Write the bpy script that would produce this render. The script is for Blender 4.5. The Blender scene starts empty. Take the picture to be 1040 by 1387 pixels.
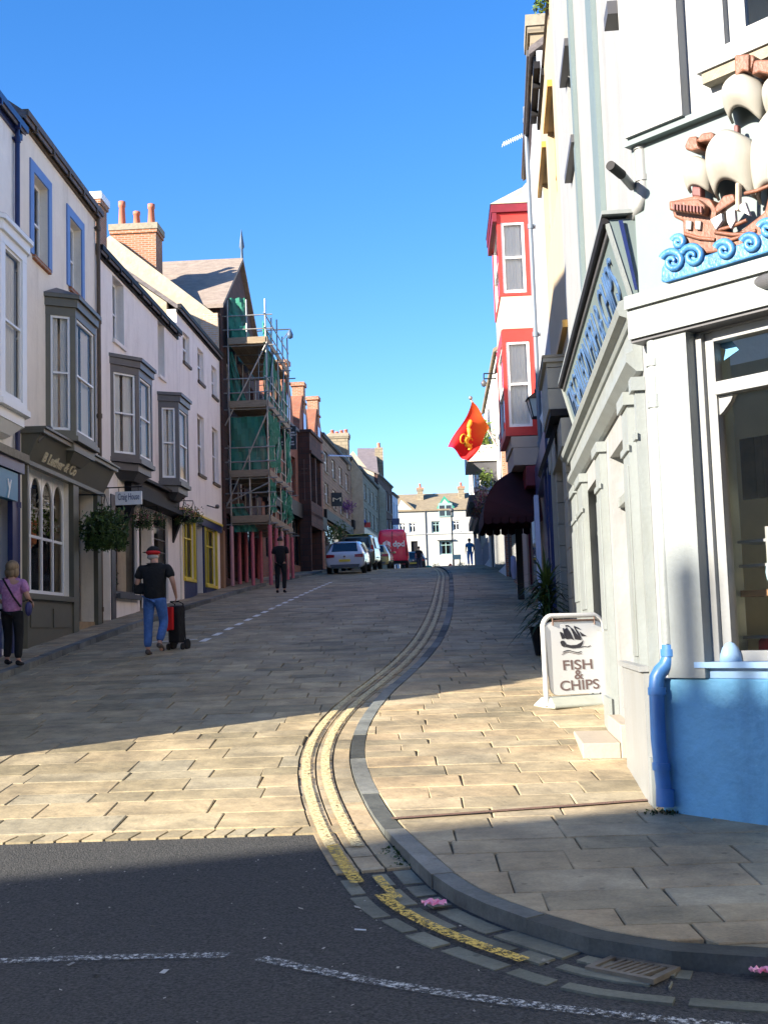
import bpy, bmesh, math, random
from mathutils import Vector, Matrix
R = math.radians
rnd = random.Random(7)
scene = bpy.context.scene
COL = scene.collection

# ------------------------------------------------------------------ camera
FPX, PITCH, ROLL, CAMZ = 1600.0, math.atan(160/1600.0), R(1.83), 1.6
cam_data = bpy.data.cameras.new('camera'); cam = bpy.data.objects.new('camera', cam_data); COL.objects.link(cam)
cam_data.sensor_fit = 'VERTICAL'; cam_data.sensor_height = 24.0; cam_data.lens = 24.0*FPX/1387.0
cam_data.clip_start = 0.05; cam_data.clip_end = 3000
cF = Vector((0, math.cos(PITCH), math.sin(PITCH))); u0 = Vector((0, -math.sin(PITCH), math.cos(PITCH))); r0 = Vector((1, 0, 0))
cR = r0*math.cos(ROLL) - u0*math.sin(ROLL); cU = u0*math.cos(ROLL) + r0*math.sin(ROLL)
cam.matrix_world = Matrix((( cR.x, cU.x, -cF.x, 0), (cR.y, cU.y, -cF.y, 0), (cR.z, cU.z, -cF.z, CAMZ), (0, 0, 0, 1)))
scene.camera = cam
CAM = Vector((0, 0, CAMZ))

# ------------------------------------------------------------------ light
SUN_AZ, SUN_EL = R(35), R(22)
world = bpy.data.worlds.new('World'); scene.world = world; world.use_nodes = True
wn = world.node_tree; bg = wn.nodes['Background']
sky = wn.nodes.new('ShaderNodeTexSky'); sky.sky_type = 'NISHITA'; sky.sun_disc = False
sky.sun_elevation = SUN_EL; sky.sun_rotation = R(235); sky.air_density = 1.0; sky.dust_density = 0.3; sky.ozone_density = 2.5
hs = wn.nodes.new('ShaderNodeHueSaturation'); hs.inputs['Saturation'].default_value = 1.32
tint = wn.nodes.new('ShaderNodeMixRGB'); tint.blend_type = 'MULTIPLY'; tint.inputs[0].default_value = 1.0; tint.inputs[2].default_value = (1.0, 1.0, 1.2, 1)
wn.links.new(sky.outputs[0], hs.inputs['Color']); wn.links.new(hs.outputs[0], tint.inputs[1]); wn.links.new(tint.outputs[0], bg.inputs['Color'])
bg.inputs['Strength'].default_value = 0.08
sl = bpy.data.lights.new('sun', 'SUN'); sl.energy = 5.0; sl.angle = R(0.5); sl.color = (1.0, 0.9, 0.76)
so = bpy.data.objects.new('sun', sl); COL.objects.link(so)
sdir = Vector((-math.cos(SUN_AZ)*math.cos(SUN_EL), -math.sin(SUN_AZ)*math.cos(SUN_EL), math.sin(SUN_EL)))
so.rotation_euler = sdir.to_track_quat('Z', 'Y').to_euler(); so.location = (-30, -20, 40)
scene.view_settings.view_transform = 'Standard'; scene.view_settings.look = 'None'
scene.view_settings.exposure = 1.75; scene.view_settings.gamma = 1.0
scene.view_settings.use_curve_mapping = False

# ------------------------------------------------------------------ pixel helpers (measuring aids: photo pixels -> points on real planes)
def ray(px, py):
    d = cF*FPX + cR*(px-520.0) + cU*(693.5-py)
    return d/d.y
def at(px, py, Y): return CAM + ray(px, py)*Y
GP = [(-60, -0.4), (-20, -0.1), (0, 0.0), (5, 0.10), (8, 0.25), (13, 0.65), (19, 1.2), (30, 2.2), (42, 3.25), (54, 4.2), (66, 4.98), (78, 5.5), (90, 5.72), (110, 5.6), (160, 5.2), (400, 4)]
def g(Y):
    P = GP
    if Y <= P[0][0]: return P[0][1]
    if Y >= P[-1][0]: return P[-1][1]
    for i in range(len(P)-1):
        if P[i][0] <= Y <= P[i+1][0]: break
    def m(k):
        if k == 0 or k == len(P)-1: return 0.0
        a = (P[k][1]-P[k-1][1])/(P[k][0]-P[k-1][0]); b = (P[k+1][1]-P[k][1])/(P[k+1][0]-P[k][0])
        return 0.5*(a+b)
    h = P[i+1][0]-P[i][0]; t = (Y-P[i][0])/h
    return ((2*t**3-3*t*t+1)*P[i][1] + (t**3-2*t*t+t)*h*m(i) + (-2*t**3+3*t*t)*P[i+1][1] + (t**3-t*t)*h*m(i+1))
def ground(px, py, h=0.0):
    d = ray(px, py); Y = 2.0; f0 = CAMZ + d.z*Y - g(Y) - h
    while Y < 130:
        Y2 = Y + 0.1; f1 = CAMZ + d.z*Y2 - g(Y2) - h
        if f0 > 0 and f1 <= 0:
            t = f0/(f0-f1); Y = Y + 0.1*t; return CAM + d*Y
        Y, f0 = Y2, f1
    return CAM + d*79.0

class Fac:
    """vertical plane: origin p0, horizontal unit u, outward normal n"""
    def __init__(s, p0, u, side=1):
        s.p0 = Vector((p0[0], p0[1], 0)); s.u = Vector((u[0], u[1], 0)).normalized()
        s.n = Vector((s.u.y, -s.u.x, 0))*side
    def pt(s, a, z, d=0.0): return s.p0 + s.u*a + s.n*d + Vector((0, 0, z))
    def uv(s, px, py, d=0.0):
        r = ray(px, py); q = s.p0 + s.n*d
        t = (q-CAM).dot(s.n)/r.dot(s.n); w = CAM + r*t
        return (w-s.p0).dot(s.u), w.z
    def sub(s, a, b):     # plane through two plan points given as (s,d)
        A = s.pt(a[0], 0, a[1]); B = s.pt(b[0], 0, b[1]); f = Fac(A, (B-A)[:2])
        if f.n.dot(s.n) < -1e-3 or (abs(f.n.dot(s.n)) <= 1e-3): pass
        f.L = (B-A).length
        return f

# ------------------------------------------------------------------ materials
MATS = {}
def mat(name, col, rough=0.7, var=0.12, scale=3.0, bump=0.0, bscale=None, metal=0.0, spec=0.5, coat=0.0, streak=0.0, dirt=0.0, dcol=(0.12, 0.1, 0.08), stretch=None, col2=None):
    if name in MATS: return MATS[name]
    m = bpy.data.materials.new(name); m.use_nodes = True; nt = m.node_tree; b = nt.nodes['Principled BSDF']; L = nt.links
    b.inputs['Roughness'].default_value = rough; b.inputs['Metallic'].default_value = metal
    b.inputs['Specular IOR Level'].default_value = spec; b.inputs['Coat Weight'].default_value = coat
    ge = nt.nodes.new('ShaderNodeNewGeometry'); pos = ge.outputs['Position']
    if stretch:
        mp = nt.nodes.new('ShaderNodeMapping'); mp.inputs['Scale'].default_value = stretch; L.new(pos, mp.inputs['Vector']); pos = mp.outputs[0]
    n = nt.nodes.new('ShaderNodeTexNoise'); n.inputs['Scale'].default_value = scale; n.inputs['Detail'].default_value = 6; n.inputs['Roughness'].default_value = 0.65; L.new(pos, n.inputs['Vector'])
    r = nt.nodes.new('ShaderNodeValToRGB'); r.color_ramp.elements[0].position = 0.3; r.color_ramp.elements[1].position = 0.7
    c2 = col2 or tuple(min(1, c*(1+var)) for c in col); c1 = col if col2 else tuple(c*(1-var) for c in col)
    r.color_ramp.elements[0].color = (*c1, 1); r.color_ramp.elements[1].color = (*c2, 1); L.new(n.outputs['Fac'], r.inputs['Fac'])
    out = r.outputs['Color']
    if dirt > 0:
        n2 = nt.nodes.new('ShaderNodeTexNoise'); n2.inputs['Scale'].default_value = scale*0.37; n2.inputs['Detail'].default_value = 9; n2.inputs['Roughness'].default_value = 0.75; L.new(pos, n2.inputs['Vector'])
        r2 = nt.nodes.new('ShaderNodeValToRGB'); r2.color_ramp.elements[0].position = 0.52; r2.color_ramp.elements[1].position = 0.75
        r2.color_ramp.elements[0].color = (0, 0, 0, 1); r2.color_ramp.elements[1].color = (dirt, dirt, dirt, 1); L.new(n2.outputs['Fac'], r2.inputs['Fac'])
        mx = nt.nodes.new('ShaderNodeMixRGB'); mx.inputs[2].default_value = (*dcol, 1); L.new(r2.outputs[0], mx.inputs[0]); L.new(out, mx.inputs[1]); out = mx.outputs[0]
    if streak > 0:
        mp2 = nt.nodes.new('ShaderNodeMapping'); mp2.inputs['Scale'].default_value = (2.6, 2.6, .5); L.new(ge.outputs['Position'], mp2.inputs['Vector'])
        n4 = nt.nodes.new('ShaderNodeTexNoise'); n4.inputs['Scale'].default_value = 1.0; n4.inputs['Detail'].default_value = 8; n4.inputs['Roughness'].default_value = .7; L.new(mp2.outputs[0], n4.inputs['Vector'])
        r4 = nt.nodes.new('ShaderNodeValToRGB'); r4.color_ramp.elements[0].position = .50; r4.color_ramp.elements[1].position = .80; r4.color_ramp.elements[0].color = (0, 0, 0, 1); r4.color_ramp.elements[1].color = (streak,)*3+(1,); L.new(n4.outputs['Fac'], r4.inputs['Fac'])
        m4 = nt.nodes.new('ShaderNodeMixRGB'); m4.inputs[2].default_value = tuple(c*.45 for c in dcol)+(1,) if dirt <= 0 else (dcol[0]*.6, dcol[1]*.58, dcol[2]*.52, 1); L.new(r4.outputs[0], m4.inputs[0]); L.new(out, m4.inputs[1]); out = m4.outputs[0]
    L.new(out, b.inputs['Base Color'])
    if bump > 0:
        nb = nt.nodes.new('ShaderNodeTexNoise'); nb.inputs['Scale'].default_value = bscale or scale*8; nb.inputs['Detail'].default_value = 5; L.new(pos, nb.inputs['Vector'])
        bp = nt.nodes.new('ShaderNodeBump'); bp.inputs['Strength'].default_value = bump; bp.inputs['Distance'].default_value = 0.02; L.new(nb.outputs['Fac'], bp.inputs['Height']); L.new(bp.outputs[0], b.inputs['Normal'])
    MATS[name] = m; return m
def brickmat(name, c1, c2, mortar, scale=4.0, rough=0.9, wide=0.23, high=0.075, msize=0.012, axis='x', var=0.25):
    """bricks laid along the wall: horizontal coordinate = chosen world axis, vertical = Z"""
    m = bpy.data.materials.new(name); m.use_nodes = True; nt = m.node_tree; b = nt.nodes['Principled BSDF']; L = nt.links
    b.inputs['Roughness'].default_value = rough
    ge = nt.nodes.new('ShaderNodeNewGeometry'); sp = nt.nodes.new('ShaderNodeSeparateXYZ'); L.new(ge.outputs['Position'], sp.inputs[0])
    ad = nt.nodes.new('ShaderNodeMath'); ad.operation = 'ADD'; L.new(sp.outputs[0], ad.inputs[0]); L.new(sp.outputs[1], ad.inputs[1])
    cb = nt.nodes.new('ShaderNodeCombineXYZ'); L.new(ad.outputs[0], cb.inputs[0]); L.new(sp.outputs[2], cb.inputs[1])
    bt = nt.nodes.new('ShaderNodeTexBrick'); bt.inputs['Scale'].default_value = 1.0; bt.inputs['Brick Width'].default_value = wide; bt.inputs['Row Height'].default_value = high
    bt.inputs['Mortar Size'].default_value = msize; bt.inputs['Color1'].default_value = (*c1, 1); bt.inputs['Color2'].default_value = (*c2, 1); bt.inputs['Mortar'].default_value = (*mortar, 1)
    L.new(cb.outputs[0], bt.inputs['Vector'])
    n = nt.nodes.new('ShaderNodeTexNoise'); n.inputs['Scale'].default_value = 1.7; n.inputs['Detail'].default_value = 8; L.new(ge.outputs['Position'], n.inputs['Vector'])
    r = nt.nodes.new('ShaderNodeValToRGB'); r.color_ramp.elements[0].position = .3; r.color_ramp.elements[1].position = .7
    r.color_ramp.elements[0].color = (1-var,)*3+(1,); r.color_ramp.elements[1].color = (1, 1, 1, 1); L.new(n.outputs['Fac'], r.inputs['Fac'])
    mx = nt.nodes.new('ShaderNodeMixRGB'); mx.blend_type = 'MULTIPLY'; mx.inputs[0].default_value = 1; L.new(bt.outputs['Color'], mx.inputs[1]); L.new(r.outputs[0], mx.inputs[2]); L.new(mx.outputs[0], b.inputs['Base Color'])
    bp = nt.nodes.new('ShaderNodeBump'); bp.inputs['Strength'].default_value = .5; bp.inputs['Distance'].default_value = .01; bp.invert = True; L.new(bt.outputs['Fac'], bp.inputs['Height']); L.new(bp.outputs[0], b.inputs['Normal'])
    MATS[name] = m; return m
def slabmat(name, cols, joint=(0.05, 0.045, 0.035), rough=0.75, nscale=2.2):
    """stone slabs: every face carries its own 'tone' value"""
    m = bpy.data.materials.new(name); m.use_nodes = True; nt = m.node_tree; b = nt.nodes['Principled BSDF']; L = nt.links
    b.inputs['Roughness'].default_value = rough; b.inputs['Specular IOR Level'].default_value = .35
    at_ = nt.nodes.new('ShaderNodeAttribute'); at_.attribute_name = 'tone'
    cr = nt.nodes.new('ShaderNodeValToRGB'); cr.color_ramp.interpolation = 'LINEAR'
    e = cr.color_ramp.elements
    while len(e) < len(cols): e.new(0.5)
    for i, c in enumerate(cols): e[i].position = i/(len(cols)-1); e[i].color = (*c, 1)
    L.new(at_.outputs['Fac'], cr.inputs['Fac'])
    ge = nt.nodes.new('ShaderNodeNewGeometry')
    n = nt.nodes.new('ShaderNodeTexNoise'); n.inputs['Scale'].default_value = nscale; n.inputs['Detail'].default_value = 10; n.inputs['Roughness'].default_value = .7; L.new(ge.outputs['Position'], n.inputs['Vector'])
    r = nt.nodes.new('ShaderNodeValToRGB'); r.color_ramp.elements[0].position = .28; r.color_ramp.elements[1].position = .66
    r.color_ramp.elements[0].color = (.48, .48, .47, 1); r.color_ramp.elements[1].color = (1.12, 1.09, 1.0, 1); L.new(n.outputs['Fac'], r.inputs['Fac'])
    mx = nt.nodes.new('ShaderNodeMixRGB'); mx.blend_type = 'MULTIPLY'; mx.inputs[0].default_value = 1; L.new(cr.outputs[0], mx.inputs[1]); L.new(r.outputs[0], mx.inputs[2])
    n3 = nt.nodes.new('ShaderNodeTexNoise'); n3.inputs['Scale'].default_value = 60; n3.inputs['Detail'].default_value = 3; L.new(ge.outputs['Position'], n3.inputs['Vector'])
    r3 = nt.nodes.new('ShaderNodeValToRGB'); r3.color_ramp.elements[0].position = .25; r3.color_ramp.elements[1].position = .75
    r3.color_ramp.elements[0].color = (.8, .8, .8, 1); r3.color_ramp.elements[1].color = (1.15, 1.15, 1.15, 1); L.new(n3.outputs['Fac'], r3.inputs['Fac'])
    m3 = nt.nodes.new('ShaderNodeMixRGB'); m3.blend_type = 'MULTIPLY'; m3.inputs[0].default_value = .8; L.new(mx.outputs[0], m3.inputs[1]); L.new(r3.outputs[0], m3.inputs[2])
    n5 = nt.nodes.new('ShaderNodeTexNoise'); n5.inputs['Scale'].default_value = .7; n5.inputs['Detail'].default_value = 9; n5.inputs['Roughness'].default_value = .75; L.new(ge.outputs['Position'], n5.inputs['Vector'])
    r5 = nt.nodes.new('ShaderNodeValToRGB'); r5.color_ramp.elements[0].position = .36; r5.color_ramp.elements[1].position = .6; r5.color_ramp.elements[0].color = (.62, .62, .6, 1); r5.color_ramp.elements[1].color = (1.05, 1.05, 1.05, 1); L.new(n5.outputs['Fac'], r5.inputs['Fac'])
    m5 = nt.nodes.new('ShaderNodeMixRGB'); m5.blend_type = 'MULTIPLY'; m5.inputs[0].default_value = 1; L.new(m3.outputs[0], m5.inputs[1]); L.new(r5.outputs[0], m5.inputs[2])
    vo = nt.nodes.new('ShaderNodeTexVoronoi'); vo.inputs['Scale'].default_value = 5.5; vo.inputs['Randomness'].default_value = 1; L.new(ge.outputs['Position'], vo.inputs['Vector'])
    r6 = nt.nodes.new('ShaderNodeValToRGB'); r6.color_ramp.elements[0].position = .085; r6.color_ramp.elements[1].position = .12; r6.color_ramp.elements[0].color = (.6, .6, .58, 1); r6.color_ramp.elements[1].color = (1, 1, 1, 1); L.new(vo.outputs['Distance'], r6.inputs['Fac'])
    m6 = nt.nodes.new('ShaderNodeMixRGB'); m6.blend_type = 'MULTIPLY'; m6.inputs[0].default_value = .8; L.new(m5.outputs[0], m6.inputs[1]); L.new(r6.outputs[0], m6.inputs[2])
    L.new(m6.outputs[0], b.inputs['Base Color'])
    nb = nt.nodes.new('ShaderNodeTexNoise'); nb.inputs['Scale'].default_value = 9; nb.inputs['Detail'].default_value = 8; L.new(ge.outputs['Position'], nb.inputs['Vector'])
    bp = nt.nodes.new('ShaderNodeBump'); bp.inputs['Strength'].default_value = .35; bp.inputs['Distance'].default_value = .03; L.new(nb.outputs['Fac'], bp.inputs['Height']); L.new(bp.outputs[0], b.inputs['Normal'])
    MATS[name] = m; return m
def paintmat(name, col, cover=0.5, rough=0.7):
    """worn road paint: flakes away where the noise is low (alpha)"""
    m = bpy.data.materials.new(name); m.use_nodes = True; nt = m.node_tree; b = nt.nodes['Principled BSDF']; L = nt.links
    b.inputs['Base Color'].default_value = (*col, 1); b.inputs['Roughness'].default_value = rough
    ge = nt.nodes.new('ShaderNodeNewGeometry'); n = nt.nodes.new('ShaderNodeTexNoise'); n.inputs['Scale'].default_value = 38; n.inputs['Detail'].default_value = 7; n.inputs['Roughness'].default_value = .8
    L.new(ge.outputs['Position'], n.inputs['Vector'])
    r = nt.nodes.new('ShaderNodeValToRGB'); r.color_ramp.elements[0].position = max(0, cover-.04); r.color_ramp.elements[1].position = min(1, cover+.06); L.new(n.outputs['Fac'], r.inputs['Fac']); L.new(r.outputs[0], b.inputs['Alpha'])
    MATS[name] = m; return m
def glassmat(name, tint=(0.03, 0.035, 0.04), alpha=0.55, rough=0.03):
    m = bpy.data.materials.new(name); m.use_nodes = True; nt = m.node_tree; L = nt.links
    b = nt.nodes['Principled BSDF']; b.inputs['Base Color'].default_value = (*tint, 1); b.inputs['Roughness'].default_value = rough; b.inputs['Specular IOR Level'].default_value = .7
    tr = nt.nodes.new('ShaderNodeBsdfTransparent'); mx = nt.nodes.new('ShaderNodeMixShader')
    lw = nt.nodes.new('ShaderNodeLayerWeight'); lw.inputs[0].default_value = .25
    ma = nt.nodes.new('ShaderNodeMath'); ma.operation = 'MAXIMUM'; ma.inputs[1].default_value = 1-alpha; L.new(lw.outputs['Fresnel'], ma.inputs[0])
    L.new(ma.outputs[0], mx.inputs[0]); L.new(tr.outputs[0], mx.inputs[1]); L.new(b.outputs[0], mx.inputs[2]); L.new(mx.outputs[0], nt.nodes['Material Output'].inputs[0])
    MATS[name] = m; return m

# ------------------------------------------------------------------ mesh builder
class MB:
    def __init__(s): s.v = []; s.f = []; s.sm = []; s.tone = []
    def face(s, pts, smooth=False, tone=0.5):
        i = len(s.v); s.v += [tuple(p) for p in pts]; s.f.append(tuple(range(i, i+len(pts)))); s.sm.append(smooth); s.tone.append(tone)
    def faces(s, pts, fs, smooth=False, tone=0.5):
        i = len(s.v); s.v += [tuple(p) for p in pts]
        for f in fs: s.f.append(tuple(i+k for k in f)); s.sm.append(smooth); s.tone.append(tone)
    def hexa(s, c, tone=0.5):   # 8 corners: bottom 4 then top 4 (same winding)
        s.faces(c, [(3, 2, 1, 0), (4, 5, 6, 7), (0, 1, 5, 4), (1, 2, 6, 5), (2, 3, 7, 6), (3, 0, 4, 7)], tone=tone)
    def box(s, a, b, tone=0.5):
        x0, y0, z0 = a; x1, y1, z1 = b
        s.hexa([(x0, y0, z0), (x1, y0, z0), (x1, y1, z0), (x0, y1, z0), (x0, y0, z1), (x1, y0, z1), (x1, y1, z1), (x0, y1, z1)], tone)
    def fbox(s, F, s0, s1, z0, z1, d0, d1):
        s.hexa([F.pt(s0, z0, d0), F.pt(s1, z0, d0), F.pt(s1, z0, d1), F.pt(s0, z0, d1), F.pt(s0, z1, d0), F.pt(s1, z1, d0), F.pt(s1, z1, d1), F.pt(s0, z1, d1)])
    def prism(s, pts, vec, tone=0.5):
        pts = [Vector(p) for p in pts]; vec = Vector(vec); n = len(pts)
        s.faces([*pts, *[p+vec for p in pts]], [tuple(reversed(range(n))), tuple(range(n, 2*n))] + [(i, (i+1) % n, n+(i+1) % n, n+i) for i in range(n)], tone=tone)
    def tube(s, pts, rad, seg=8, caps=True, tone=0.5):
        pts = [Vector(p) for p in pts]
        if not hasattr(rad, '__len__'): rad = [rad]*len(pts)
        rings = []; ref = None
        for i, p in enumerate(pts):
            t = (pts[min(i+1, len(pts)-1)]-pts[max(i-1, 0)]); t = t.normalized() if t.length > 1e-9 else Vector((0, 0, 1))
            if ref is None: ref = t.orthogonal().normalized()
            ref = (ref - t*ref.dot(t)); ref = ref.normalized() if ref.length > 1e-6 else t.orthogonal().normalized()
            b = t.cross(ref)
            rings.append([p + (ref*math.cos(2*math.pi*k/seg) + b*math.sin(2*math.pi*k/seg))*rad[i] for k in range(seg)])
        vs = [q for r_ in rings for q in r_]; fs = []
        for i in range(len(rings)-1):
            for k in range(seg): k2 = (k+1) % seg; fs.append((i*seg+k, i*seg+k2, (i+1)*seg+k2, (i+1)*seg+k))
        s.faces(vs, fs, smooth=seg > 4, tone=tone)
        if caps:
            s.face(list(reversed(rings[0]))); s.face(rings[-1])
    def ell(s, c, r, seg=12, rings=8, M=None, tone=0.5, zmin=-1.0):
        vs = []; c = Vector(c)
        for i in range(rings+1):
            ph = math.pi*(i/rings - .5)
            for k in range(seg):
                th = 2*math.pi*k/seg; z = max(math.sin(ph), zmin)
                q = Vector((math.cos(ph)*math.cos(th)*r[0], math.cos(ph)*math.sin(th)*r[1], z*r[2]))
                if M is not None: q = M @ q
                vs.append(c+q)
        s.faces(vs, [(i*seg+k, i*seg+(k+1) % seg, (i+1)*seg+(k+1) % seg, (i+1)*seg+k) for i in range(rings) for k in range(seg)], smooth=True, tone=tone)
    def lathe(s, c, prof, seg=16, tone=0.5):   # prof: (r,z) list
        c = Vector(c); vs = [c + Vector((r_*math.cos(2*math.pi*k/seg), r_*math.sin(2*math.pi*k/seg), z)) for r_, z in prof for k in range(seg)]
        s.faces(vs, [(i*seg+k, i*seg+(k+1) % seg, (i+1)*seg+(k+1) % seg, (i+1)*seg+k) for i in range(len(prof)-1) for k in range(seg)], smooth=True, tone=tone)
    def build(s, name, m, parent=None, bevel=0.0, subsurf=0, fix=False):
        me = bpy.data.meshes.new(name); me.from_pydata(s.v, [], s.f); me.polygons.foreach_set('use_smooth', s.sm)
        a = me.attributes.new('tone', 'FLOAT', 'FACE'); a.data.foreach_set('value', s.tone)
        me.materials.append(m); me.validate()
        if fix:
            bm = bmesh.new(); bm.from_mesh(me); bmesh.ops.remove_doubles(bm, verts=bm.verts, dist=1e-4); bmesh.ops.recalc_face_normals(bm, faces=bm.faces); bm.to_mesh(me); bm.free()
        o = bpy.data.objects.new(name, me); COL.objects.link(o)
        if parent: setp(o, parent)
        if bevel: b = o.modifiers.new('bevel', 'BEVEL'); b.width = bevel; b.segments = 2; b.limit_method = 'ANGLE'
        if subsurf: b = o.modifiers.new('sub', 'SUBSURF'); b.levels = b.render_levels = subsurf
        return o
def worldmat(o):
    M = Matrix.Identity(4); ch = []
    while o: ch.append(o); o = o.parent
    for q in reversed(ch): M = M @ q.matrix_parent_inverse @ Matrix.LocRotScale(q.location, q.rotation_euler, q.scale)
    return M
def setp(o, parent):
    """parent keeping world placement: mesh data is shifted into the parent's frame"""
    o.parent = parent
    q = parent
    while q:
        if q.get('_frame'): return
        q = q.parent
    W = worldmat(parent)
    if W != Matrix.Identity(4) and o.type == 'MESH': o.data.transform(W.inverted())
def thing(name, label, cat, loc=(0, 0, 0), rotz=0, group=None, frame=False, rotx=0):
    o = bpy.data.objects.new(name, None); COL.objects.link(o); o.location = loc; o.rotation_euler = (rotx, 0, rotz); o.empty_display_size = .2
    o['label'] = label; o['category'] = cat
    if group: o['group'] = group
    if frame: o['_frame'] = 1      # children are modelled in the thing's own frame
    return o
def tag(o, label, cat, group=None, kind=None):
    o['label'] = label; o['category'] = cat
    if group: o['group'] = group
    if kind: o['kind'] = kind
    return o
def struct(o): o['kind'] = 'structure'; return o
def dup(root, loc, rotz=None, label=None):
    r_ = root.copy(); COL.objects.link(r_); r_.location = loc
    if rotz is not None: r_.rotation_euler.z = rotz
    if label: r_['label'] = label
    def rec(src, dst):
        for ch in list(src.children):
            c = ch.copy(); COL.objects.link(c); c.parent = dst; rec(ch, c)
    rec(root, r_); return r_
def text(body, F, s0, z0, h, d, m, parent, name='lettering', width=None, bold=0.0, font_shear=0.0, thick=0.02, flip=False, align='LEFT', label=None, up=None):
    """raised letters on plane F starting at s0 (reads towards +s, or -s with flip)"""
    cu = bpy.data.curves.new(name, 'FONT'); cu.body = body; cu.size = h*1.38; cu.extrude = thick/2; cu.offset = bold; cu.shear = font_shear; cu.align_x = align; cu.resolution_u = 3
    t = bpy.data.objects.new(name, cu); COL.objects.link(t); bpy.context.view_layer.update()
    dg = bpy.context.evaluated_depsgraph_get(); me = bpy.data.meshes.new_from_object(t.evaluated_get(dg)); bpy.data.objects.remove(t)
    xs = [v.co.x for v in me.vertices]
    if width and xs:
        k = width/(max(xs)-min(xs)); 
        for v in me.vertices: v.co.x *= k
    ux = F.u*(-1 if flip else 1); uy = up or Vector((0, 0, 1)); nn = ux.cross(uy).normalized()
    P = F.pt(s0, z0, d); M = Matrix((( ux.x, uy.x, nn.x, P.x), (ux.y, uy.y, nn.y, P.y), (ux.z, uy.z, nn.z, P.z), (0, 0, 0, 1)))
    me.transform(M); me.materials.clear(); me.materials.append(m); me.name = name
    o = bpy.data.objects.new(name, me); COL.objects.link(o)
    if parent: setp(o, parent)
    if label: o['label'] = label
    return o
# ------------------------------------------------------------------ palette
white = mat('white_render', (.86, .84, .79), .85, .04, 2.5, bump=.3, streak=.35, dirt=.12, dcol=(.5, .46, .4))
cream = mat('cream_render', (.86, .78, .65), .85, .05, 1.5, bump=.35, streak=.4, dirt=.25, dcol=(.55, .48, .38))
pinkw = mat('pale_render', (.87, .80, .72), .85, .04, 1.5, bump=.35, streak=.4, dirt=.2, dcol=(.6, .52, .45))
yellowr = mat('yellow_render', (.42, .34, .23), .85, .05, 1.5, bump=.15, dirt=.35, dcol=(.40, .27, .13))
whitep = mat('white_paint', (.82, .82, .80), .4, .03, 5)
palegreen = mat('pale_green_paint', (.13, .172, .176), .5, .05, 4, streak=.4, dirt=.15, dcol=(.2, .24, .22))
paleshop = mat('pale_shop_paint', (.225, .25, .248), .45, .06, 4, bump=.12, bscale=40, streak=.5, dirt=.3, dcol=(.21, .22, .17))
whiteshop = mat('shop_white_paint', (.23, .242, .243), .45, .05, 5, bump=.12, bscale=40, streak=.4, dirt=.2, dcol=(.27, .255, .22))
shade_plinth = mat('plinth_shade_blue', (.12, .34, .53), .6, .18, 1.6, bump=.6, bscale=14, streak=.5, dirt=.55, dcol=(.03, .16, .33))  # plinth paint is pale; the shadow's blue is put into its colour
shade_pipe = mat('pipe_shade_blue', (.05, .17, .42), .4, .1, 6)  # lower pipe stands in shade; that blue is put into the colour
navy = mat('navy_paint', (.012, .022, .10), .35, .2, 4)
bluetrim = mat('blue_trim', (.12, .22, .48), .5, .06, 4)
olive = mat('olive_paint', (.11, .105, .075), .45, .1, 4, dirt=.2, dcol=(.07, .07, .05))
greyp = mat('grey_joinery_and_shade', (.075, .075, .08), .45, .1, 4)
black = mat('black_paint', (.012, .012, .014), .6, .2, 5, spec=.2)
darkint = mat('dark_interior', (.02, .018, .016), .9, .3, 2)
brown = mat('brown_gutter', (.09, .06, .035), .6, .2, 5)
slate = mat('slate_roof', (.13, .115, .115), .8, .35, 6, bump=.5, bscale=20, stretch=(1, 1, 2.5))
tanslate = mat('weathered_slate', (.26, .21, .17), .85, .25, 3.2, bump=.6, bscale=16, stretch=(1, 1, 3), dirt=.4, dcol=(.16, .13, .11))
goldroof = mat('lichen_slate', (.23, .185, .12), .85, .2, 2.5, bump=.5, dirt=.3, dcol=(.18, .16, .1))
brick = brickmat('orange_brick', (.33, .115, .05), (.40, .16, .07), (.35, .3, .24))
redbrick = brickmat('red_brick', (.30, .085, .045), (.36, .115, .055), (.2, .14, .1))
brownstone = brickmat('brown_stone', (.22, .15, .10), (.30, .21, .14), (.16, .12, .09), wide=.45, high=.2, msize=.02)
palestone = brickmat('pale_stone', (.34, .29, .20), (.27, .22, .15), (.2, .17, .12), wide=.5, high=.25, msize=.025)
darkstone = brickmat('dark_stone', (.07, .034, .026), (.10, .045, .033), (.03, .03, .03), wide=.5, high=.28)
limewash = mat('limewashed_wall', (.42, .36, .26), .9, .15, 3.5, bump=.7, bscale=9, dirt=.7, dcol=(.30, .22, .13))
concrete = mat('weathered_cement', (.27, .24, .18), .9, .2, 8, bump=.5)
terracotta = mat('terracotta', (.48, .15, .09), .7, .1, 6)
redp = mat('red_paint', (.62, .035, .025), .4, .08, 5)
darkred = mat('dark_red_paint', (.16, .008, .018), .5, .15, 5)
maroon = mat('maroon_canvas', (.035, .002, .004), .9, .2, 4, bump=.3)
greyboard = mat('grey_green_boards', (.30, .29, .24), .6, .08, 3, dirt=.2, dcol=(.2, .19, .15))
yellowp = mat('yellow_paint', (.75, .58, .06), .4, .06, 5)
glass = glassmat('window_glass', alpha=.9)
darkglass = glassmat('dark_glass', alpha=.2)
clearglass = glassmat('shop_glass', (.02, .025, .03), alpha=.93)
curtain = mat('net_curtain', (.90, .88, .82), .9, .05, 12, stretch=(9, 9, .4))
kerbmat = slabmat('kerb_stone', [(.06, .065, .06), (.19, .21, .215), (.25, .25, .23)])
gutterst = slabmat('gutter_stone', [(.13, .14, .115), (.19, .20, .165), (.25, .25, .20)])
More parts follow.
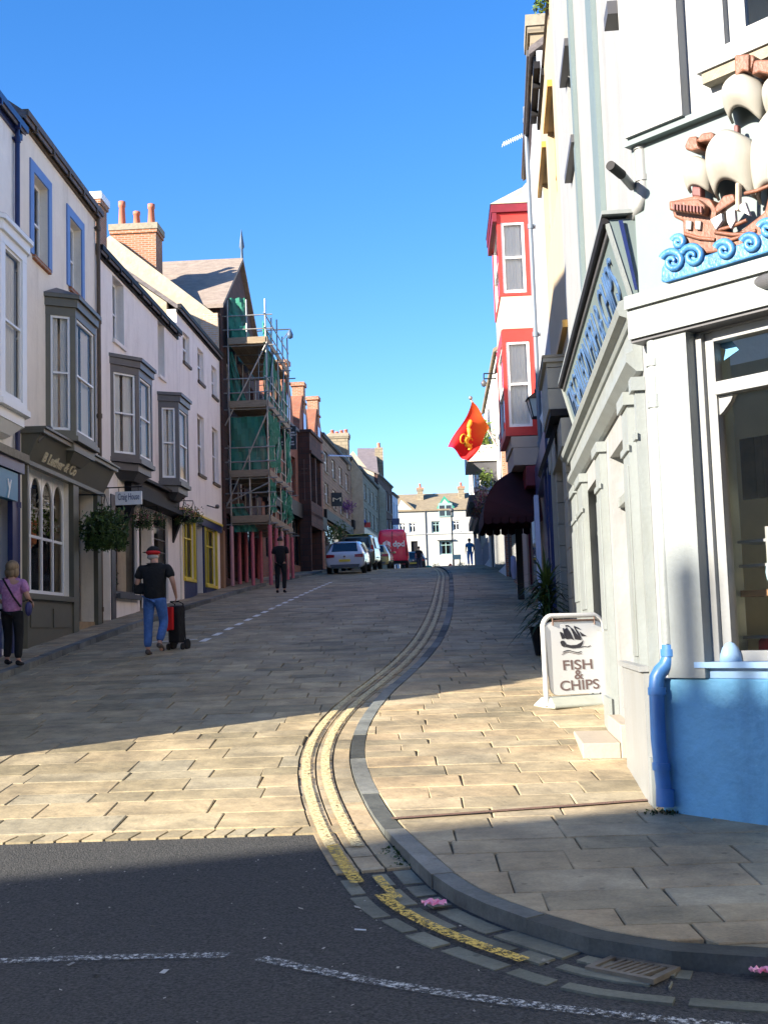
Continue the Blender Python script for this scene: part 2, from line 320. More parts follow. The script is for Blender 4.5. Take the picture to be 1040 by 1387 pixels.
roadslab = slabmat('road_flags', [(.29, .25, .165), (.38, .32, .21), (.45, .365, .235), (.36, .325, .24), (.50, .415, .27)])
paveslab = slabmat('pavement_flags', [(.32, .275, .19), (.40, .33, .22), (.47, .365, .235), (.38, .335, .245), (.50, .41, .275)])
asphalt = mat('asphalt', (.012, .014, .016), .9, .5, 60, bump=1.0, bscale=90, spec=.3, col2=(.095, .095, .09), dirt=.8, dcol=(.018, .02, .022))
bed = mat('joint_bed', (.12, .10, .065), .95, .4, 20, bump=.5)
steel = mat('galvanised_steel', (.34, .33, .30), .45, .2, 7, metal=.6)
woodpl = mat('scaffold_board', (.26, .20, .13), .85, .25, 5, stretch=(1, 1, 8))
green_net = glassmat('debris_netting', (.012, .20, .13), alpha=.28, rough=.8)
skin = mat('skin', (.50, .27, .19), .5, .06, 8)
leafA = slabmat('leaf_green', [(.02, .045, .012), (.05, .10, .02), (.09, .15, .03)], rough=.6)
leafB = slabmat('leaf_bright', [(.10, .20, .03), (.16, .27, .04), (.25, .34, .06)], rough=.6)
petal = slabmat('petals', [(.5, .03, .04), (.6, .2, .3), (.7, .6, .3), (.35, .05, .25)], rough=.6)

# ------------------------------------------------------------------ windows and houses
def window(H, F, a0, a1, z0, z1, frame=whitep, depth=.14, style='sash', gl=glass, curt=.75, fw=.06, sill=None, trim=None, trimw=.16, bars=(0, 0), name='window', cside=0):
    """one sash window set back in its opening; parts: sill, pane, curtain, surround"""
    m = MB(); w = a1-a0; D0, D1 = -depth-.05, -depth
    m.fbox(F, a0, a0+fw, z0, z1, D0, D1); m.fbox(F, a1-fw, a1, z0, z1, D0, D1)
    m.fbox(F, a0+fw, a1-fw, z0, z0+fw*1.2, D0, D1); m.fbox(F, a0+fw, a1-fw, z1-fw, z1, D0, D1)
    if style == 'sash':
        zm = (z0+z1)/2; m.fbox(F, a0+fw, a1-fw, zm-fw*.4, zm+fw*.4, D0+.01, D1+.012)
    if style == 'cross':
        m.fbox(F, a0+fw, a1-fw, z0+(z1-z0)*.68, z0+(z1-z0)*.68+fw*.7, D0+.01, D1+.01); m.fbox(F, (a0+a1)/2-fw*.35, (a0+a1)/2+fw*.35, z0+fw*1.2, z1-fw, D0+.012, D1+.014)
    for i in range(bars[0]):
        x = a0+fw+(w-2*fw)*(i+1)/(bars[0]+1); m.fbox(F, x-.013, x+.013, z0+fw*1.2, z1-fw, D0+.016, D1-.008)
    for i in range(bars[1]):
        z = z0+(z1-z0)*(i+1)/(bars[1]+1); m.fbox(F, a0+fw, a1-fw, z-.013, z+.013, D0+.018, D1-.01)
    o = m.build(name, frame, H)
    p = MB(); dp = D0+.02; p.face([F.pt(a0+fw*.5, z0+fw*.5, dp), F.pt(a1-fw*.5, z0+fw*.5, dp), F.pt(a1-fw*.5, z1-fw*.5, dp), F.pt(a0+fw*.5, z1-fw*.5, dp)]); p.build('pane', gl, o)
    if curt > 0:
        c = MB(); n = 14; dc = D0-.06
        xs = [a0+.02+(w-.04)*i/n for i in range(n+1)]
        for i in range(n):
            if curt < 1 and cside == 0 and abs((i+.5)/n-.5) < (1-curt)/2: continue
            if curt < 1 and cside == 1 and (i+.5)/n > curt: continue
            if curt < 1 and cside == -1 and (i+.5)/n < 1-curt: continue
            d1 = dc+.007*(i % 2); d2 = dc+.007*((i+1) % 2)
            c.face([F.pt(xs[i], z0+.03, d1), F.pt(xs[i+1], z0+.03, d2), F.pt(xs[i+1], z1-.03, d2), F.pt(xs[i], z1-.03, d1)])
        if c.v: c.build('curtain', curtain, o)
    if sill is not None:
        q = MB(); q.fbox(F, a0-.05, a1+.05, z0-.09, z0-.005, -depth, .06); q.build('sill', sill, o)
    if trim is not None:
        q = MB(); t = trimw
        q.fbox(F, a0-t, a0-.003, z0-.005, z1+t, -.02, .03); q.fbox(F, a1+.003, a1+t, z0-.005, z1+t, -.02, .03); q.fbox(F, a0-.003, a1+.003, z1+.003, z1+t, -.02, .03); q.build('surround', trim, o)
    return o
def wall_with_holes(F, a0, a1, z0, z1, holes, d=0.0, th=.28, zfun=None):
    m = MB(); S = sorted({a0, a1, *[h[0] for h in holes], *[h[1] for h in holes]}); Z = sorted({z0, z1, *[h[2] for h in holes], *[h[3] for h in holes]})
    S = [s for s in S if a0-1e-6 <= s <= a1+1e-6]; Z = [z for z in Z if z0-1e-6 <= z <= z1+1e-6]
    solid = lambda s, z: not any(h[0] < s < h[1] and h[2] < z < h[3] for h in holes)
    for i in range(len(S)-1):
        for j in range(len(Z)-1):
            if solid((S[i]+S[i+1])/2, (Z[j]+Z[j+1])/2):
                m.face([F.pt(S[i], Z[j], d), F.pt(S[i+1], Z[j], d), F.pt(S[i+1], Z[j+1], d), F.pt(S[i], Z[j+1], d)])
                m.face([F.pt(S[i], Z[j], d-th), F.pt(S[i], Z[j+1], d-th), F.pt(S[i+1], Z[j+1], d-th), F.pt(S[i+1], Z[j], d-th)])
    for h in holes:
        A, B, c, e = h[:4]
        for p, q in (((A, c), (A, e)), ((A, e), (B, e)), ((B, e), (B, c)), ((B, c), (A, c))):
            m.face([F.pt(p[0], p[1], d), F.pt(q[0], q[1], d), F.pt(q[0], q[1], d-th), F.pt(p[0], p[1], d-th)])
    m.face([F.pt(a0, z1, d), F.pt(a1, z1, d), F.pt(a1, z1, d-th), F.pt(a0, z1, d-th)])
    for s in (a0, a1): m.face([F.pt(s, z0, d), F.pt(s, z0, d-th), F.pt(s, z1, d-th), F.pt(s, z1, d)])
    return m
def shell(H, F, a0, a1, zb, ze, holes, wallm, roofm=slate, depth=8.0, rise=None, over=.13, gable=None, roof=True, backm=None, sidem=None, e=.006, ridgeaxis='along'):
    """front wall with openings, gables, back wall, dark inner box, pitched roof"""
    a0 += e; a1 -= e
    wall_with_holes(F, a0, a1, zb, ze, holes).build('front_wall', wallm, H)
    rise = depth/2*.72 if rise is None else rise
    sm = sidem or wallm
    if ridgeaxis == 'along':
        prof = [(-.285, zb), (-depth, zb), (-depth, ze), (-depth/2, ze+rise), (-.285, ze+.0+rise*.285/(depth/2))]
        for s0, s1 in ((a0, a0+.25), (a1-.25, a1)):
            m = MB(); m.prism([F.pt(s0, z, d) for d, z in prof], F.u*(s1-s0)); m.build('gable_wall', sm, H)
        m = MB(); m.fbox(F, a0+.26, a1-.26, zb, ze, -depth, -depth+.25); m.build('back_wall', sm, H)
        if roof:
            m = MB(); t = .14; k = rise/(depth/2); ov = over
            zt = ze+rise; 
            for dd, dir_ in ((ov, 1), (-depth-ov, -1)):
                zl = ze-k*ov; dm = -depth/2
                m.faces([F.pt(a0+.003, zl+.03, dd), F.pt(a1-.003, zl+.03, dd), F.pt(a1-.003, zt+.03, dm), F.pt(a0+.003, zt+.03, dm),
                         F.pt(a0+.003, zl+.03+t, dd), F.pt(a1-.003, zl+.03+t, dd), F.pt(a1-.003, zt+.03+t, dm), F.pt(a0+.003, zt+.03+t, dm)],
                        [(3, 2, 1, 0), (4, 5, 6, 7), (0, 1, 5, 4), (1, 2, 6, 5), (3, 0, 4, 7)])
            m.build('roof', roofm, H)
    else:   # gable faces the street
        mid = (a0+a1)/2
        m = MB(); m.prism([F.pt(a0, ze+.004, 0), F.pt(a1, ze+.004, 0), F.pt(mid, ze+rise, 0)], F.n*-.28); m.build('street_gable', wallm, H)
        for s0, s1 in ((a0, a0+.25), (a1-.25, a1)):
            m = MB(); m.fbox(F, s0, s1, zb, ze, -depth, -.285); m.build('side_wall', sm, H)
        m = MB(); t = .14; k = rise/((a1-a0)/2)
        for sa, sg in ((a0-over, 1), (a1+over, -1)):
            zl = ze-k*over
            m.faces([F.pt(sa, zl+.03, .15), F.pt(sa, zl+.03, -depth), F.pt(mid, ze+rise+.03, -depth), F.pt(mid, ze+rise+.03, .15),
                     F.pt(sa, zl+.03+t, .15), F.pt(sa, zl+.03+t, -depth), F.pt(mid, ze+rise+.03+t, -depth), F.pt(mid, ze+rise+.03+t, .15)],
                    [(3, 2, 1, 0), (4, 5, 6, 7), (0, 1, 5, 4), (1, 2, 6, 5), (3, 0, 4, 7), (2, 3, 7, 6)])
        m.build('roof', roofm, H)
    # rooms: a dark lining behind the front wall
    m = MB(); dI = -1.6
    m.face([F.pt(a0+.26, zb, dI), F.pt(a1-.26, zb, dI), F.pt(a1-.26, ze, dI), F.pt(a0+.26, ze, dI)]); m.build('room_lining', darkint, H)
def gutter(H, F, a0, a1, z, m, r=.055, d=.11, brackets=True):
    q = MB(); n = max(2, int((a1-a0)/.9))
    q.fbox(F, a0, a1, z-.10, z+.02, d-r, d+r); q.fbox(F, a0, a1, z-.22, z-.104, -.002, .05)
    if brackets:
        for i in range(n): s = a0+(i+.5)*(a1-a0)/n; q.fbox(F, s-.03, s+.03, z-.19, z-.104, .052, d+.06)
    return q.build('gutter', m, H)
def downpipe(H, F, s, z0, z1, m, r=.045, d=.07, name='downpipe'):
    q = MB(); q.tube([F.pt(s, z0, d), F.pt(s, z1, d)], r, 10)
    n = max(2, int((z1-z0)/1.9))
    for i in range(n+1):
        z = z0+.3+(z1-z0-.6)*i/n; q.tube([F.pt(s, z-.05, d), F.pt(s, z+.05, d)], r*1.35, 10); q.fbox(F, s-r*2.1, s+r*2.1, z-.018, z+.018, .002, .035)
    return q.build(name, m, H)
def opening(F, x0, x1, yt, yb, d=0.0, ref='l'):
    ym = (yt+yb)/2; s0 = F.uv(x0, ym, d)[0]; s1 = F.uv(x1, ym, d)[0]
    if s0 > s1: s0, s1 = s1, s0
    x = x0 if ref == 'l' else x1
    return s0, s1, F.uv(x, yb, d)[1], F.uv(x, yt, d)[1]
def oriel(H, F, s0, s1, i0, i1, proj, z0, z1, m, winm=whitep, caph=.55, gl=glass, baseh=.18, over=.1, wz0=None, wz1=None, curt=.8, names='bay_window', post=.10):
    """splayed bay hung on the facade: base mouldings, posts, three sashes, cornice and lead cap"""
    plan = [(s0, 0.0), (i0, proj), (i1, proj), (s1, 0.0)]; wz0 = wz0 or z0+.12; wz1 = wz1 or z1-.18
    def off(k, q=0.0):    # plan pushed outwards by q
        return [(s0-q, 0.0), (i0-q*.6, proj+q), (i1+q*.6, proj+q), (s1+q, 0.0)]
    def slab(M_, za, zb_, q, q2=None):
        A = [F.pt(s, za, d) for s, d in off(0, q)]; B = [F.pt(s, zb_, d) for s, d in off(0, q if q2 is None else q2)]
        M_.faces(A+B, [(3, 2, 1, 0), (4, 5, 6, 7), (0, 1, 5, 4), (1, 2, 6, 5), (2, 3, 7, 6), (3, 0, 4, 7)])
    b = MB(); slab(b, z1-.17, z1, 0.0); slab(b, z1+.002, z1+.16, over*.5); slab(b, z1+.163, z1+.24, over)
    slab(b, z0, z0+.10, 0.0); slab(b, z0-.10, z0-.002, over*.5); slab(b, z0-.28, z0-.103, -.04); 
    def shrink(za, zb_, k0, k1):
        c = ((i0+i1)/2, 0.0); P = lambda k, z: [F.pt(c[0]+(s-c[0])*k, z, d*k) for s, d in plan]
        b.faces(P(k0, za)+P(k1, zb_), [(3, 2, 1, 0), (4, 5, 6, 7), (0, 1, 5, 4), (1, 2, 6, 5), (2, 3, 7, 6), (3, 0, 4, 7)])
    shrink(z0-.283-baseh, z0-.283, .55, .86)
    for (p, q) in ((plan[0], plan[1]), (plan[1], plan[2]), (plan[2], plan[3])):
        f = F.sub(p, q)
        for a, c in ((0.004, post), (f.L-post, f.L-.004)): b.fbox(f, a, c, z0+.102, z1-.172, -.07, -.003)
    o = b.build(names, m, H)
    for (p, q) in ((plan[0], plan[1]), (plan[1], plan[2]), (plan[2], plan[3])):
        f = F.sub(p, q)
        if f.L > .3: window(o, f, post, f.L-post, z0+.10, z1-.17, winm, .03, 'sash', gl, curt, fw=.045, name='sash')
    c = MB(); A = [F.pt(s, z1+.243, d) for s, d in off(0, over)]; mid = (i0+i1)/2
    T = [F.pt(mid-(i1-i0)*.25, z1+.24+caph, .02), F.pt(mid+(i1-i0)*.25, z1+.24+caph, .02)]
    c.faces(A+T, [(0, 1, 4), (1, 2, 5, 4), (2, 3, 5), (3, 0, 4, 5), (3, 2, 1, 0)]); c.build('bay_roof', greyp if m is not redp else tanslate, o)
    return o
def pots(m, F, s, z, d, n, step=.32, h=.5, r=.12):
    for i in range(n):
        p = F.pt(s+i*step, z, d); hh = h*(1 if i % 2 else .75); m.lathe(p, [(r*.9, 0), (r, .05), (r*.78, hh*.8), (r*.95, hh*.82), (r*.95, hh), (r*.6, hh), (r*.6, hh-.1)], 12)
def chimney(H, F, s0, s1, d0, d1, z0, z1, m=brick, capm=concrete, npots=2, name='chimney', ph=.55, potd=False):
    q = MB(); q.fbox(F, s0, s1, z0, z1-.35, d0, d1); q.fbox(F, s0-.05, s1+.05, z1-.348, z1-.22, d0-.05, d1+.05); o = q.build(name, m, H)
    q = MB(); q.fbox(F, s0-.08, s1+.08, z1-.218, z1, d0-.08, d1+.08); q.build('chimney_cap', capm, o)
    q = MB(); n = npots
    for i in range(n):
        t = (i+.5)/n; p = F.pt((s0+s1)/2, z1+.002, d0+(d1-d0)*t); hh = ph*(1, .6, .85)[i % 3]
        q.lathe(p, [(.13, 0), (.14, .05), (.105, hh*.8), (.13, hh*.82), (.13, hh), (.08, hh), (.08, hh-.12)], 12)
    if n: q.build('chimney_pot', terracotta, o)
    return o
def leafblob(mb, c, r, n, size, flat=1.0, seed=1):
    q = random.Random(seed)
    for i in range(n):
        v = Vector((q.gauss(0, 1), q.gauss(0, 1), q.gauss(0, 1))).normalized()*(q.random()**.4)
        clump = 1+.35*math.sin(v.x*7+seed)*math.cos(v.y*6)
        p = Vector(c)+Vector((v.x*r[0], v.y*r[1], v.z*r[2]))*clump
        a = Vector((q.gauss(0, 1), q.gauss(0, 1), q.gauss(0, 1))).normalized(); b = a.orthogonal().normalized(); s_ = size*q.uniform(.6, 1.3)
        mb.face([p-a*s_, p+b*s_*.45, p+a*s_, p-b*s_*.45], tone=min(1, max(0, q.gauss(.5, .25))))
# ================================================================== GROUND
YA = 8.05    # where the flagged street starts
ys = [-60, -30, -10, 0] + [2+.75*i for i in range(110)] + [90, 100, 115, 140, 200, 400, 900]
xs = [-300, -60, -30, -15, -8, -4, -2, 0, 2, 4, 8, 15, 30, 60, 300]
m = MB(); m.v = [(x, y, g(y)) for y in ys for x in xs]; nx = len(xs)
m.f = [(j*nx+i, j*nx+i+1, (j+1)*nx+i+1, (j+1)*nx+i) for j in range(len(ys)-1) for i in range(nx-1)]; m.sm = [True]*len(m.f); m.tone = [.5]*len(m.f)
struct(m.build('ground', asphalt))

def curve_from_px(px, h): return [ground(x, y, h) for x, y in px]
def xfun(pts):
    P = sorted([(p.y, p.x) for p in pts])
    def f(y):
        if y <= P[0][0]: return P[0][1] + (P[0][0]-y)*6.0
        if y >= P[-1][0]: return P[-1][1] + (y-P[-1][0])*.08
        for i in range(len(P)-1):
            if P[i][0] <= y <= P[i+1][0]:
                t = (y-P[i][0])/(P[i+1][0]-P[i][0]+1e-9); return P[i][1]+(P[i+1][1]-P[i][1])*t
    return f
# right kerb, foot of the stone on the road side
KR = [(608, 775), (609, 800), (607, 828), (597, 862), (576, 893), (546, 922), (511, 951), (484, 985), (473, 1020), (478, 1055), (494, 1090), (518, 1130), (549, 1168), (594, 1214), (642, 1240), (694, 1261), (760, 1282), (831, 1303), (896, 1312), (1040, 1322)]
kr = curve_from_px(KR, 0.0)
kr = [kr[0]+Vector((.3, 60, 0)), kr[0]+Vector((.1, 20, 0))] + kr + [kr[-1]+(kr[-1]-kr[-2])*k for k in (2, 6)]
for p in kr: p.z = 0
def smooth(P, it=2):
    for _ in range(it):
        Q = [P[0]]
        for a, b in zip(P, P[1:]): Q += [a*.75+b*.25, a*.25+b*.75]
        P = Q+[P[-1]]
    return P
kr = smooth(kr, 2)
def hp(y):   # how far the right pavement stands above the road
    if y < 7.2: return .068
    if y < 8.3: return .068-(y-7.2)/1.1*.038
    if y < 12: return .03
    if y < 15: return .03+(y-12)/3*.04
    return .07
fr = xfun(kr)
KL = [(0, 925), (60, 900), (130, 872), (190, 850), (260, 825), (340, 800), (385, 788), (438, 777)]
kl = curve_from_px(KL, 0.0)
kl = [kl[0]+Vector((-.2, -3.4, 0)), kl[0]+Vector((-2.5, -5.2, 0)), kl[0]+Vector((-30, -7.2, 0))][::-1] + kl
kl += [Vector((-3.3, 66, 0)), Vector((-1.6, 78, 0)), Vector((.2, 95, 0)), Vector((2.4, 120, 0))]
for p in kl: p.z = 0
kl = smooth(kl, 2)
flx = xfun(kl)
def arclen(P):
    L = [0.0]
    for a, b in zip(P, P[1:]): L.append(L[-1]+(b-a).length)
    return L
def sampler(P):
    L = arclen(P)
    def f(t):
        t = min(max(t, 0), L[-1]-1e-6); lo, hi = 0, len(L)-1
        while hi-lo > 1:
            mid = (lo+hi)//2
            if L[mid] <= t: lo = mid
            else: hi = mid
        k = (t-L[lo])/(L[hi]-L[lo]+1e-12); p = P[lo].lerp(P[hi], k)
        return p, (P[hi]-P[lo]).normalized()
    return f, L[-1]
def tangent_s(f, t, e=.25):
    a = f(t-e)[0]; b = f(t+e)[0]; return (b-a).normalized()
def offset_pt(f, t, off):    # off > 0: to the left of travel
    p = f(t)[0]; d = tangent_s(f, t); return Vector((p.x-d.y*off, p.y+d.x*off, 0))
# slabs in rows
def slabs(mb, y0, y1, xl, xr, rowh, lens, top, gap=.008, thick=.05, tilt=.004, seed=3, clip_l=None):
    q = random.Random(seed); y = y0
    while y < y1:
        k = 1.0 if y < 30 else (1.6 if y < 50 else 2.5)
        h = q.uniform(*rowh)*k; ya, yb = y+gap/2, min(y+h, y1)-gap/2
        A = min(xl(ya), xl(yb)); B = max(xr(ya), xr(yb)); x = A-q.random()*lens[1]
        while x < B:
            w = q.uniform(*lens)*k; sk = q.uniform(-.012, .012)
            pts = []
            n = 4
            L = [(max(x+gap/2+sk*i/n, xl(ya+(yb-ya)*i/n)), ya+(yb-ya)*i/n) for i in range(n+1)]
            Rr = [(min(x+w-gap/2+sk*i/n, xr(ya+(yb-ya)*i/n)), ya+(yb-ya)*i/n) for i in range(n+1)]
            ok = [i for i in range(n+1) if Rr[i][0]-L[i][0] > .01]
            if len(ok) >= 2:
                free_l = all(abs(L[i][0]-(x+gap/2+sk*i/n)) < 1e-9 for i in ok); free_r = all(abs(Rr[i][0]-(x+w-gap/2+sk*i/n)) < 1e-9 for i in ok)
                il = [ok[0], ok[-1]] if free_l else ok; ir = [ok[0], ok[-1]] if free_r else ok
                poly = [L[i] for i in il] + [Rr[i] for i in reversed(ir)]
                dz = q.uniform(-tilt, tilt); tx, ty = q.uniform(-.008, .008), q.uniform(-.008, .008); cx = x+w/2; cy = (ya+yb)/2
                hz = lambda px_, py_: top(py_) + dz + tx*(px_-cx) + ty*(py_-cy)
                P = [Vector((a, b, hz(a, b))) for a, b in poly]; tone = min(1, max(0, q.gauss(.5, .28)))
                # small arris: inset top
                c = sum((p for p in P), Vector())/len(P); top_ = [p.lerp(c, min(.04, .008/max(.05, (p-c).length))) + Vector((0, 0, .006)) for p in P]
                nn = len(P); mb.face(list(reversed(top_)), tone=tone)
                for i in range(nn):
                    j = (i+1) % nn; mb.face([P[j], P[i], top_[i], top_[j]], tone=tone); mb.face([P[j]-Vector((0, 0, thick)), P[i]-Vector((0, 0, thick)), P[i], P[j]], tone=tone)
            x += w
        y += h
# road flags
ribw = .46
fk, Lk = sampler(kr)
# offset curve for the inner limit of the road flags
N = 400; inner = [offset_pt(fk, Lk*i/N, -ribw) for i in range(N+1)]
fin = xfun([p for p in inner if p.y > 7.0])
def xr_road(y): return fin(y)
def xl_road(y):
    return flx(y) if y > 14.5 else -22.0
m = MB(); slabs(m, YA+.22, 88, xl_road, xr_road, (.32, .56), (.4, .92), lambda y: g(y)+.016, seed=5)
q = random.Random(9); x = -9.0
while x < fin(YA+.1)+.1:      # toothed edging course of small setts
    w = q.uniform(.13, .2); tn = q.random(); m.hexa([(x, YA+.02, g(YA)+.001), (x+w-.02, YA+.02, g(YA)+.001), (x+w+.03, YA+.2, g(YA+.2)), (x+.05, YA+.2, g(YA+.2)), (x, YA+.02, g(YA)+.015), (x+w-.02, YA+.02, g(YA)+.015), (x+w+.03, YA+.2, g(YA+.2)+.015), (x+.05, YA+.2, g(YA+.2)+.015)], tone=tn); x += w
struct(m.build('road', roadslab))
m = MB()     # bed between the flags
yy = [YA+.03+i*.7 for i in range(118)]
for a, b in zip(yy, yy[1:]):
    m.face([(xl_road(a) if a > 14.5 else -22, a, g(a)+.004), (xr_road(a), a, g(a)+.004), (xr_road(b), b, g(b)+.004), (xl_road(b) if b > 14.5 else -22, b, g(b)+.004)])
struct(m.build('road_bed', bed))
# curved channel courses along the right kerb
def ribbon_stones(mb, f, t0, t1, o0, o1, seg, top, gap=.012, h=.06, seed=1, side=None, jit=0):
    q = random.Random(seed); t = t0
    while t < t1:
        L = q.uniform(*seg); ta, tb = t+gap/2, min(t+L, t1)-gap/2; tone = min(1, max(0, q.gauss(.5, .28))); dz = q.uniform(-.004, .004)
        n = 3; up = []; lo = []
        ja, jb = q.uniform(-jit, jit), q.uniform(-jit, jit)
        A = [offset_pt(f, ta+(tb-ta)*i/n, o0+ja) for i in range(n+1)]; B = [offset_pt(f, ta+(tb-ta)*i/n, o1+jb) for i in range(n+1)]
        T = lambda p, d=0: Vector((p.x, p.y, top(p.y)+dz-d))
        st = tone if side is None else side
        for i in range(n):
            mb.face([T(A[i]), T(B[i]), T(B[i+1]), T(A[i+1])], tone=tone); 
            mb.face([T(A[i], h), T(A[i]), T(A[i+1]), T(A[i+1], h)], tone=st); mb.face([T(B[i]), T(B[i], h), T(B[i+1], h), T(B[i+1])], tone=st)
        for k in (0, n): mb.face([T(A[k]), T(A[k], h), T(B[k], h), T(B[k])], tone=tone)
        t += L
tl = next(i for i in range(N+1) if fk(Lk*i/N)[0].y < 78)*Lk/N
m = MB()
tSp = next(i for i in range(N+1) if fk(Lk*i/N)[0].y < 7.35)*Lk/N
for k, (o0, o1, sg) in enumerate(((-.012, -.15, (.25, .5)), (-.165, -.30, (.16, .3)), (-.315, -.45, (.2, .45)))):
    ribbon_stones(m, fk, tl, tSp, o0, o1, sg, lambda y: g(y)+.013, seed=20+k)
struct(m.build('gutter_setts', paveslab)); m = MB()
for k, (o0, o1, sg, gp) in enumerate(((-.03, -.13, (.22, .5), .06), (-.18, -.265, (.2, .5), .07), (-.375, -.455, (.2, .42), .05))):
    ribbon_stones(m, fk, tSp+.05*k, Lk-(2.3 if k == 2 else 2.95), o0, o1, sg, lambda y: g(y)+.008, gap=gp, seed=40+k, jit=.016)
struct(m.build('gutter_setts', gutterst))
# kerb stones
m = MB(); ribbon_stones(m, fk, .5, Lk-.2, .0, .125, (.8, 1.5), lambda y: g(y)+hp(y)+.012, h=.2, seed=31, side=.22, jit=.006)  # side faces toned darker than the tops, for moss and shade
struct(m.build('kerb', kerbmat, bevel=.012))
fkl, Lkl = sampler(kl)
m = MB(); ribbon_stones(m, fkl, .5, Lkl-.5, .0, .16, (.7, 1.1), lambda y: g(y)+.12, h=.2, seed=33)
# pavements
inn = [offset_pt(fk, Lk*i/N, .132) for i in range(N+1)]
finp = xfun(inn)
struct(m.build('kerb', kerbmat, bevel=.012))
m = MB(); slabs(m, 4.0, 95, finp, lambda y: 9.0 if y < 40 else 14.0, (.27, .44), (.38, .85), lambda y: g(y)+hp(y)+.006, seed=12)
struct(m.build('pavement', paveslab))
m = MB(); yy = [4.0+i*.4 for i in range(230)]
for a, b in zip(yy, yy[1:]): m.face([(finp(a), a, g(a)+hp(a)-.008), (9.0 if a < 40 else 14., a, g(a)+hp(a)-.008), (9.0 if b < 40 else 14., b, g(b)+hp(b)-.008), (finp(b), b, g(b)+hp(b)-.008)])
struct(m.build('pavement_bed', bed))
inl = xfun([offset_pt(fkl, Lkl*i/N, .165) for i in range(N+1)])
m = MB(); slabs(m, 12.5, 118, lambda y: inl(y)-6.0, inl, (.4, .6), (.5, 1.0), lambda y: g(y)+.115, seed=14)
struct(m.build('pavement', paveslab))
m = MB(); yy = [12.5+i*.7 for i in range(150)]
for a, b in zip(yy, yy[1:]): m.face([(inl(a)-6, a, g(a)+.10), (inl(a), a, g(a)+.10), (inl(b), b, g(b)+.10), (inl(b)-6, b, g(b)+.10)])
struct(m.build('pavement_bed', bed))
# ---- painted lines
yl = paintmat('yellow_line_paint', (.62, .42, .07), .475); yl_old = paintmat('faded_line_paint', (.60, .50, .27), .455); wl = paintmat('white_line_paint', (.42, .43, .41), .52)
wl2 = paintmat('bay_line_paint', (.80, .79, .72), .36)
def ribbon_paint(mb, f, t0, t1, off, w, z, step=.12):
    t = t0
    while t < t1:
        a, b = offset_pt(f, t, off-w/2), offset_pt(f, t, off+w/2); t2 = min(t+step, t1); c, d = offset_pt(f, t2, off-w/2), offset_pt(f, t2, off+w/2)
        mb.face([Vector((p.x, p.y, g(p.y)+z)) for p in (b, a, c, d)]); t = t2
def t_at_y(y): return next(i for i in range(N+1) if fk(Lk*i/N)[0].y < y)*Lk/N
tE = t_at_y(7.75)
m = MB(); ribbon_paint(m, fk, tl, tE, -.39, .075, .0285); ribbon_paint(m, fk, tl, tE, -.225, .075, .0285); struct(m.build('double_yellow_line', yl_old))
tN = t_at_y(7.0)
m = MB(); ribbon_paint(m, fk, tE-.1, tN, -.38, .08, .0285); ribbon_paint(m, fk, tN-.1, tN+.35, -.25, .055, .0285); ribbon_paint(m, fk, tN+.25, tN+1.45, -.315, .075, .0265); struct(m.build('yellow_line', yl))
def strip(mb, px, w, h=.01, dirn=None):
    P = [ground(x, y, 0) for x, y in px]
    P = smooth(P, 1) if len(P) > 2 else P
    Q = []
    for a, b in zip(P, P[1:]):
        n = max(1, int((b-a).length/.3)); Q += [a.lerp(b, i/n) for i in range(n)]
    Q.append(P[-1])
    for a, b in zip(Q, Q[1:]):
        d = Vector((b.x-a.x, b.y-a.y, 0)).normalized(); nn = Vector((-d.y, d.x, 0))*w/2
        mb.face([Vector((p.x, p.y, g(p.y)+h)) for p in (a-nn, b-nn, b+nn, a+nn)])
m = MB(); strip(m, [(-60, 1309), (0, 1304), (150, 1299), (310, 1296)], .075); strip(m, [(352, 1300), (480, 1328), (640, 1354), (800, 1374), (1060, 1400)], .075); struct(m.build('junction_line', wl))
m = MB(); dash = [(265, 874), (440, 791)]
pa, pb = ground(272, 872), ground(450, 789)
n = 20
for i in range(n):
    a = pa.lerp(pb, (i+.1)/n); b = pa.lerp(pb, (i+.62)/n); d = (b-a); d.z = 0; d.normalize(); nn = Vector((-d.y, d.x, 0))*.065
    m.face([Vector((p.x, p.y, g(p.y)+.03)) for p in (a-nn, b-nn, b+nn, a+nn)])
for x0, y0, x1, y1 in ((205, 872, 268, 868),): strip(m, [(x0, y0), (x1, y1)], .09, .03)
struct(m.build('parking_bay_line', wl2))
# iron strip across the right pavement
m = MB(); A = ground(530, 1113, .03); B = ground(895, 1086, .03); 
d = (B-A); d.z = 0; d.normalize(); nn = Vector((-d.y, d.x, 0))*.03
rust = mat('rusty_iron', (.16, .09, .06), .8, .3, 30, bump=.6)
z_ = lambda p: g(p.y)+hp(p.y)+.022
m.face([Vector((p.x, p.y, z_(p))) for p in (A-nn, B-nn, B+nn, A+nn)]); tag(m.build('channel_cover', rust), 'rusty iron channel strip across the sunlit pavement by the kerb', 'drain cover')
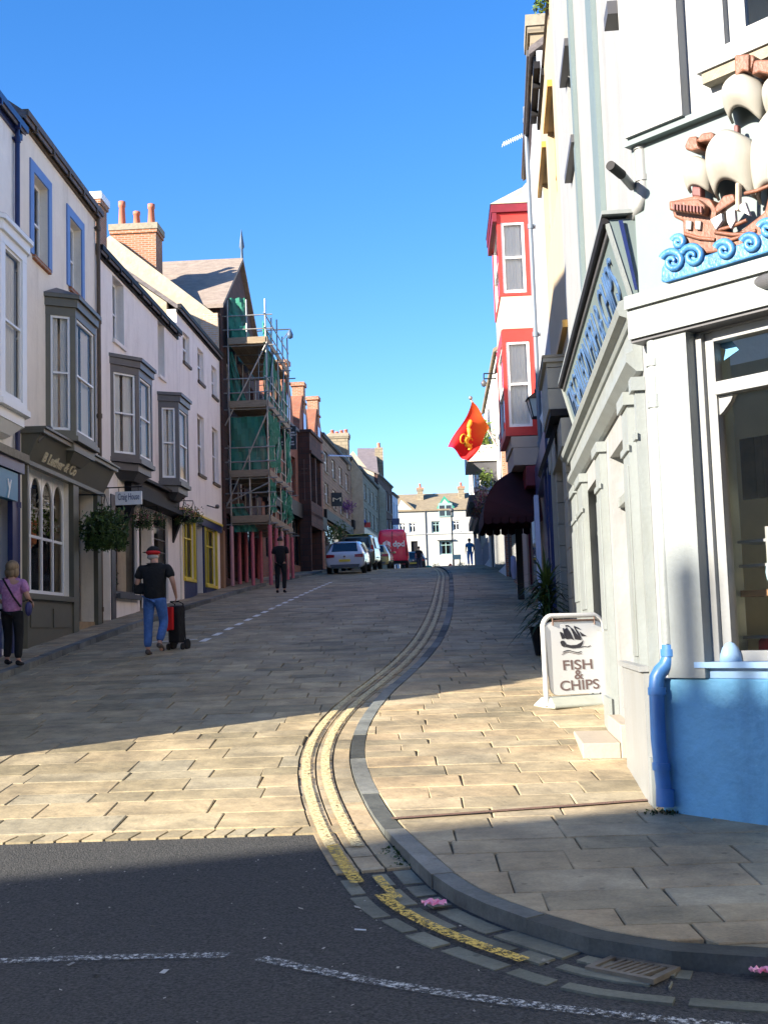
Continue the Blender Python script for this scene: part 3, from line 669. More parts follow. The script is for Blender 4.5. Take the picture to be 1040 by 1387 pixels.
# gully grate
gA, gB, gC = ground(792, 1316), ground(885, 1337), ground(822, 1307)
gr = thing('gully_grate', 'iron road gully grate with slanting bars beside the kerb', 'drain', gA)
u_ = (gB-gA); u_.z = 0; Lg = u_.length; u_.normalize(); v_ = Vector((-u_.y, u_.x, 0)); Wg = .23
iron = mat('worn_iron', (.15, .13, .10), .55, .3, 15, metal=.3)
def gbox(mb, a0, a1, b0, b1, z0, z1, sh=0):
    P = lambda a, b, z: Vector((gA.x, gA.y, g(gA.y)))+u_*(a+sh*b)+v_*b+Vector((0, 0, z))
    mb.hexa([P(a0, b0, z0), P(a1, b0, z0), P(a1, b1, z0), P(a0, b1, z0), P(a0, b0, z1), P(a1, b0, z1), P(a1, b1, z1), P(a0, b1, z1)])
m = MB(); gbox(m, 0, Lg, 0, .03, .0, .022); gbox(m, 0, Lg, Wg-.03, Wg, .0, .022); gbox(m, 0, .03, .03, Wg-.03, 0, .022); gbox(m, Lg-.03, Lg, .03, Wg-.03, 0, .022); m.build('frame', iron, gr)
for i in range(7): m = MB(); a = .045+(Lg-.12)*i/6.6; gbox(m, a, a+.018, .032, Wg-.032, 0, .020, .12); m.build('bar', iron, gr)
m = MB(); gbox(m, .03, Lg-.03, .03, Wg-.03, .003, .006); m.build('shaft', black, gr)
# weeds in the gutter
m = MB(); q = random.Random(4)
for i in range(900):
    t = Lk-.2-q.random()**1.5*2.4 if i < 700 else t_at_y(7.6)+q.uniform(-.25, .25); p = offset_pt(fk, t, -abs(q.gauss(.03, .05))); s_ = q.uniform(.008, .03)
    a = Vector((q.gauss(0, 1), q.gauss(0, 1), abs(q.gauss(.6, .5)))).normalized()*s_; b = Vector((q.gauss(0, 1), q.gauss(0, 1), 0)).normalized()*s_*.5
    p = Vector((p.x, p.y, g(p.y)+.006)); m.face([p, p+b+a*.5, p+a, p-b+a*.5], tone=q.random()*.7)
tag(m.build('weeds', leafA), 'small weeds and moss growing along the foot of the kerb', 'weeds', kind='stuff')
# litter
pinkm = mat('crisp_packet_pink', (.75, .04, .16), .3, .3, 30, col2=(.8, .5, .6))
def litter(px, py, sz, mm, label, seed, sq=.5, hh=0.0):
    c = ground(px, py); q = random.Random(seed); m = MB(); n = 9; G_ = [[c+Vector(((i/n-.5)*sz*2, (j/n-.5)*sz*1.2, .03+sz*sq*(.5+.5*math.sin(i*1.9+seed)*math.cos(j*2.3))*q.uniform(.4, 1)+hh)) for i in range(n+1)] for j in range(n+1)]
    for j in range(n):
        for i in range(n):
            if (i in (0, n-1)) and (j in (0, n-1)): continue
            m.face([G_[j][i], G_[j][i+1], G_[j+1][i+1], G_[j+1][i]])
    tag(m.build('litter', mm), label, 'litter')
litter(588, 1233, .065, pinkm, 'crumpled pink packet lying on the yellow line', 3)
litter(1032, 1326, .05, pinkm, 'torn pink wrapper in the gutter beyond the grate', 5)
whl = mat('litter_white', (.7, .7, .68), .6, .1, 10)
m = MB(); c = ground(486, 1265); m.tube([c+Vector((-.02, .01, .02)), c+Vector((.035, -.01, .02))], .004, 6); tag(m.build('litter', whl), 'white cigarette end lying on the dark asphalt', 'litter')
litter(246, 839, .09, whl, 'white scrap of paper at the left kerb ahead of the trolley', 8)

m = MB(); q = random.Random(77)
for i in range(420):
    y = q.uniform(4.2, 8.0); x = q.uniform(-3.2, 3.0)
    if x > fr(y)-.1: continue
    s_ = q.uniform(.004, .011)*(2.2 if q.random() < .05 else 1); z = g(y)+.004; c = Vector((x, y, z)); a = q.random()*6.28; e = Vector((math.cos(a), math.sin(a), 0))*s_; f_ = Vector((-e.y, e.x, 0))*q.uniform(.5, 1)
    m.face([c-e, c-f_, c+e+Vector((0, 0, s_*.5)), c+f_+Vector((0, 0, s_*.4))], tone=q.random())
tag(m.build('grit', slabmat('grit_stone', [(.2, .2, .19), (.4, .4, .38), (.7, .7, .68)])), 'scattered pale grit on the dark asphalt', 'grit', kind='stuff')
# ================================================================== LEFT ROW
PV = .12
a0 = ground(99, 856, PV); dA = ray(554, 856)
FA = Fac((a0.x, a0.y), (dA.x, dA.y))
sZ, sA = FA.uv(26.5, 420)[0], FA.uv(131.5, 500)[0]
gz = lambda F, s: g(F.pt(s, 0).y)+PV
# ---- corner shop with the navy front (mostly left of the frame)
H = thing('shop_house', 'white rendered house with a navy shopfront at the left edge of the photo', 'house', FA.pt(sZ-5, gz(FA, sZ-5)))
s0 = sZ-11.3; zE = FA.uv(10, 160)[1]
wz = [opening(FA, 12-i*0, 12, 1, 2) for i in range(0)]
hol = [(sZ-1.9-.9, sZ-1.9, zE-2.7, zE-1.1), (sZ-5.2, sZ-4.2, zE-2.7, zE-1.1), (sZ-8.5, sZ-7.5, zE-2.7, zE-1.1)]
zsh = FA.uv(12, 640)[1]; zg = gz(FA, sZ)
hol2 = [(sZ-3.3, sZ-1.15, zg+.55, zsh-.35), (sZ-1.0, sZ-.42, zg+.02, zsh-.35), (sZ-7, sZ-3.6, zg+.4, zsh-.5)]
shell(H, FA, s0, sZ, -0.5, zE, hol+hol2, white, slate, depth=7.5, rise=2.6)
for h in hol: window(H, FA, *h, whitep, .1, sill=concrete)
for h in (hol2[0], hol2[2]): window(H, FA, *h, navy, .08, style='plain', curt=0, gl=clearglass)
m = MB(); h = hol2[1]; m.fbox(FA, h[0], h[1], h[2], h[3], -.5, -.45); m.build('door', navy, H)
gutter(H, FA, s0, sZ+.05, zE+.1, navy)
oriel(H, FA, sZ-2.6, sZ-.25, sZ-2.1, sZ-.8, .40, FA.uv(8, 560)[1], FA.uv(12, 352)[1], whitep, caph=.2, curt=1, post=.22)
m = MB(); zc = FA.uv(12, 622)[1]; m.fbox(FA, s0, sZ-.12, zc-.02, zc+.12, .002, .22); m.build('shop_cornice', concrete, H)
m = MB(); m.fbox(FA, s0, sZ-.2, zc-.22, zc-.022, .002, .16); m.fbox(FA, sZ-.62, sZ-.28, zg-.3, zc-.222, .002, .09); m.fbox(FA, sZ-3.55, sZ-3.35, zg-.5, zc-.222, .002, .12)
m.fbox(FA, sZ-3.3, sZ-1.12, zg-.5, zg+.52, .002, .08); m.build('shopfront', navy, H)
signblue = mat('teal_sign', (.03, .20, .34), .4, .08, 4)
m = MB(); m.fbox(FA, s0, sZ-.45, zc-.72, zc-.24, .002, .12); sg = m.build('fascia_sign', signblue, H)
text('y', FA, sZ-1.0, zc-.60, .34, .125, whitep, sg)
downpipe(H, FA, sZ-.30, zg, zE+.05, navy, .045, .07)

# ---- A: cream house with blue window surrounds
zE = FA.uv(80, 228)[1]
H = thing('shop_house', 'cream house with blue window surrounds over an olive shopfront', 'house', FA.pt((sZ+sA)/2, gz(FA, sZ)))
w1 = opening(FA, 45, 65, 233, 345, 0); w2 = opening(FA, 94, 110, 293, 388, 0)
zf0, zf1 = FA.uv(60, 636)[1], FA.uv(60, 603)[1]
zg = gz(FA, sA)-.35
wsh = opening(FA, 32, 93.5, 640, 803, 0); sd0, sd1 = FA.uv(101, 750)[0], FA.uv(127, 750)[0]
door = (sd0, sd1, zg-.4, zf0-.02)
wsh = (wsh[0], wsh[1], FA.uv(60, 806)[1], zf0-.05)
shell(H, FA, sZ, sA, -.2, zE, [w1, w2, wsh, door], cream, slate, depth=8, rise=2.9)
for w in (w1, w2): window(H, FA, *w, whitep, .16, 'sash', curt=.5, cside=1, sill=brick, trim=bluetrim, trimw=.2, bars=(1, 0))
gutter(H, FA, sZ+.02, sA+.1, zE+.12, brown)
b0 = FA.uv(62, 500)[0]; i0 = FA.uv(103, 500, .5)[0]; i1 = FA.uv(131, 520, .5)[0]
i1 = min(i1, sA-.45)
zt = FA.uv(103, 418, .5)[1]; zb = FA.uv(103, 590, .5)[1]
oriel(H, FA, b0, i1+.35, i0, i1, .5, zb, zt, olive, caph=.30)
downpipe(H, FA, sA-.06, gz(FA, sA), zE, brown, .045)
# arched four-light shop window
f = MB(); a, b_, z0, z1 = wsh; D = -.10; n = 4; fw = .06; lw_ = (b_-a)/n
f.fbox(FA, a, b_, z0, z0+.09, D-.06, D); f.fbox(FA, a, a+fw, z0+.09, z1, D-.06, D); f.fbox(FA, b_-fw, b_, z0+.09, z1, D-.06, D)
for i in range(1, n): f.fbox(FA, a+lw_*i-.028, a+lw_*i+.028, z0+.09, z1, D-.055, D+.004)
zm = FA.uv(60, 728)[1]; f.fbox(FA, a+fw, b_-fw, zm-.025, zm+.025, D-.05, D-.006)
for i in range(n):     # arched heads
    x0_, x1_ = a+lw_*i+.028, a+lw_*(i+1)-.028; cx = (x0_+x1_)/2; rr = (x1_-x0_)/2; zc = z1-.12-rr*1.5; K = 12
    arc = [(cx-rr*math.cos(math.pi*k/K), zc+rr*1.5*math.sin(math.pi*k/K)) for k in range(K+1)]
    for k in range(K):
        p, q_ = arc[k], arc[k+1]; f.prism([FA.pt(p[0], p[1], D-.05), FA.pt(q_[0], q_[1], D-.05), FA.pt(q_[0], z1, D-.05), FA.pt(p[0], z1, D-.05)], FA.n*.045)
wo = f.build('shop_window', whitep, H); m = MB(); m.face([FA.pt(a, z0, D-.03), FA.pt(b_, z0, D-.03), FA.pt(b_, z1, D-.03), FA.pt(a, z1, D-.03)]); m.build('pane', clearglass, wo)
# display behind the window: shelf, clothes, flowers
m = MB(); m.fbox(FA, a-.1, b_+.1, z0-.05, z0, -1.5, -.3); m.build('display_floor', mat('pale_wood', (.45, .35, .22)), H)
pale = mat('display_cream', (.62, .56, .42), .8, .2, 9); tanm = mat('display_orange', (.50, .17, .06), .8, .4, 9)
warm = bpy.data.lights.new('shop_lamp', 'POINT'); 
for k, (dx, w, h0, h1, mm) in enumerate(((.35, .28, .0, .95, pale), (.95, .26, .0, 1.15, pale), (1.35, .3, .9, 1.45, tanm), (1.9, .34, 0, .95, black), (1.75, .22, 1.0, 1.5, tanm), (2.45, .3, .0, 1.25, black))):
    m = MB(); c = FA.pt(a+dx, z0+h0, -.42); hh = h1-h0
    m.lathe(c, [(w*.45, 0), (w*.5, hh*.2), (w*.38, hh*.55), (w*.55, hh*.85), (w*.2, hh), (.02, hh*1.02)], 12); tag(m.build('display_clothes', mm), ('pale dress on a stand at the left of the arched shop window', 'pale coat on a stand second from the left in the arched shop window', 'orange jacket hanging in the middle of the arched shop window', 'black dress on a stand in the third light of the arched window', 'orange scarf hanging above the black dress in the arched window', 'black coat on a stand at the right of the arched shop window')[k], 'clothes')
m = MB()
for i in range(9): leafblob(m, FA.pt(a+.15+i*(b_-a-.3)/8, z1-.85+.12*math.sin(i*2.1), -.38), (.2, .16, .26), 60, .05, seed=50+i)
tag(m.build('window_garland', leafB), 'white and green flower garland hanging in the arched shop window', 'garland')
m = MB()
for i in range(9): leafblob(m, FA.pt(a+.2+i*(b_-a-.3)/8, z1-.75+.2*math.cos(i*2.7), -.34), (.2, .14, .3), 26, .05, seed=90+i)
tag(m.build('window_blossom', whitep), 'white blossoms hanging among green leaves in the arched shop window', 'flowers')
m = MB(); m.fbox(FA, a-.1, b_+.1, z0-.05, z1-.1, -.72, -.69); m.build('display_brightener', mat('display_brightener', (.80, .70, .52), .9, .35, 2.2, col2=(.45, .33, .2)), H)  # pale board added to make the dim window look brighter
# olive shopfront joinery and fascia board with end corbels
m = MB(); m.fbox(FA, sZ+.14, a-.0, zg-.4, zf0-.02, .002, .1); m.fbox(FA, b_, sd0-.0, zg-.4, zf0-.02, .002, .1); m.fbox(FA, sd1, sA-.02, zg-.4, zf0-.02, .002, .1)
m.fbox(FA, a, b_, zg-.6, z0-.1, .002, .07); m.fbox(FA, a-.05, b_+.05, z0-.098, z0-.002, .002, .14); m.fbox(FA, a+.15, (a+b_)/2-.1, zg+.25, z0-.25, .072, .09); m.fbox(FA, (a+b_)/2+.1, b_-.15, zg+.25, z0-.25, .072, .09); m.build('shopfront', olive, H)
m = MB(); m.fbox(FA, sd0, sd1, zg-.5, door[3], -1.25, -1.2); m.fbox(FA, sd0+.02, sd0+.05, zg-.4, door[3], -1.19, -.29); m.build('door', mat('dark_olive_door', (.03, .03, .022), .5), H)
m = MB(); gs = g(FA.pt(sd0, 0).y)+PV; m.fbox(FA, sd0, sd1, gs-.3, gs+.2, -1.0, .02); m.build('doorstep', mat('worn_step', (.35, .24, .12), .8, .2, 5), H)
m = MB(); t = .02
P = lambda s, z, d: FA.pt(s, z, d)
A0, A1 = sZ+.1, sA+.12
m.faces([P(A0, zf0, .10), P(A1, zf0, .10), P(A1, zf1, .34), P(A0, zf1, .34), P(A0, zf0, .003), P(A1, zf0, .003), P(A1, zf1, .003), P(A0, zf1, .003)], [(0, 1, 2, 3), (4, 7, 6, 5), (0, 4, 5, 1), (3, 2, 6, 7), (0, 3, 7, 4), (1, 5, 6, 2)])
sg = m.build('fascia_sign', olive, H)
m = MB(); m.fbox(FA, A0-.05, A1+.05, zf1+.003, zf1+.08, .003, .42); m.fbox(FA, A0-.05, A1+.05, zf1+.083, zf1+.12, .003, .46); m.fbox(FA, A0, A1, zf0-.08, zf0-.003, .003, .13); m.build('fascia_moulding', olive, H)
upv = (FA.n*.24+Vector((0, 0, zf1-zf0))).normalized(); signcol = mat('sign_letters', (.62, .55, .38), .5, .05)
st0 = FA.uv(59, 645, .18)[0]; st1 = FA.uv(103, 660, .18)[0]
text('B Luther & Co', FA, st0, zf0+(zf1-zf0)*.14, (zf1-zf0)*.42, .10+.24*.14+.012, signcol, sg, width=st1-st0, up=upv, bold=.006)
# camera on the wall, cctv-like lamp
def wall_spot(F, s, z, m, label, d=.0, L=.42, tilt=.5, flip=1):
    q = MB(); q.tube([F.pt(s, z, d), F.pt(s, z, d+.22)], .016, 8); p = F.pt(s, z-.1, d+.24); e = p + (F.u*.55*flip+F.n*.3+Vector((0, 0, tilt))).normalized()*L
    q.tube([p, p.lerp(e, .85)], .055, 12); q.tube([p.lerp(e, .852), e], .062, 12)
    return tag(q.build('floodlight', m), label, 'wall light')
s_, z_0 = FA.uv(32, 590)
wall_spot(FA, s_, z_0, greyp, 'slim grey spotlight pointing up on the cream wall beside the navy downpipe')
# small chimneys behind A's eaves
H2 = H
s_, z_ = FA.uv(88, 210, -3); chimney(H, FA, sZ+2.6+.0, sZ+3.1, -4.7, -3.9, zE+1.5, FA.uv(88, 205, -4.0)[1]+.2, cream, whitep, 2, ph=.25)

# ---- B: white house with two grey oriels
dB = ray(612, 855); pB = FA.pt(sA+.003, 0)
FB = Fac((pB.x, pB.y), (dB.x, dB.y)); sB = FB.uv(241, 560)[0]; sC = FB.uv(299.5, 640)[0]
zE = FB.uv(180, 392)[1]
H = thing('shop_house', 'white house with two dark grey bay windows and a black gutter', 'house', FB.pt(sB/2, gz(FB, sB/2)))
w1 = opening(FB, 153, 168, 372, 458); w2 = opening(FB, 214, 223, 432, 506)
zc = FB.uv(210, 692)[1]; gB = gz(FB, sB)
d1 = opening(FB, 135, 149, 655, 830); 
s155, s194, s200, s236 = FB.uv(156, 750)[0], FB.uv(186, 750)[0], FB.uv(193, 750)[0], FB.uv(236, 750)[0]
sh1 = (s155, s194, FB.uv(156, 803)[1], zc-.05); sh2 = (FB.uv(189, 750)[0], FB.uv(206, 750)[0], gB-.8, zc-.05); sh3 = (FB.uv(209, 750)[0], FB.uv(228, 750)[0], gB-.1, zc-.05)
shell(H, FB, 0, sB, .3, zE, [w1, w2, (d1[0], d1[1], gz(FB, d1[0])-.1, d1[3]), sh1, sh2, sh3], pinkw, slate, depth=6.5, rise=1.9, sidem=limewash)
for w in (w1, w2): window(H, FB, *w, whitep, .2, 'sash', curt=.4, cside=1, bars=(1, 1), sill=pinkw)
gutter(H, FB, .0, sB+.05, zE+.12, black)
i0, i1 = FB.uv(189, 560, .5)[0], FB.uv(207, 560, .5)[0]; b0 = FB.uv(150, 560)[0]
oriel(H, FB, b0, i1+.35, i0, i1, .5, FB.uv(189, 622, .5)[1], FB.uv(189, 500, .5)[1], greyp, caph=.12)
i0, i1 = FB.uv(243, 600, .5)[0], FB.uv(256, 600, .5)[0]; b0 = FB.uv(215, 600)[0]
oriel(H, FB, b0, i1+.35, i0, i1, .5, FB.uv(243, 652, .5)[1], FB.uv(243, 545, .5)[1], greyp, caph=.12)
window(H, FB, *sh1, greyp, .06, 'plain', curt=0, gl=clearglass, fw=.05, name='shop_window'); window(H, FB, *sh3, greyp, .06, 'plain', curt=0, gl=clearglass, fw=.05, name='shop_window', bars=(0, 6))
m = MB(); h = sh2; m.fbox(FB, h[0], h[1], h[2], h[3], -.62, -.56); m.build('door', mat('cream_door', (.62, .55, .40), .5), H)
m = MB(); h = d1; m.fbox(FB, h[0], h[1], gz(FB, h[0])-.2, h[3], -.32, -.27); m.build('side_door', mat('stone_door', (.42, .38, .28), .6), H)
# black canopy shelf over the shop
m = MB(); c0, c1 = FB.uv(168, 700)[0], FB.uv(236, 720)[0]
m.fbox(FB, c0, c1, zc, zc+.10, .003, .42); m.fbox(FB, c0+.05, c1-.05, zc+.103, zc+.55, .003, .18); m.fbox(FB, c0, c1, zc+.55, zc+.62, .003, .30)
for s in (c0+.03, c1-.23): m.prism([FB.pt(s, zc-.005, .003), FB.pt(s, zc-.005, .36), FB.pt(s, zc-.2, .2), FB.pt(s, zc-.7, .003)], FB.u*.2)
m.build('shop_canopy', black, H)
m = MB(); m.fbox(FB, s155-.35, s155-.02, FB.uv(150, 640)[1]-3.6, zc-.01, .002, .03); m.fbox(FB, s155, s194, sh1[2]-.12, sh1[2]-.01, .002, .12); m.build('shopfront', greyp, H)
m = MB(); sc0 = FB.uv(160, 700)[0]; m.fbox(FB, sc0, s194, zc-.05, zc+.6, .002, .01); m.build('wall_panel', cream, H)
# glimpses inside the shop
m = MB()
for i in range(4): leafblob(m, FB.pt(s155+.3+i*.35, sh1[2]+.35, -.5), (.2, .2, .35), 60, .06, seed=130+i)
tag(m.build('window_plants', leafA), 'leafy plants standing inside the shop window behind the man', 'plants')
m = MB(); 
for i in range(5): m.fbox(FB, s155+.1+i*.32, s155+.33+i*.32, sh1[2]+.9, sh1[3]-.15-.1*(i % 2), -.5, -.46)
tag(m.build('window_display', mat('display_white', (.72, .72, .66))), 'white hangings inside the shop window behind the man', 'display')
# hanging sign, bracket and baskets
def hanging_sign(F, s, z, w, h, d0, board, body, tm, label, th=.05, extra=None, size=.45):
    T = thing('hanging_sign', label, 'sign', F.pt(s, z+h, 0))
    q = MB(); q.tube([F.pt(s, z+h+.10, .002), F.pt(s, z+h+.10, d0+w)], .014, 8); q.tube([F.pt(s, z+h+.1, d0+.08), F.pt(s, z+h, d0+.08)], .008, 6); q.tube([F.pt(s, z+h+.1, d0+w-.08), F.pt(s, z+h, d0+w-.08)], .008, 6); q.build('bracket', black, T)
    q = MB(); q.hexa([F.pt(s-th/2, z, d0), F.pt(s-th/2, z, d0+w), F.pt(s+th/2, z, d0+w), F.pt(s+th/2, z, d0), F.pt(s-th/2, z+h, d0), F.pt(s-th/2, z+h, d0+w), F.pt(s+th/2, z+h, d0+w), F.pt(s+th/2, z+h, d0)]); b = q.build('board', board, T, bevel=.006)
    p = F.pt(s-th/2, 0, d0); G_ = Fac((p.x, p.y), (F.n.x, F.n.y)); 
    for k, ln in enumerate(body):
        hh = h/(len(body)+.6)*size*1.3; text(ln, G_, w*.10, z+h*(1-(k+.8)/(len(body)+.25))+.02*h, hh, .004, tm, b, width=w*.8 if len(ln) > 5 else None, thick=.006)
    if extra: extra(G_, b)
    return T
sgx = FB.uv(157, 674)[0]; px0 = FB.uv(172, 674, .8)
hs_s = (FB.uv(157, 674, .05)[0]+FB.uv(193, 674, .9)[0])/2
hang_z = FB.uv(175, 685, .5)[1]
# choose the plane on which the board spans 156..193 px
best = None
for k in range(200):
    s = k*.05; A = FB.pt(s, hang_z, .25); rx = (A-CAM); u1 = 520+FPX*rx.dot(cR)/rx.dot(cF); 
    if best is None or abs(u1-156.5) < best[0]: best = (abs(u1-156.5), s)
s = best[1]; A = FB.pt(s, 0, .25); 
zz = at(175, 684, A.y).z
wsg = (at(193, 674, A.y).x-at(156.5, 674, A.y).x)
hanging_sign(FB, s, zz, wsg, .50*wsg, .25, whitep, ['Craig House'], mat('ink_blue', (.03, .05, .14), .5), 'white hanging sign with dark lettering above the hanging basket', size=.62)
def basket(F, px, py, Y, r, label, lm, n=900, seed=3, drop=.9, petals=None):
    s_, z_ = F.uv(px, py, r+.12); c = F.pt(s_, z_, r+.12); T = thing('hanging_basket', label, 'hanging basket', c)
    m = MB(); m.lathe(c+Vector((0, 0, -r*.75)), [(.02, 0), (r*.35, r*.1), (r*.55, r*.5), (r*.58, r*.55)], 14); m.build('basket', black, T)
    m = MB()
    for k in range(3): a_ = k*2.1; m.tube([c+Vector((math.cos(a_)*r*.5, math.sin(a_)*r*.5, -r*.2)), c+Vector((0, 0, r*1.5))], .006, 5)
    s_, z_ = 0, 0; w = (c-F.p0).dot(F.n); sF = (c-F.p0).dot(F.u); m.tube([c+Vector((0, 0, r*1.5)), F.pt(sF, c.z+r*1.55, .003)], .012, 6); m.build('bracket', black, T)
    m = MB(); leafblob(m, c, (r, r, r*drop), n, r*.11, seed=seed)
    for k in range(int(n/9)):
        q = random.Random(seed*100+k); a_ = q.random()*6.28; p = c+Vector((math.cos(a_)*r*.8, math.sin(a_)*r*.8, -r*.4*q.random())); 
        for j in range(4): p = p+Vector((q.uniform(-.02, .02), q.uniform(-.02, .02), -r*.14)); leafblob(m, p, (.03, .03, .03), 2, r*.09, seed=seed+k*7+j)
    m.build('foliage', lm, T)
    if petals:
        m = MB(); leafblob(m, c, (r*1.02, r*1.02, r*drop*.95), n//4, r*.13, seed=seed+5); m.build('flowers', petals, T)
    return T
basket(FB, 143, 716, 26.6, .47, 'large dark green hanging basket beside the olive shopfront', leafA, 2200, 3)
basket(FB, 193, 703, 33, .27, 'hanging basket with red and pink flowers behind the white sign', leafA, 500, 4, petals=petal)
basket(FB, 213, 703, 34.5, .22, 'hanging basket of pink flowers under the second bay window', leafA, 350, 6, petals=petal)

# ---- C: pale house with the yellow shopfront
H = thing('shop_house', 'pale pink house with a narrow yellow shopfront beside the scaffolding', 'house', FB.pt((sB+sC)/2, gz(FB, sB+2)))
zE = FB.uv(268, 452)[1]
ws = [opening(FB, 248, 257, 448, 488), opening(FB, 268, 276, 470, 514), opening(FB, 287, 294, 494, 534), opening(FB, 268, 277, 560, 640), opening(FB, 288, 296, 578, 652)]
zt = FB.uv(240, 690)[1]; zgC = gz(FB, sB)
zt = FB.uv(262, 708)[1]
y1 = (FB.uv(247, 750)[0], FB.uv(262, 750)[0], FB.uv(250, 783)[1], zt); y2 = (FB.uv(265, 750)[0], FB.uv(274.5, 750)[0], zgC+.2, zt); y3 = (FB.uv(276.5, 750)[0], FB.uv(291, 750)[0], FB.uv(280, 792)[1], zt)
shell(H, FB, sB+.01, sC, .5, zE, ws+[y1, y2, y3], pinkw, slate, depth=8, rise=3.0, sidem=limewash)
for i, w in enumerate(ws): window(H, FB, *w, whitep, .1, 'sash', curt=1, sill=brown)
gutter(H, FB, sB-.05, sC+.02, zE+.12, black, brackets=False)
for w in (y1, y3): window(H, FB, *w, yellowp, .04, 'cross', curt=0, gl=clearglass, fw=.055, name='shop_window')
m = MB(); m.fbox(FB, y2[0], y2[1], y2[2], y2[3], -.45, -.4); m.build('door', black, H)
m = MB(); m.fbox(FB, y1[0]-.15, sC-.5, zt+.002, zt+.22, .002, .10); m.fbox(FB, y1[1]+.07, y2[0]-.005, zgC-.5, zt, .002, .05); m.fbox(FB, y2[1]+.005, y3[0]-.07, zgC-.5, zt, .002, .05); m.build('shopfront', navy, H)
m = MB(); m.fbox(FB, y1[0]-.15, sC-.5, zt+.222, zt+.28, .002, .14); m.fbox(FB, y1[0]-.12, y1[0]-.005, y1[2]-.08, zt, .002, .06); m.fbox(FB, y1[1]+.005, y1[1]+.065, y1[2], zt, .002, .08); m.fbox(FB, y3[0]-.065, y3[0]-.005, y3[2], zt, .002, .08); m.fbox(FB, y3[1]+.005, y3[1]+.12, y3[2]-.1, zt, .002, .08)
m.fbox(FB, y1[0], y1[1], y1[2]-.09, y1[2]-.002, .002, .10); m.fbox(FB, y3[0], y3[1], y3[2]-.09, y3[2]-.002, .002, .10); m.build('shopfront', yellowp, H)
for y_ in (y1, y3): m = MB(); m.fbox(FB, y_[0], y_[1], zgC-.5, y_[2]-.095, .002, .06); m.build('stall_riser', navy, H)
wood = mat('brown_timber', (.25, .13, .06), .6, .25, 4, stretch=(1, 1, .2))
m = MB(); m.fbox(FB, sC-.42, sC-.1, zgC-.2, zt+.1, .002, .12); m.build('corner_post', wood, H)
m = MB(); m.fbox(FB, sB+.02, sB+.35, zgC-.6, zt+.1, .002, .05); m.build('pilaster', cream, H)
m = MB(); s_, z_ = FB.uv(293, 684, .3); m.tube([FB.pt(s_, z_, .002), FB.pt(s_, z_-.1, .3)], .02, 6); m.ell(FB.pt(s_, z_-.05, .34), (.07, .12, .07)); tag(m.build('wall_lamp', greyp), 'small dark lamp on the pale wall above the yellow shopfront', 'wall light')
basket(FB, 250, 697, 38, .30, 'hanging basket of purple and yellow flowers at the yellow shopfront', leafA, 400, 8, petals=petal)
basket(FB, 262, 698, 40, .28, 'hanging basket of faded orange flowers nearer the scaffolding', leafA, 400, 9, petals=slabmat('petals_orange', [(.5, .2, .05), (.6, .35, .1), (.3, .1, .05)]))
m = MB()
for i in range(3): leafblob(m, FB.pt(y1[0]+.3+i*.8, zt-.7, -.45), (.25, .2, .5), 40, .08, seed=180+i)
tag(m.build('window_display', whitep), 'white knick-knacks shown inside the yellow shop window', 'display')
# brick stack on B/C party wall and limewashed gable beyond
chimney(H, FB, sB+.35, sB+1.1, FB.sub((0, 0), (1, 0)).n.dot(Vector((0, 0, 0)))-3.1, -2.35, zE, at(134, 252, FB.pt(sB, 0).y).z, brick, whitep, 0)
H = thing('gable_house', 'tall limewashed gable with a slate roof rising behind the scaffolding', 'house', FB.pt(sC+3, gz(FB, sC+3)))
zfun = lambda px, py: FB.uv(px, py)
Yc = FB.pt(sC, 0).y
A, B_ = at(296, 427, Yc), at(147, 316, Yc)
dA_ = (A-FB.p0).dot(FB.n); dB_ = (B_-FB.p0).dot(FB.n); sg_ = sC+.02
m = MB(); prof = [(dA_, 2.0), (dA_, A.z), (dB_, B_.z), (2*dB_-dA_, A.z), (2*dB_-dA_, 2.0)]
m.prism([FB.pt(sg_, z, min(d, -.05)) for d, z in prof], FB.u*.35); m.build('side_gable', limewash, H)
m = MB(); zq = at(285, 480, Yc).z; m.fbox(FB, sg_-.012, sg_-.001, zq-.6, at(285, 424, Yc).z, dA_-.62, dA_-.03); m.build('brick_patch', brickmat('pale_brick', (.62, .36, .20), (.68, .45, .28), (.6, .5, .4)), H)
c0, c1 = at(151, 300, Yc+.6), at(212, 300, Yc+.6)
chimney(H, FB, sg_+.36, sg_+1.3, (c0-FB.p0).dot(FB.n), (c1-FB.p0).dot(FB.n), A.z, at(180, 304, Yc+.6).z, brick, concrete, 3, ph=1.0)
# slate roof with its gable on the street
s1 = sC+.4; s2 = sC+8.6; zr = at(270, 357, FB.pt((s1+s2)/2, 0).y).z
zeH = FB.uv(310, 430)[1]
zHg = gz(FB, s1)
hh = [(s1+1.0+i*2.3, s1+2.2+i*2.3, zHg+3.4+j*3.0, zHg+5.2+j*3.0) for i in range(3) for j in range(2)]
shf = [(s1+.5, s1+2.6, zHg+.3, zHg+2.6), (s1+3.1, s1+4.3, zHg, zHg+2.6), (s1+4.8, s1+7.6, zHg+.3, zHg+2.6)]
shell(H, FB, s1, s2, 2.0, zeH, hh+shf, darkstone, tanslate, depth=12, rise=zr-zeH, over=.25, ridgeaxis='across', sidem=darkstone)
for w in hh: window(H, FB, *w, whitep, .15, 'cross', curt=.6)
for w in shf: window(H, FB, *w, darkred, .2, 'plain', curt=0, gl=darkglass, name='shop_window')
m = MB(); m.tube([FB.pt((s1+s2)/2, zr+.1, .1), FB.pt((s1+s2)/2, zr+.5, .1), FB.pt((s1+s2)/2, zr+.6, .1), FB.pt((s1+s2)/2, zr+1.3, .1)], [.06, .05, .11, .01], 8); m.build('finial', mat('lead_blue', (.06, .10, .16), .5), H)

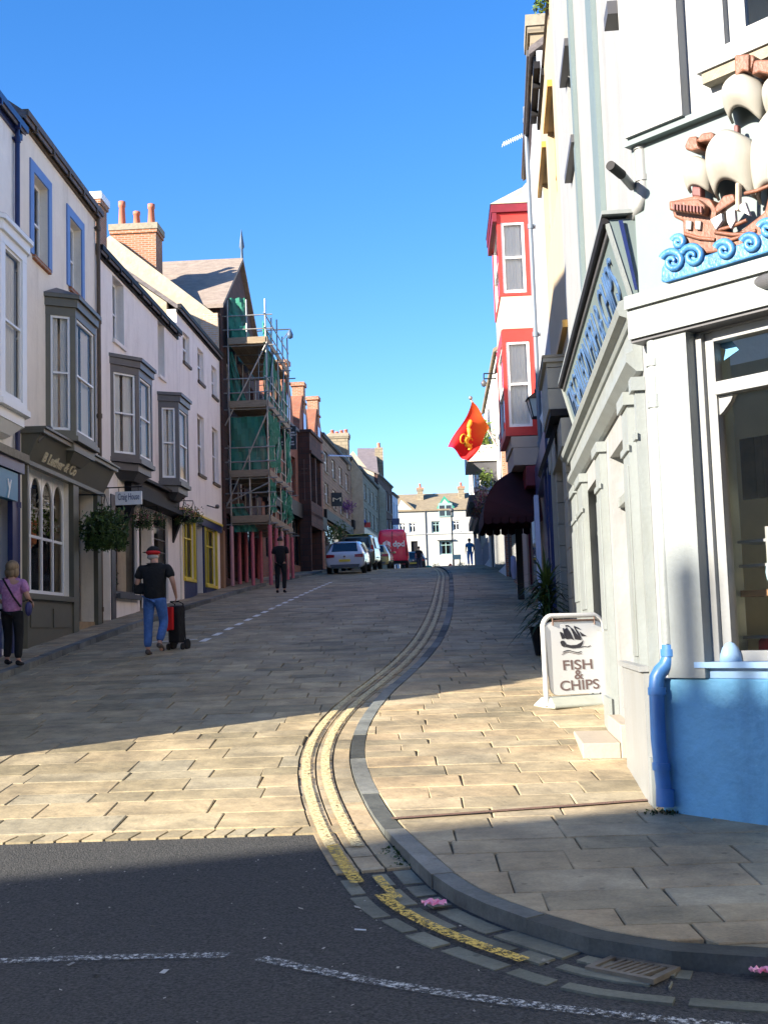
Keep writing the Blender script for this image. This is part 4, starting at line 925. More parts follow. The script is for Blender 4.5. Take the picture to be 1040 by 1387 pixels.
# ---- scaffolding
SC = thing('scaffolding', 'steel scaffolding with green netting and pink padded feet in front of the gabled house', 'scaffolding', FB.pt(sC+.6, gz(FB, sC)))
Y0 = Yc+.7; xl = at(311, 600, Y0); xr = at(363, 600, Y0)
dl = (xl-FB.p0).dot(FB.n); dr = (xr-FB.p0).dot(FB.n); dl = max(dl, .05); sS = sC+.8; bays = 4; blen = 1.42
lev = [at(340, y, Y0).z for y in (708, 646, 552, 466)]; top = at(340, 405, Y0).z
pinkp = mat('pink_padding', (.48, .12, .15), .6, .12, 6)
def pole(s, d, z0, z1, r=.028): m = MB(); m.tube([FB.pt(s, z0, d), FB.pt(s, z1, d)], r, 8); return m
for i in range(bays+1):
    for j, d in enumerate((dl, dr)):
        s = sS+i*blen; zg_ = g(FB.pt(s, 0, d).y)+.12; pole(s, d, zg_, top-(.3 if i % 2 else 0)).build('standard', steel, SC)
        m = MB(); m.tube([FB.pt(s, zg_+.01, d), FB.pt(s, lev[0]-.1, d)], .07, 10); m.build('foot_padding', pinkp if (i+j) % 3 else mat('pale_pink_padding', (.55, .28, .28), .6), SC)
for k in (0, 2): 
    s = sS+.02; d = dl+(dr-dl)*.5; zg_ = g(FB.pt(s, 0, d).y)+.12; pole(s, d, lev[3] if k else lev[0]+.0, top if k else lev[1]+1.0).build('standard', steel, SC)
    m = MB(); m.tube([FB.pt(s+k*.9+.3, zg_+.01, d), FB.pt(s+k*.9+.3, lev[0]-.1, d)], .06, 10); m.build('foot_padding', pinkp, SC)
for z in lev:
    m = MB(); 
    for k in range(5): d_ = dl+.05+(dr-dl-.1)*k/5; m.fbox(FB, sS-.15, sS+bays*blen+.15, z, z+.04, d_, d_+(dr-dl-.1)/5-.012)
    m.build('platform', woodpl, SC)
    m = MB(); m.fbox(FB, sS-.06, sS+bays*blen, z+.042, z+.25, dr+.03, dr+.06); m.build('toe_board', woodpl, SC)
    m = MB(); m.fbox(FB, sS-.09, sS-.06, z+.042, z+.25, dl, dr); m.build('toe_board', woodpl, SC)
    for zz_ in (.55, 1.05):
        m = MB(); m.tube([FB.pt(sS-.3, z+zz_, dr), FB.pt(sS+bays*blen+.3, z+zz_, dr)], .024, 8); m.build('guard_rail', steel, SC)
        m = MB(); m.tube([FB.pt(sS, z+zz_, dl-.4), FB.pt(sS, z+zz_, dr+.25)], .024, 8); m.build('guard_rail', steel, SC)
    for i in range(bays+1): m = MB(); m.tube([FB.pt(sS+i*blen, z-.04, dl-.4), FB.pt(sS+i*blen, z-.04, dr+.3)], .024, 8); m.build('transom', steel, SC)
for (za, zb_) in ((lev[1]-1.0, lev[2]-.1), (lev[2]-.6, lev[3]+.05), (lev[0]+.7, lev[1]-.2)):
    m = MB(); m.tube([FB.pt(sS-.05, za, dl-.15), FB.pt(sS-.05, zb_, dr+.05)], .026, 8); m.build('brace', steel, SC)
for i in range(bays):
    for j in range(3):
        if (i+j) % 2 == 0: m = MB(); m.tube([FB.pt(sS+i*blen, lev[j], dr+.04), FB.pt(sS+(i+1)*blen, lev[j+1], dr+.04)], .022, 8); m.build('brace', steel, SC)
m = MB(); L0, L1 = FB.pt(sS+.35, lev[2], dr-.35), FB.pt(sS+.6, lev[3], dr-.35); L0b, L1b = FB.pt(sS+.35, lev[2], dr-.05), FB.pt(sS+.6, lev[3], dr-.05); m.tube([L0, L1], .018, 6); m.tube([L0b, L1b], .018, 6)
for k in range(9): t = (k+.5)/9; m.tube([L0.lerp(L1, t), L0b.lerp(L1b, t)], .012, 6)
m.build('ladder', steel, SC)
def net(F_, p, nrm, seed):    # wavy hanging sheet
    q = random.Random(seed); m = MB(); n = 10; a, b, c, d = p
    G_ = [[(a.lerp(b, i/n)).lerp(d.lerp(c, i/n), j/n) + nrm*(.06*math.sin(i*1.3+j*.9+seed)+.03*q.uniform(-1, 1)) for i in range(n+1)] for j in range(n+1)]
    for j in range(n):
        for i in range(n): m.face([G_[j][i], G_[j][i+1], G_[j+1][i+1], G_[j+1][i]], smooth=True)
    return m.build('netting', green_net, SC)
for j, (za, zb_) in enumerate(((lev[3]+.0, top+.1), (lev[2]+.2, lev[3]-.2), (lev[1]+.1, lev[2]-.3), (lev[0]-.3, lev[1]-.9))):
    net(FB, (FB.pt(sS+.1, za, dl+.02), FB.pt(sS+.1, za, dl+(dr-dl)*(.5, .45, 1, .7)[j]), FB.pt(sS+.1, zb_, dl+(dr-dl)*(.45, .1, .9, .3)[j]), FB.pt(sS+.1, zb_, dl+.02)), FB.u, j)
for i in range(bays):
    net(FB, (FB.pt(sS+i*blen+.1, lev[1]+.2 if i % 2 else lev[2], dr-.08), FB.pt(sS+(i+1)*blen-.2, lev[2], dr-.08), FB.pt(sS+(i+1)*blen-.3, lev[3]+(.9 if i < 1 else 0)-.4, dr-.08), FB.pt(sS+i*blen+.15, lev[3]+(1.2 if i < 2 else 0)-.3, dr-.08)), FB.n, 20+i)
for i in range(bays):
    for a_, b_ in ((lev[0]+.3, lev[1]-.15), (lev[1]+.3, lev[2]-.2)):
        if (i+int(a_)) % 3: net(FB, (FB.pt(sS+i*blen+.05, a_, dr+.03), FB.pt(sS+(i+1)*blen-.05, a_+.2, dr+.03), FB.pt(sS+(i+1)*blen-.1, b_, dr+.03), FB.pt(sS+i*blen+.1, b_+.1, dr+.03)), FB.n, 40+i)
net(FB, (FB.pt(sS+.2, lev[3], dl+.03), FB.pt(sS+bays*blen, lev[3], dl+.03), FB.pt(sS+bays*blen-1.2, top-.2, dl+.03), FB.pt(sS+.2, top+.1, dl+.03)), FB.n, 31)
# ================================================================== FURTHER UP THE LEFT SIDE
pD = FB.pt(sC+8.75, 0); chain = [(pD.x, pD.y), (-3.35, 65), (-2.2, 78), (-1.75, 84.5), (-.45, 98), (.8, 108), (1.35, 112)]
Fs = []
for a, b in zip(chain, chain[1:]):
    f = Fac(a, (b[0]-a[0], b[1]-a[1])); f.L = math.hypot(b[0]-a[0], b[1]-a[1]); Fs.append(f)
FD = Fs[0]
H = thing('bank_house', 'dark red brick building with three gables topped by orange chimneys', 'house', FD.pt(6, gz(FD, 6)))
zD = FD.uv(395, 578)[1]; zg = gz(FD, 0)
hol = [(.8+i*2.05, 1.9+i*2.05, zg+4.2+j*3.1, zg+6.1+j*3.1) for i in range(6) for j in range(2)] + [(.6+i*3.1, 2.8+i*3.1, zg+.9, zg+3.2) for i in range(4)]
hol = [h for h in hol if h[1] < FD.L-.2 and h[3] < zD-.3]
shell(H, FD, 0, FD.L, 2.5, zD, hol, redbrick, slate, depth=9, rise=3.0)
for h in hol: window(H, FD, *h, darkred if h[3]-h[2] < 2 else black, .15, 'cross', curt=.3, gl=darkglass if h[2] < zg+2 else glass)
for k, (px, py) in enumerate(((388, 489), (410, 519), (430, 538))):
    s = min(FD.uv(px, 620)[0]+.4, FD.L-1.3); zt = at(px, py, FD.pt(s, 0).y).z
    m = MB(); w = 1.55; m.prism([FD.pt(s-w, zD-.2, .04), FD.pt(s+w, zD-.2, .04), FD.pt(s+w*.7, zD+(zt-zD)*.42, .04), FD.pt(s+.33, zt-.7, .04), FD.pt(s-.33, zt-.7, .04), FD.pt(s-w*.7, zD+(zt-zD)*.42, .04)], FD.n*-2.6); m.build('street_gable', redbrick, H)
    q_ = MB(); q_.fbox(FD, s-.3, s+.3, zt-1.6, zt-.2, -.48, .10); q_.fbox(FD, s-.38, s+.38, zt-.198, zt, -.55, .17); q_.fbox(FD, s-.36, s+.36, zt-1.1, zt-1.0, -.53, .16); q_.build('gable_stack', brick, H)
    h = (s-.45, s+.45, zD+.0, zD+1.35); m = MB(); m.fbox(FD, h[0], h[1], h[2], h[3], .042, .08); m.build('window_surround', darkred, H); m = MB(); m.fbox(FD, h[0]+.12, h[1]-.12, h[2]+.1, h[3]-.1, .082, .09); m.build('window', mat('pale_blind', (.38, .42, .62), .3), H)
# two storey stone bay with parapet at its far end
b0 = FD.uv(404, 640)[0]; b1 = min(FD.L-.1, b0+3.6)
m = MB(); zt = at(425, 590, FD.pt(b0+1, 0).y).z
for (za, zb_) in ((zg+3.4, zg+4.1), (zt-4.6, zt-3.9), (zt-.9, zt)): m.fbox(FD, b0, b1, za, zb_, .002, .60)
for s in (b0+.01, (b0+b1)/2-.15, b1-.31): m.fbox(FD, s, s+.3, zg+4.1+.002, zt-.902, .002, .58)
m.fbox(FD, b0-.1, b1+.1, zt+.002, zt+.14, .002, .70); m.fbox(FD, b0-.1, b1+.1, zt-1.05, zt-.902, .60, .70)
bo = m.build('stone_bay', darkstone, H)
fs_ = FD.sub((b0+.3, .002), (b0+.3, .9)); m = MB(); m.fbox(FD, b0+.32, b1-.32, zg+4.1, zt-.95, .40, .42); m.build('pane', darkglass, bo)
Gb = Fac(FD.pt(b0+.0, 0, .58)[:2], (-FD.n)[:2]); Gb = Gb if Gb.n.y < 0 else Fac(FD.pt(b0, 0, .58)[:2], (-FD.n)[:2], -1)
window(bo, Gb, .06, .5, zg+4.5, zg+6.2, mat('stone_mullion', (.16, .12, .10)), .02, 'cross', curt=.5, name='window'); window(bo, Gb, .06, .5, zt-3.6, zt-1.3, MATS['stone_mullion'], .02, 'cross', curt=.5, name='window')
for a_ in (b0+.02, b1-.2): m = MB(); m.fbox(FD, a_, a_+.18, zg-.5, zg+3.4, .002, .55); m.build('porch_wall', darkstone, bo)
m = MB(); m.fbox(FD, 0.1, FD.L-.1, zg+3.2, zg+3.9, .002, .22); m.build('shop_fascia', black, H)
# projecting black shop sign
ST = thing('projecting_sign', 'black projecting sign with white lines of writing and a green mark', 'sign', FD.pt(0, zg+6))
Ys = 50.5; A = at(378, 609, Ys); B_ = at(401, 577, Ys)
m = MB(); m.hexa([(A.x, Ys, A.z), (B_.x, Ys, A.z), (B_.x, Ys+.08, A.z), (A.x, Ys+.08, A.z), (A.x, Ys, B_.z), (B_.x, Ys, B_.z), (B_.x, Ys+.08, B_.z), (A.x, Ys+.08, B_.z)]); b = m.build('board', mat('sign_black', (.01, .01, .013), .4), ST)
m = MB(); m.tube([(A.x-1.6, Ys+.04, B_.z-.1), (A.x-.001, Ys+.04, B_.z-.1)], .03, 6); m.build('bracket', black, ST)
G_ = Fac((A.x, Ys), (1, 0)); w, h = B_.x-A.x, B_.z-A.z
lw = mat('sign_white', (.6, .6, .6), .5)
m = MB(); 
for k, (x0_, x1_) in enumerate(((.32, .93), (.32, .95), (.32, .78), (.15, .86), (.18, .88))):
    z = A.z+h*(.70-.115*k-(0.06 if k > 2 else 0)); q = random.Random(k); x = x0_
    while x < x1_: ww = q.uniform(.03, .06); m.fbox(G_, w*x, w*min(x1_, x+ww), z, z+h*.055, .002, .012); x += ww+.015
m.build('lettering', lw, b)
m = MB(); m.ell(G_.pt(w*.2, A.z+h*.68, .01), (w*.08, .012, h*.07)); m.ell(G_.pt(w*.2, A.z+h*.55, .01), (w*.06, .012, h*.05)); m.build('emblem', mat('sign_green', (.05, .30, .08), .5), b)

def simple_house(f, zE, mt, label, mside=limewash, n=3, rows=2, rise=2.6, depth=7, shopm=black, fr_=whitep, seed=1, roofm=slate):
    H = thing('terrace_house', label, 'house', f.pt(f.L/2, gz(f, f.L/2))); zg = gz(f, 0)
    w = f.L/n; top0 = zE-.5; hh = (top0-(zg+3.4))/rows
    hol = [(w*(i+.28), w*(i+.72), zg+3.6+j*hh+.2, zg+3.6+(j+1)*hh-.45) for i in range(n) for j in range(rows)]
    sh = [(.4, f.L*.6, zg+.7, zg+2.7), (f.L*.66, f.L*.66+1.0, zg-.1, zg+2.6)]
    shell(H, f, 0.01, f.L-.01, zg-2, zE, hol+sh, mt, roofm, depth=depth, rise=rise, sidem=mside)
    for h in hol: window(H, f, *h, fr_, .1, 'sash', curt=.7, sill=concrete)
    window(H, f, *sh[0], shopm, .08, 'plain', curt=0, gl=darkglass, name='shop_window'); m = MB(); m.fbox(f, sh[1][0], sh[1][1], sh[1][2], sh[1][3], -.3, -.25); m.build('door', shopm, H)
    m = MB(); m.fbox(f, .2, f.L-.2, zg+2.8, zg+3.35, .002, .18); m.build('shop_fascia', shopm, H); gutter(H, f, .02, f.L-.02, zE+.1, black, brackets=False)
    return H
zz = lambda px, py, f, s=0: at(px, py, f.pt(s, 0).y).z
E1 = simple_house(Fs[1], zz(447, 592, Fs[1], 1), brownstone, 'brown stone house beyond the gabled red brick building', limewash, 4, 2)
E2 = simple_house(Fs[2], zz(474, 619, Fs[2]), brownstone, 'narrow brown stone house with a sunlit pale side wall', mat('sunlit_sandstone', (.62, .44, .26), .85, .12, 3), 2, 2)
E3 = simple_house(Fs[3], zz(496, 640, Fs[3], 3), palestone, 'long pale stone house behind the parked white car and red van', mat('side_render', (.66, .62, .55), .85), 5, 2, shopm=greyp)
E4 = simple_house(Fs[4], zz(525, 646, Fs[4], 2), darkstone, 'dark timbered house with deep bracketed eaves near the top of the street', limewash, 4, 2, rise=1.6)
E5 = simple_house(Fs[5], zz(537, 668, Fs[5]), mat('pale_blue_render', (.50, .56, .66), .8), 'pale blue house at the top of the street beside the white end house', limewash, 2, 2, rise=1.2)
# roofs and stacks seen above them
f = Fs[1]; Yk = f.pt(f.L-1, 0).y; c0, c1 = at(447, 600, Yk), at(472, 600, Yk)
chimney(E1, f, f.L-1.4, f.L-.5, (c0-f.p0).dot(f.n)+0, (c1-f.p0).dot(f.n), zz(447, 640, f, f.L), at(460, 588, Yk).z, palestone, concrete, 4, ph=.3)
f = Fs[3]; Yk = f.pt(10, 0).y
def lit_gable(px, Y, m, H, name='raised_gable', th=.4, base=4.0):
    P = [at(x, y, Y) for x, y in px]; mm = MB(); pts = [Vector((p.x, Y, p.z)) for p in P]; pts = [Vector((pts[0].x, Y, base))]+pts+[Vector((pts[-1].x, Y, base))]
    mm.prism(pts, Vector((0, th, 0))); return mm.build(name, m, H)
lit_gable([(440, 590), (447, 586), (491, 640)], 79.2, limewash, E2)
lit_gable([(470, 620), (478, 611), (522, 665)], 98.3, limewash, E4, base=5)
def slab_roof(px, Y0, Y1, m, H, name='roof'):
    mm = MB(); A = [at(x, y, Y0) for x, y in px]; mm.prism(A, Vector((0, Y1-Y0, .0))); return mm.build(name, m, H)
H = E4
m = MB(); A = at(484, 607, 107); B_ = at(509, 607, 107); C_ = at(484, 640, 101); D_ = at(512, 640, 101); m.prism([A, B_, D_, C_], Vector((0, .1, -.25))); m.build('cross_roof', mat('purple_slate', (.17, .145, .15), .8, .2, 3), H)
c0, c1 = at(508, 620, 105), at(519, 620, 105); m = MB(); m.box((c0.x, 105, 9), (c1.x, 105.9, at(512, 606, 105).z)); m.build('chimney', palestone, H)
m = MB(); m.lathe(((c0.x+c1.x)/2, 105.4, at(512, 606, 105).z), [(.15, 0), (.13, .4), (.16, .45), (.05, .45)], 8); m.build('chimney_pot', terracotta, H)
# signs hung along the left side
def plain_board(px0, py0, px1, py1, Y, m, label, out=1.0, name='projecting_sign', lines=None, col=None):
    A, B_ = at(px0, py1, Y), at(px1, py0, Y); T = thing(name, label, 'sign', A)
    q_ = MB(); q_.box((A.x, Y, A.z), (B_.x, Y+.07, B_.z)); b = q_.build('board', m, T, bevel=.01); q_ = MB(); q_.tube([(A.x-out, Y+.035, B_.z-.06), (A.x-.001, Y+.035, B_.z-.06)], .025, 6); q_.build('bracket', black, T)
    if lines:
        G_ = Fac((A.x, Y), (1, 0)); text(lines, G_, (B_.x-A.x)*.15, A.z+(B_.z-A.z)*.35, (B_.z-A.z)*.3, .003, col, b, width=(B_.x-A.x)*.7)
    return T
plain_board(447, 667, 463, 686, 68.5, mat('sign_black', (.01, .01, .013), .4), 'black hanging sign with a pale monogram above the white car', lines='M', col=signcol)
plain_board(531, 702, 541, 711, 100, navy, 'dark navy hanging sign on the left side at the top of the street')
m = MB(); c = at(490.5, 708, 86); m.tube([c, c+Vector((0, .08, 0))], .30, 16); tag(m.build('round_sign', mat('round_sign_blue', (.05, .08, .4), .4)), 'round blue sign with a white centre above the grey vehicle roof', 'sign')
m = MB(); c2 = c+Vector((0, -.012, 0)); m.tube([c2, c2+Vector((0, .01, 0))], .16, 14); o = m.build('centre', whitep, bpy.data.objects['round_sign'])
m = MB(); c3 = at(497, 711, 86); m.box((c3.x-.2, 86, c3.z-.18), (c3.x+.25, 86.06, c3.z+.18)); tag(m.build('small_flag', redp), 'small red hanging pennant beside the round blue sign', 'flag')
m = MB(); m.tube([at(445, 617, 66), at(476, 618, 71)], .05, 6); tag(m.build('lamp_bracket', mat('pale_blue_metal', (.25, .30, .5), .4)), 'thin pale horizontal lamp arm against the brown stone house', 'lamp arm')
# foliage baskets in the shade on the left
for k, (px, py, Y, r, lm, lab) in enumerate(((455, 722, 68, .8, leafA, 'dark bushy plants along the brown stone shopfront left of the cars'), (470, 686, 74, .55, slabmat('petals_purple', [(.12, .03, .2), (.3, .1, .4), (.08, .1, .05)]), 'purple flowers hanging from the brown stone house'))):
    m = MB(); c = at(px, py, Y); leafblob(m, c, (r, r, r*.8), 500, r*.12, seed=300+k); tag(m.build('hanging_flowers', lm), lab, 'plants')

# ================================================================== END HOUSE
YE = 125.0
FE = Fac((at(528, 800, YE).x-6, YE), (1, 0)); X = lambda px: at(px, 720, YE).x-FE.p0.x
Zp = lambda py, px=590: at(px, py, YE).z
xe = X(641)
H = thing('end_house', 'white two storey house with a green gable closing the top of the street', 'house', FE.pt(xe/2, g(YE)))
P4 = lambda a, b, t, bt: (X(a), X(b), Zp(bt), Zp(t))
wins = [P4(554, 564, 707, 721), P4(584.5, 596, 706, 722), P4(613, 623, 706, 720), P4(594, 612, 733, 752), P4(541, 550, 707, 720), P4(556, 565, 732, 775), P4(543, 551, 735, 752)]
mWh = mat('end_house_render', (.42, .42, .38), .8, .06, 1, dirt=.2, dcol=(.33, .33, .27))
shell(H, FE, 0, xe, 3.5, Zp(691), wins, mWh, goldroof, depth=9, rise=Zp(664)-Zp(691), over=.2)
for i, w in enumerate(wins):
    if i == 5: m = MB(); m.fbox(FE, w[0], w[1], w[2], w[3], -.25, -.2); m.build('door', black, H)
    else: window(H, FE, *w, mat('teal_frame', (.25, .38, .36), .5) if i % 2 else whitep, .12, 'cross', curt=.45, bars=(1, 0), fw=.11, sill=whitep)
zs = Zp(723.5); m = MB(); m.fbox(FE, 0, xe, zs, zs+.1, .002, .08); m.build('string_course', mat('grey_band', (.35, .37, .38)), H)
m = MB(); m.fbox(FE, X(592)-.1, X(613)+.1, Zp(732), Zp(730.5), .002, .3); m.build('window_hood', mat('grey_band', (.35, .37, .38)), H)
greenp = mat('green_paint', (.03, .26, .17), .5)
def gablet(px0, px1, pyb, pxm, pyt, winr, barge, nm='gablet'):
    m = MB(); m.prism([FE.pt(X(px0), Zp(pyb), .03), FE.pt(X(px1), Zp(pyb), .03), FE.pt(X(pxm), Zp(pyt), .03)], FE.n*-2.5); o = m.build(nm, mWh, H)
    m = MB()
    for a, b in (((px0, pyb), (pxm, pyt)), ((pxm, pyt), (px1, pyb))):
        A = FE.pt(X(a[0]), Zp(a[1]), .05); B_ = FE.pt(X(b[0]), Zp(b[1]), .05); m.prism([A, B_, B_+Vector((0, 0, .32)), A+Vector((0, 0, .32))], FE.n*-3.2)
    m.build('bargeboard', barge, H)
gablet(593, 616, 691, 603, 676, None, greenp); gablet(536, 562, 692, 544, 675, None, goldroof)
m = MB(); w = P4(596, 612, 685, 699); m.fbox(FE, w[0]-.1, w[1]+.1, w[2]-.1, w[3]+.25, -.02, .1); m.build('window_surround', mat('teal_frame', (.25, .38, .36), .5), H)
m = MB(); m.fbox(FE, w[0], (w[0]+w[1])/2-.08, w[2], w[3], .102, .12); m.fbox(FE, (w[0]+w[1])/2+.08, w[1], w[2], w[3], .102, .12); m.build('window', darkglass, H)
for a, b, t in ((568, 576, 662), (625, 633, 662)):
    chimney(H, FE, X(a), X(b), -3.5, -2.6, Zp(690), Zp(t)+.5, palestone, brick, 2, ph=.5)
m = MB(); m.tube([FE.pt(X(576.5), Zp(780), .08), FE.pt(X(576.5), Zp(690), .08)], .05, 6); m.build('downpipe', greyp, H)
# things on the crest of the road
def grd(x, y): return Vector((x, y, g(y)))
m = MB(); c = at(610, 769, 90); m.lathe((c.x, 90, g(90)+.02), [(.36, 0), (.36, .06), (.26, .08), (.16, .62), (.05, .75), (.0, .75)], 14); tag(m.build('traffic_cone', mat('cone_orange', (.75, .08, .03), .5)), 'orange red traffic cone at the crest of the road by the kerb', 'traffic cone')
LP = thing('street_lamp', 'thin grey lamp post in front of the white end house', 'street lamp', grd(at(613, 740, 100).x, 100))
m = MB(); x = at(613, 740, 100).x; m.tube([(x, 100, g(100)), (x, 100, at(612, 694, 100).z)], .06, 8); m.build('pole', greyp, LP); m = MB(); m.ell((x, 100, at(612, 693, 100).z+.12), (.2, .2, .18)); m.build('lantern', greyp, LP)
T = thing('road_sign', 'cream rectangular road sign on two short posts at the top of the street', 'sign', grd(at(618, 753, 96).x, 96)); A, B_ = at(613, 758, 96), at(624, 751, 96)
m = MB(); m.box((A.x, 96, A.z), (B_.x, 96.05, B_.z)); m.build('board', mat('cream_sign', (.62, .58, .42)), T); m = MB(); m.tube([(A.x+.1, 96.08, g(96)), (A.x+.1, 96.08, B_.z)], .04, 6); m.build('post', greyp, T); m = MB(); m.tube([(B_.x-.1, 96.08, g(96)), (B_.x-.1, 96.08, B_.z)], .04, 6); m.build('post', greyp, T)
for k, (a, b, t, lab) in enumerate(((577, 583, 759, 'green litter bin at the left end of the green bench at the crest'), )):
    m = MB(); c = at((a+b)/2, 765, 98); m.lathe((c.x, 98, g(98)), [(.28, 0), (.3, .1), (.3, .95), (.34, 1.0), (.2, 1.1), (0, 1.12)], 14); tag(m.build('litter_bin', greenp), lab, 'bin')
T = thing('bench', 'long green bench in front of the white end house', 'bench', grd(at(600, 765, 99).x, 99)); x0_, x1_ = at(586, 765, 99).x, at(611, 765, 99).x; z0_ = at(600, 768, 99).z
z0_ = g(99)
m = MB(); [m.box((x0_, 99+.1*i, z0_+.45), (x1_, 99.08+.1*i, z0_+.49)) for i in range(4)]; m.build('seat', greenp, T)
m = MB(); [m.box((x0_, 99.42, z0_+.62+.16*i), (x1_, 99.46, z0_+.74+.16*i)) for i in range(3)]; m.build('backrest', greenp, T)
for x in (x0_+.1, x1_-.2): m = MB(); m.box((x, 99.0, z0_), (x+.08, 99.5, z0_+.44)); m.build('leg', greenp, T)
for k, (px, hgt, Y, col) in enumerate(((590, 1.1, 97, 'planter of pale flowers left of the lamp post at the crest'), (624, .9, 97, 'planter of dark shrubs right of the lamp post at the crest'))):
    T = thing('planter', col, 'planter', grd(at(px, 760, Y).x, Y)); x = at(px, 760, Y).x; m = MB(); m.lathe((x, Y, g(Y)), [(.3, 0), (.38, .5), (.42, .5), (.36, .45), (0, .44)], 14); m.build('tub', wood, T)
    m = MB(); leafblob(m, (x, Y, g(Y)+.85), (.4, .4, .4), 200, .07, seed=400+k); m.build('foliage', leafB if k == 0 else leafA, T)
# ================================================================== RIGHT SIDE: corner shop
PVR = lambda y: hp(y)
c0 = ground(905, 1092, .06); dS = ray(672, 848); dFv = ray(-891, 915)
S = Fac((c0.x, c0.y), (dS.x, dS.y), -1)
dq = Vector((dFv.x, dFv.y, 0)).normalized()
Fr = Fac((c0.x, c0.y), (-dq.x, -dq.y), 1)
sEnd = S.uv(787, 850)[0]
zTop = 11.0
SH = thing('corner_shop', 'pale painted corner fish and chip shop with blue shade coloured into its pale plinth', 'shop', (c0.x, c0.y, g(c0.y)))
sU = lambda px, py, d=0: S.uv(px, py, d)[0]
# door and window openings in the side wall
zl = 3.15
zgS = lambda s: g(S.pt(s, 0).y)+PVR(S.pt(s, 0).y)
dn = sU(856.5, 850); df = dn+1.15
wn_, wf_ = sU(822, 850), sU(803, 850)
zgD = zgS(dn+.2); zd0 = zgD+.385
holesS = [(dn, df, zd0, zl), (wn_, wf_, zgS(wn_)+.9, zl)]
up = []
for (xn, yn, xf, yf) in ((846, 4, 820, 12), (775, 62, 768, 113), (783, 190, 775, 240)):
    pass
sil = []
for (pn, pf) in (((774, 64), (767, 112)), ((783, 195), (774, 241))):
    a, z = S.uv(*pn); b, z2 = S.uv(*pf); sil.append((a, b, (z+z2)/2))
upw = [(a, b, z+.08, z+1.5) for a, b, z in sil]
upw = [w for w in upw if w[3] < zTop]
wall_with_holes(S, .004, sEnd, -.5, zTop, holesS+upw, th=.3).build('side_wall', whiteshop if False else mat('side_wall_paint', (.27, .28, .282), .6, .05, 2, bump=.25, streak=.45, dirt=.35, dcol=(.26, .235, .21)), SH)
for w in upw: window(SH, S, *w, whiteshop, .18, 'sash', curt=.6)
for a, b, z in sil: m = MB(); m.fbox(S, a-.05, b+.05, z-.02, z+.07, .002, .085); m.build('sill', greyp, SH)  # dark grey gives the sills the shade of their undersides
# top hood near the corner
a, z = S.uv(847, 15); m = MB(); m.fbox(S, a+.02, a+.28, z, z+.1, .002, .13); m.build('sill', greyp, SH)  # dark grey stands for the hood's shaded underside
# shallow pilaster strips
for (p0_, p1_) in (((799, 0), (807, 0)), ((773, 0), (775.5, 0))):
    a, b = sorted((S.uv(p0_[0]+1, 30)[0], S.uv(p1_[0]+1, 30)[0])); m = MB(); m.fbox(S, a, b, 4.7, zTop-.1, .002, .05); m.build('pilaster_strip', palegreen, SH)
# slanting fascia board with letters
zt_, zb_ = 4.52, 3.93; dT, dB_ = .20, .05; sF0, sF1 = .02, sU(763, 551, .2)
m = MB(); m.faces([S.pt(sF0, zb_, dB_), S.pt(sF1, zb_, dB_), S.pt(sF1, zt_, dT), S.pt(sF0, zt_, dT), S.pt(sF0, zb_, .003), S.pt(sF1, zb_, .003), S.pt(sF1, zt_, .003), S.pt(sF0, zt_, .003)], [(0, 1, 2, 3), (4, 7, 6, 5), (0, 4, 5, 1), (3, 2, 6, 7), (0, 3, 7, 4), (1, 5, 6, 2)])
fb = m.build('fascia_board', palegreen, SH)
m = MB(); upB = (S.n*(dT-dB_)+Vector((0, 0, zt_-zb_))).normalized(); nB = S.u.cross(upB); nB = -nB if nB.dot(S.n) < 0 else nB
Hh = math.hypot(dT-dB_, zt_-zb_); PB = lambda s, v, o=0: S.pt(s, zb_, dB_)+upB*v+nB*o
def bbox(mb, s0, s1, v0, v1, o0, o1): mb.hexa([PB(s0, v0, o0), PB(s1, v0, o0), PB(s1, v0, o1), PB(s0, v0, o1), PB(s0, v1, o0), PB(s1, v1, o0), PB(s1, v1, o1), PB(s0, v1, o1)])
bbox(m, sF0-.01, sF1+.01, Hh-.025, Hh+.02, .002, .05); m.build('dark_edge', black, fb)
m = MB(); bbox(m, sF0-.01, sF1, Hh-.075, Hh-.045, .002, .02); m.build('edge_bead', greyp, fb)
for a_ in (sF0-.012, sF1-.025): m = MB(); bbox(m, a_, a_+.042, 0, Hh-.03, .002, .03); m.build('end_bead', paleshop, fb)
letter = mat('sky_tinted_letters', (.07, .14, .28), .25, .1, 9, metal=.2)  # blue base colour holds the sky's reflection in the metallic letters
tx0 = sF1-.25; tx1 = .42
text('THE GALLEON FISH & CHIPS', S, tx0, zb_+.10*(zt_-zb_)/Hh+.02, .36, dB_+.10*(dT-dB_)+.02, letter, fb, width=tx0-tx1, flip=True, up=upB, bold=-.004, thick=.02)
text('THE GALLEON FISH & CHIPS', S, tx0-.02, zb_+.10*(zt_-zb_)/Hh+.005, .36, dB_+.10*(dT-dB_)+.006, black, fb, width=tx0-tx1, flip=True, up=upB, bold=.002, thick=.012)
# blue edge line on the board's end
m = MB(); m.prism([S.pt(sF0-.03, zt_-.02, dT-.07), S.pt(sF0-.03, zt_-.02, dT-.10), S.pt(sF0-.03, zb_+.05, .02), S.pt(sF0-.03, zb_+.05, .04)], S.u*.01); m.build('end_line', navy, fb)
m = MB(); m.fbox(S, sF0-.06, sF1+.05, zt_+.022, zt_+.05, .003, dT+.05); m.build('fascia_cover', paleshop, fb)
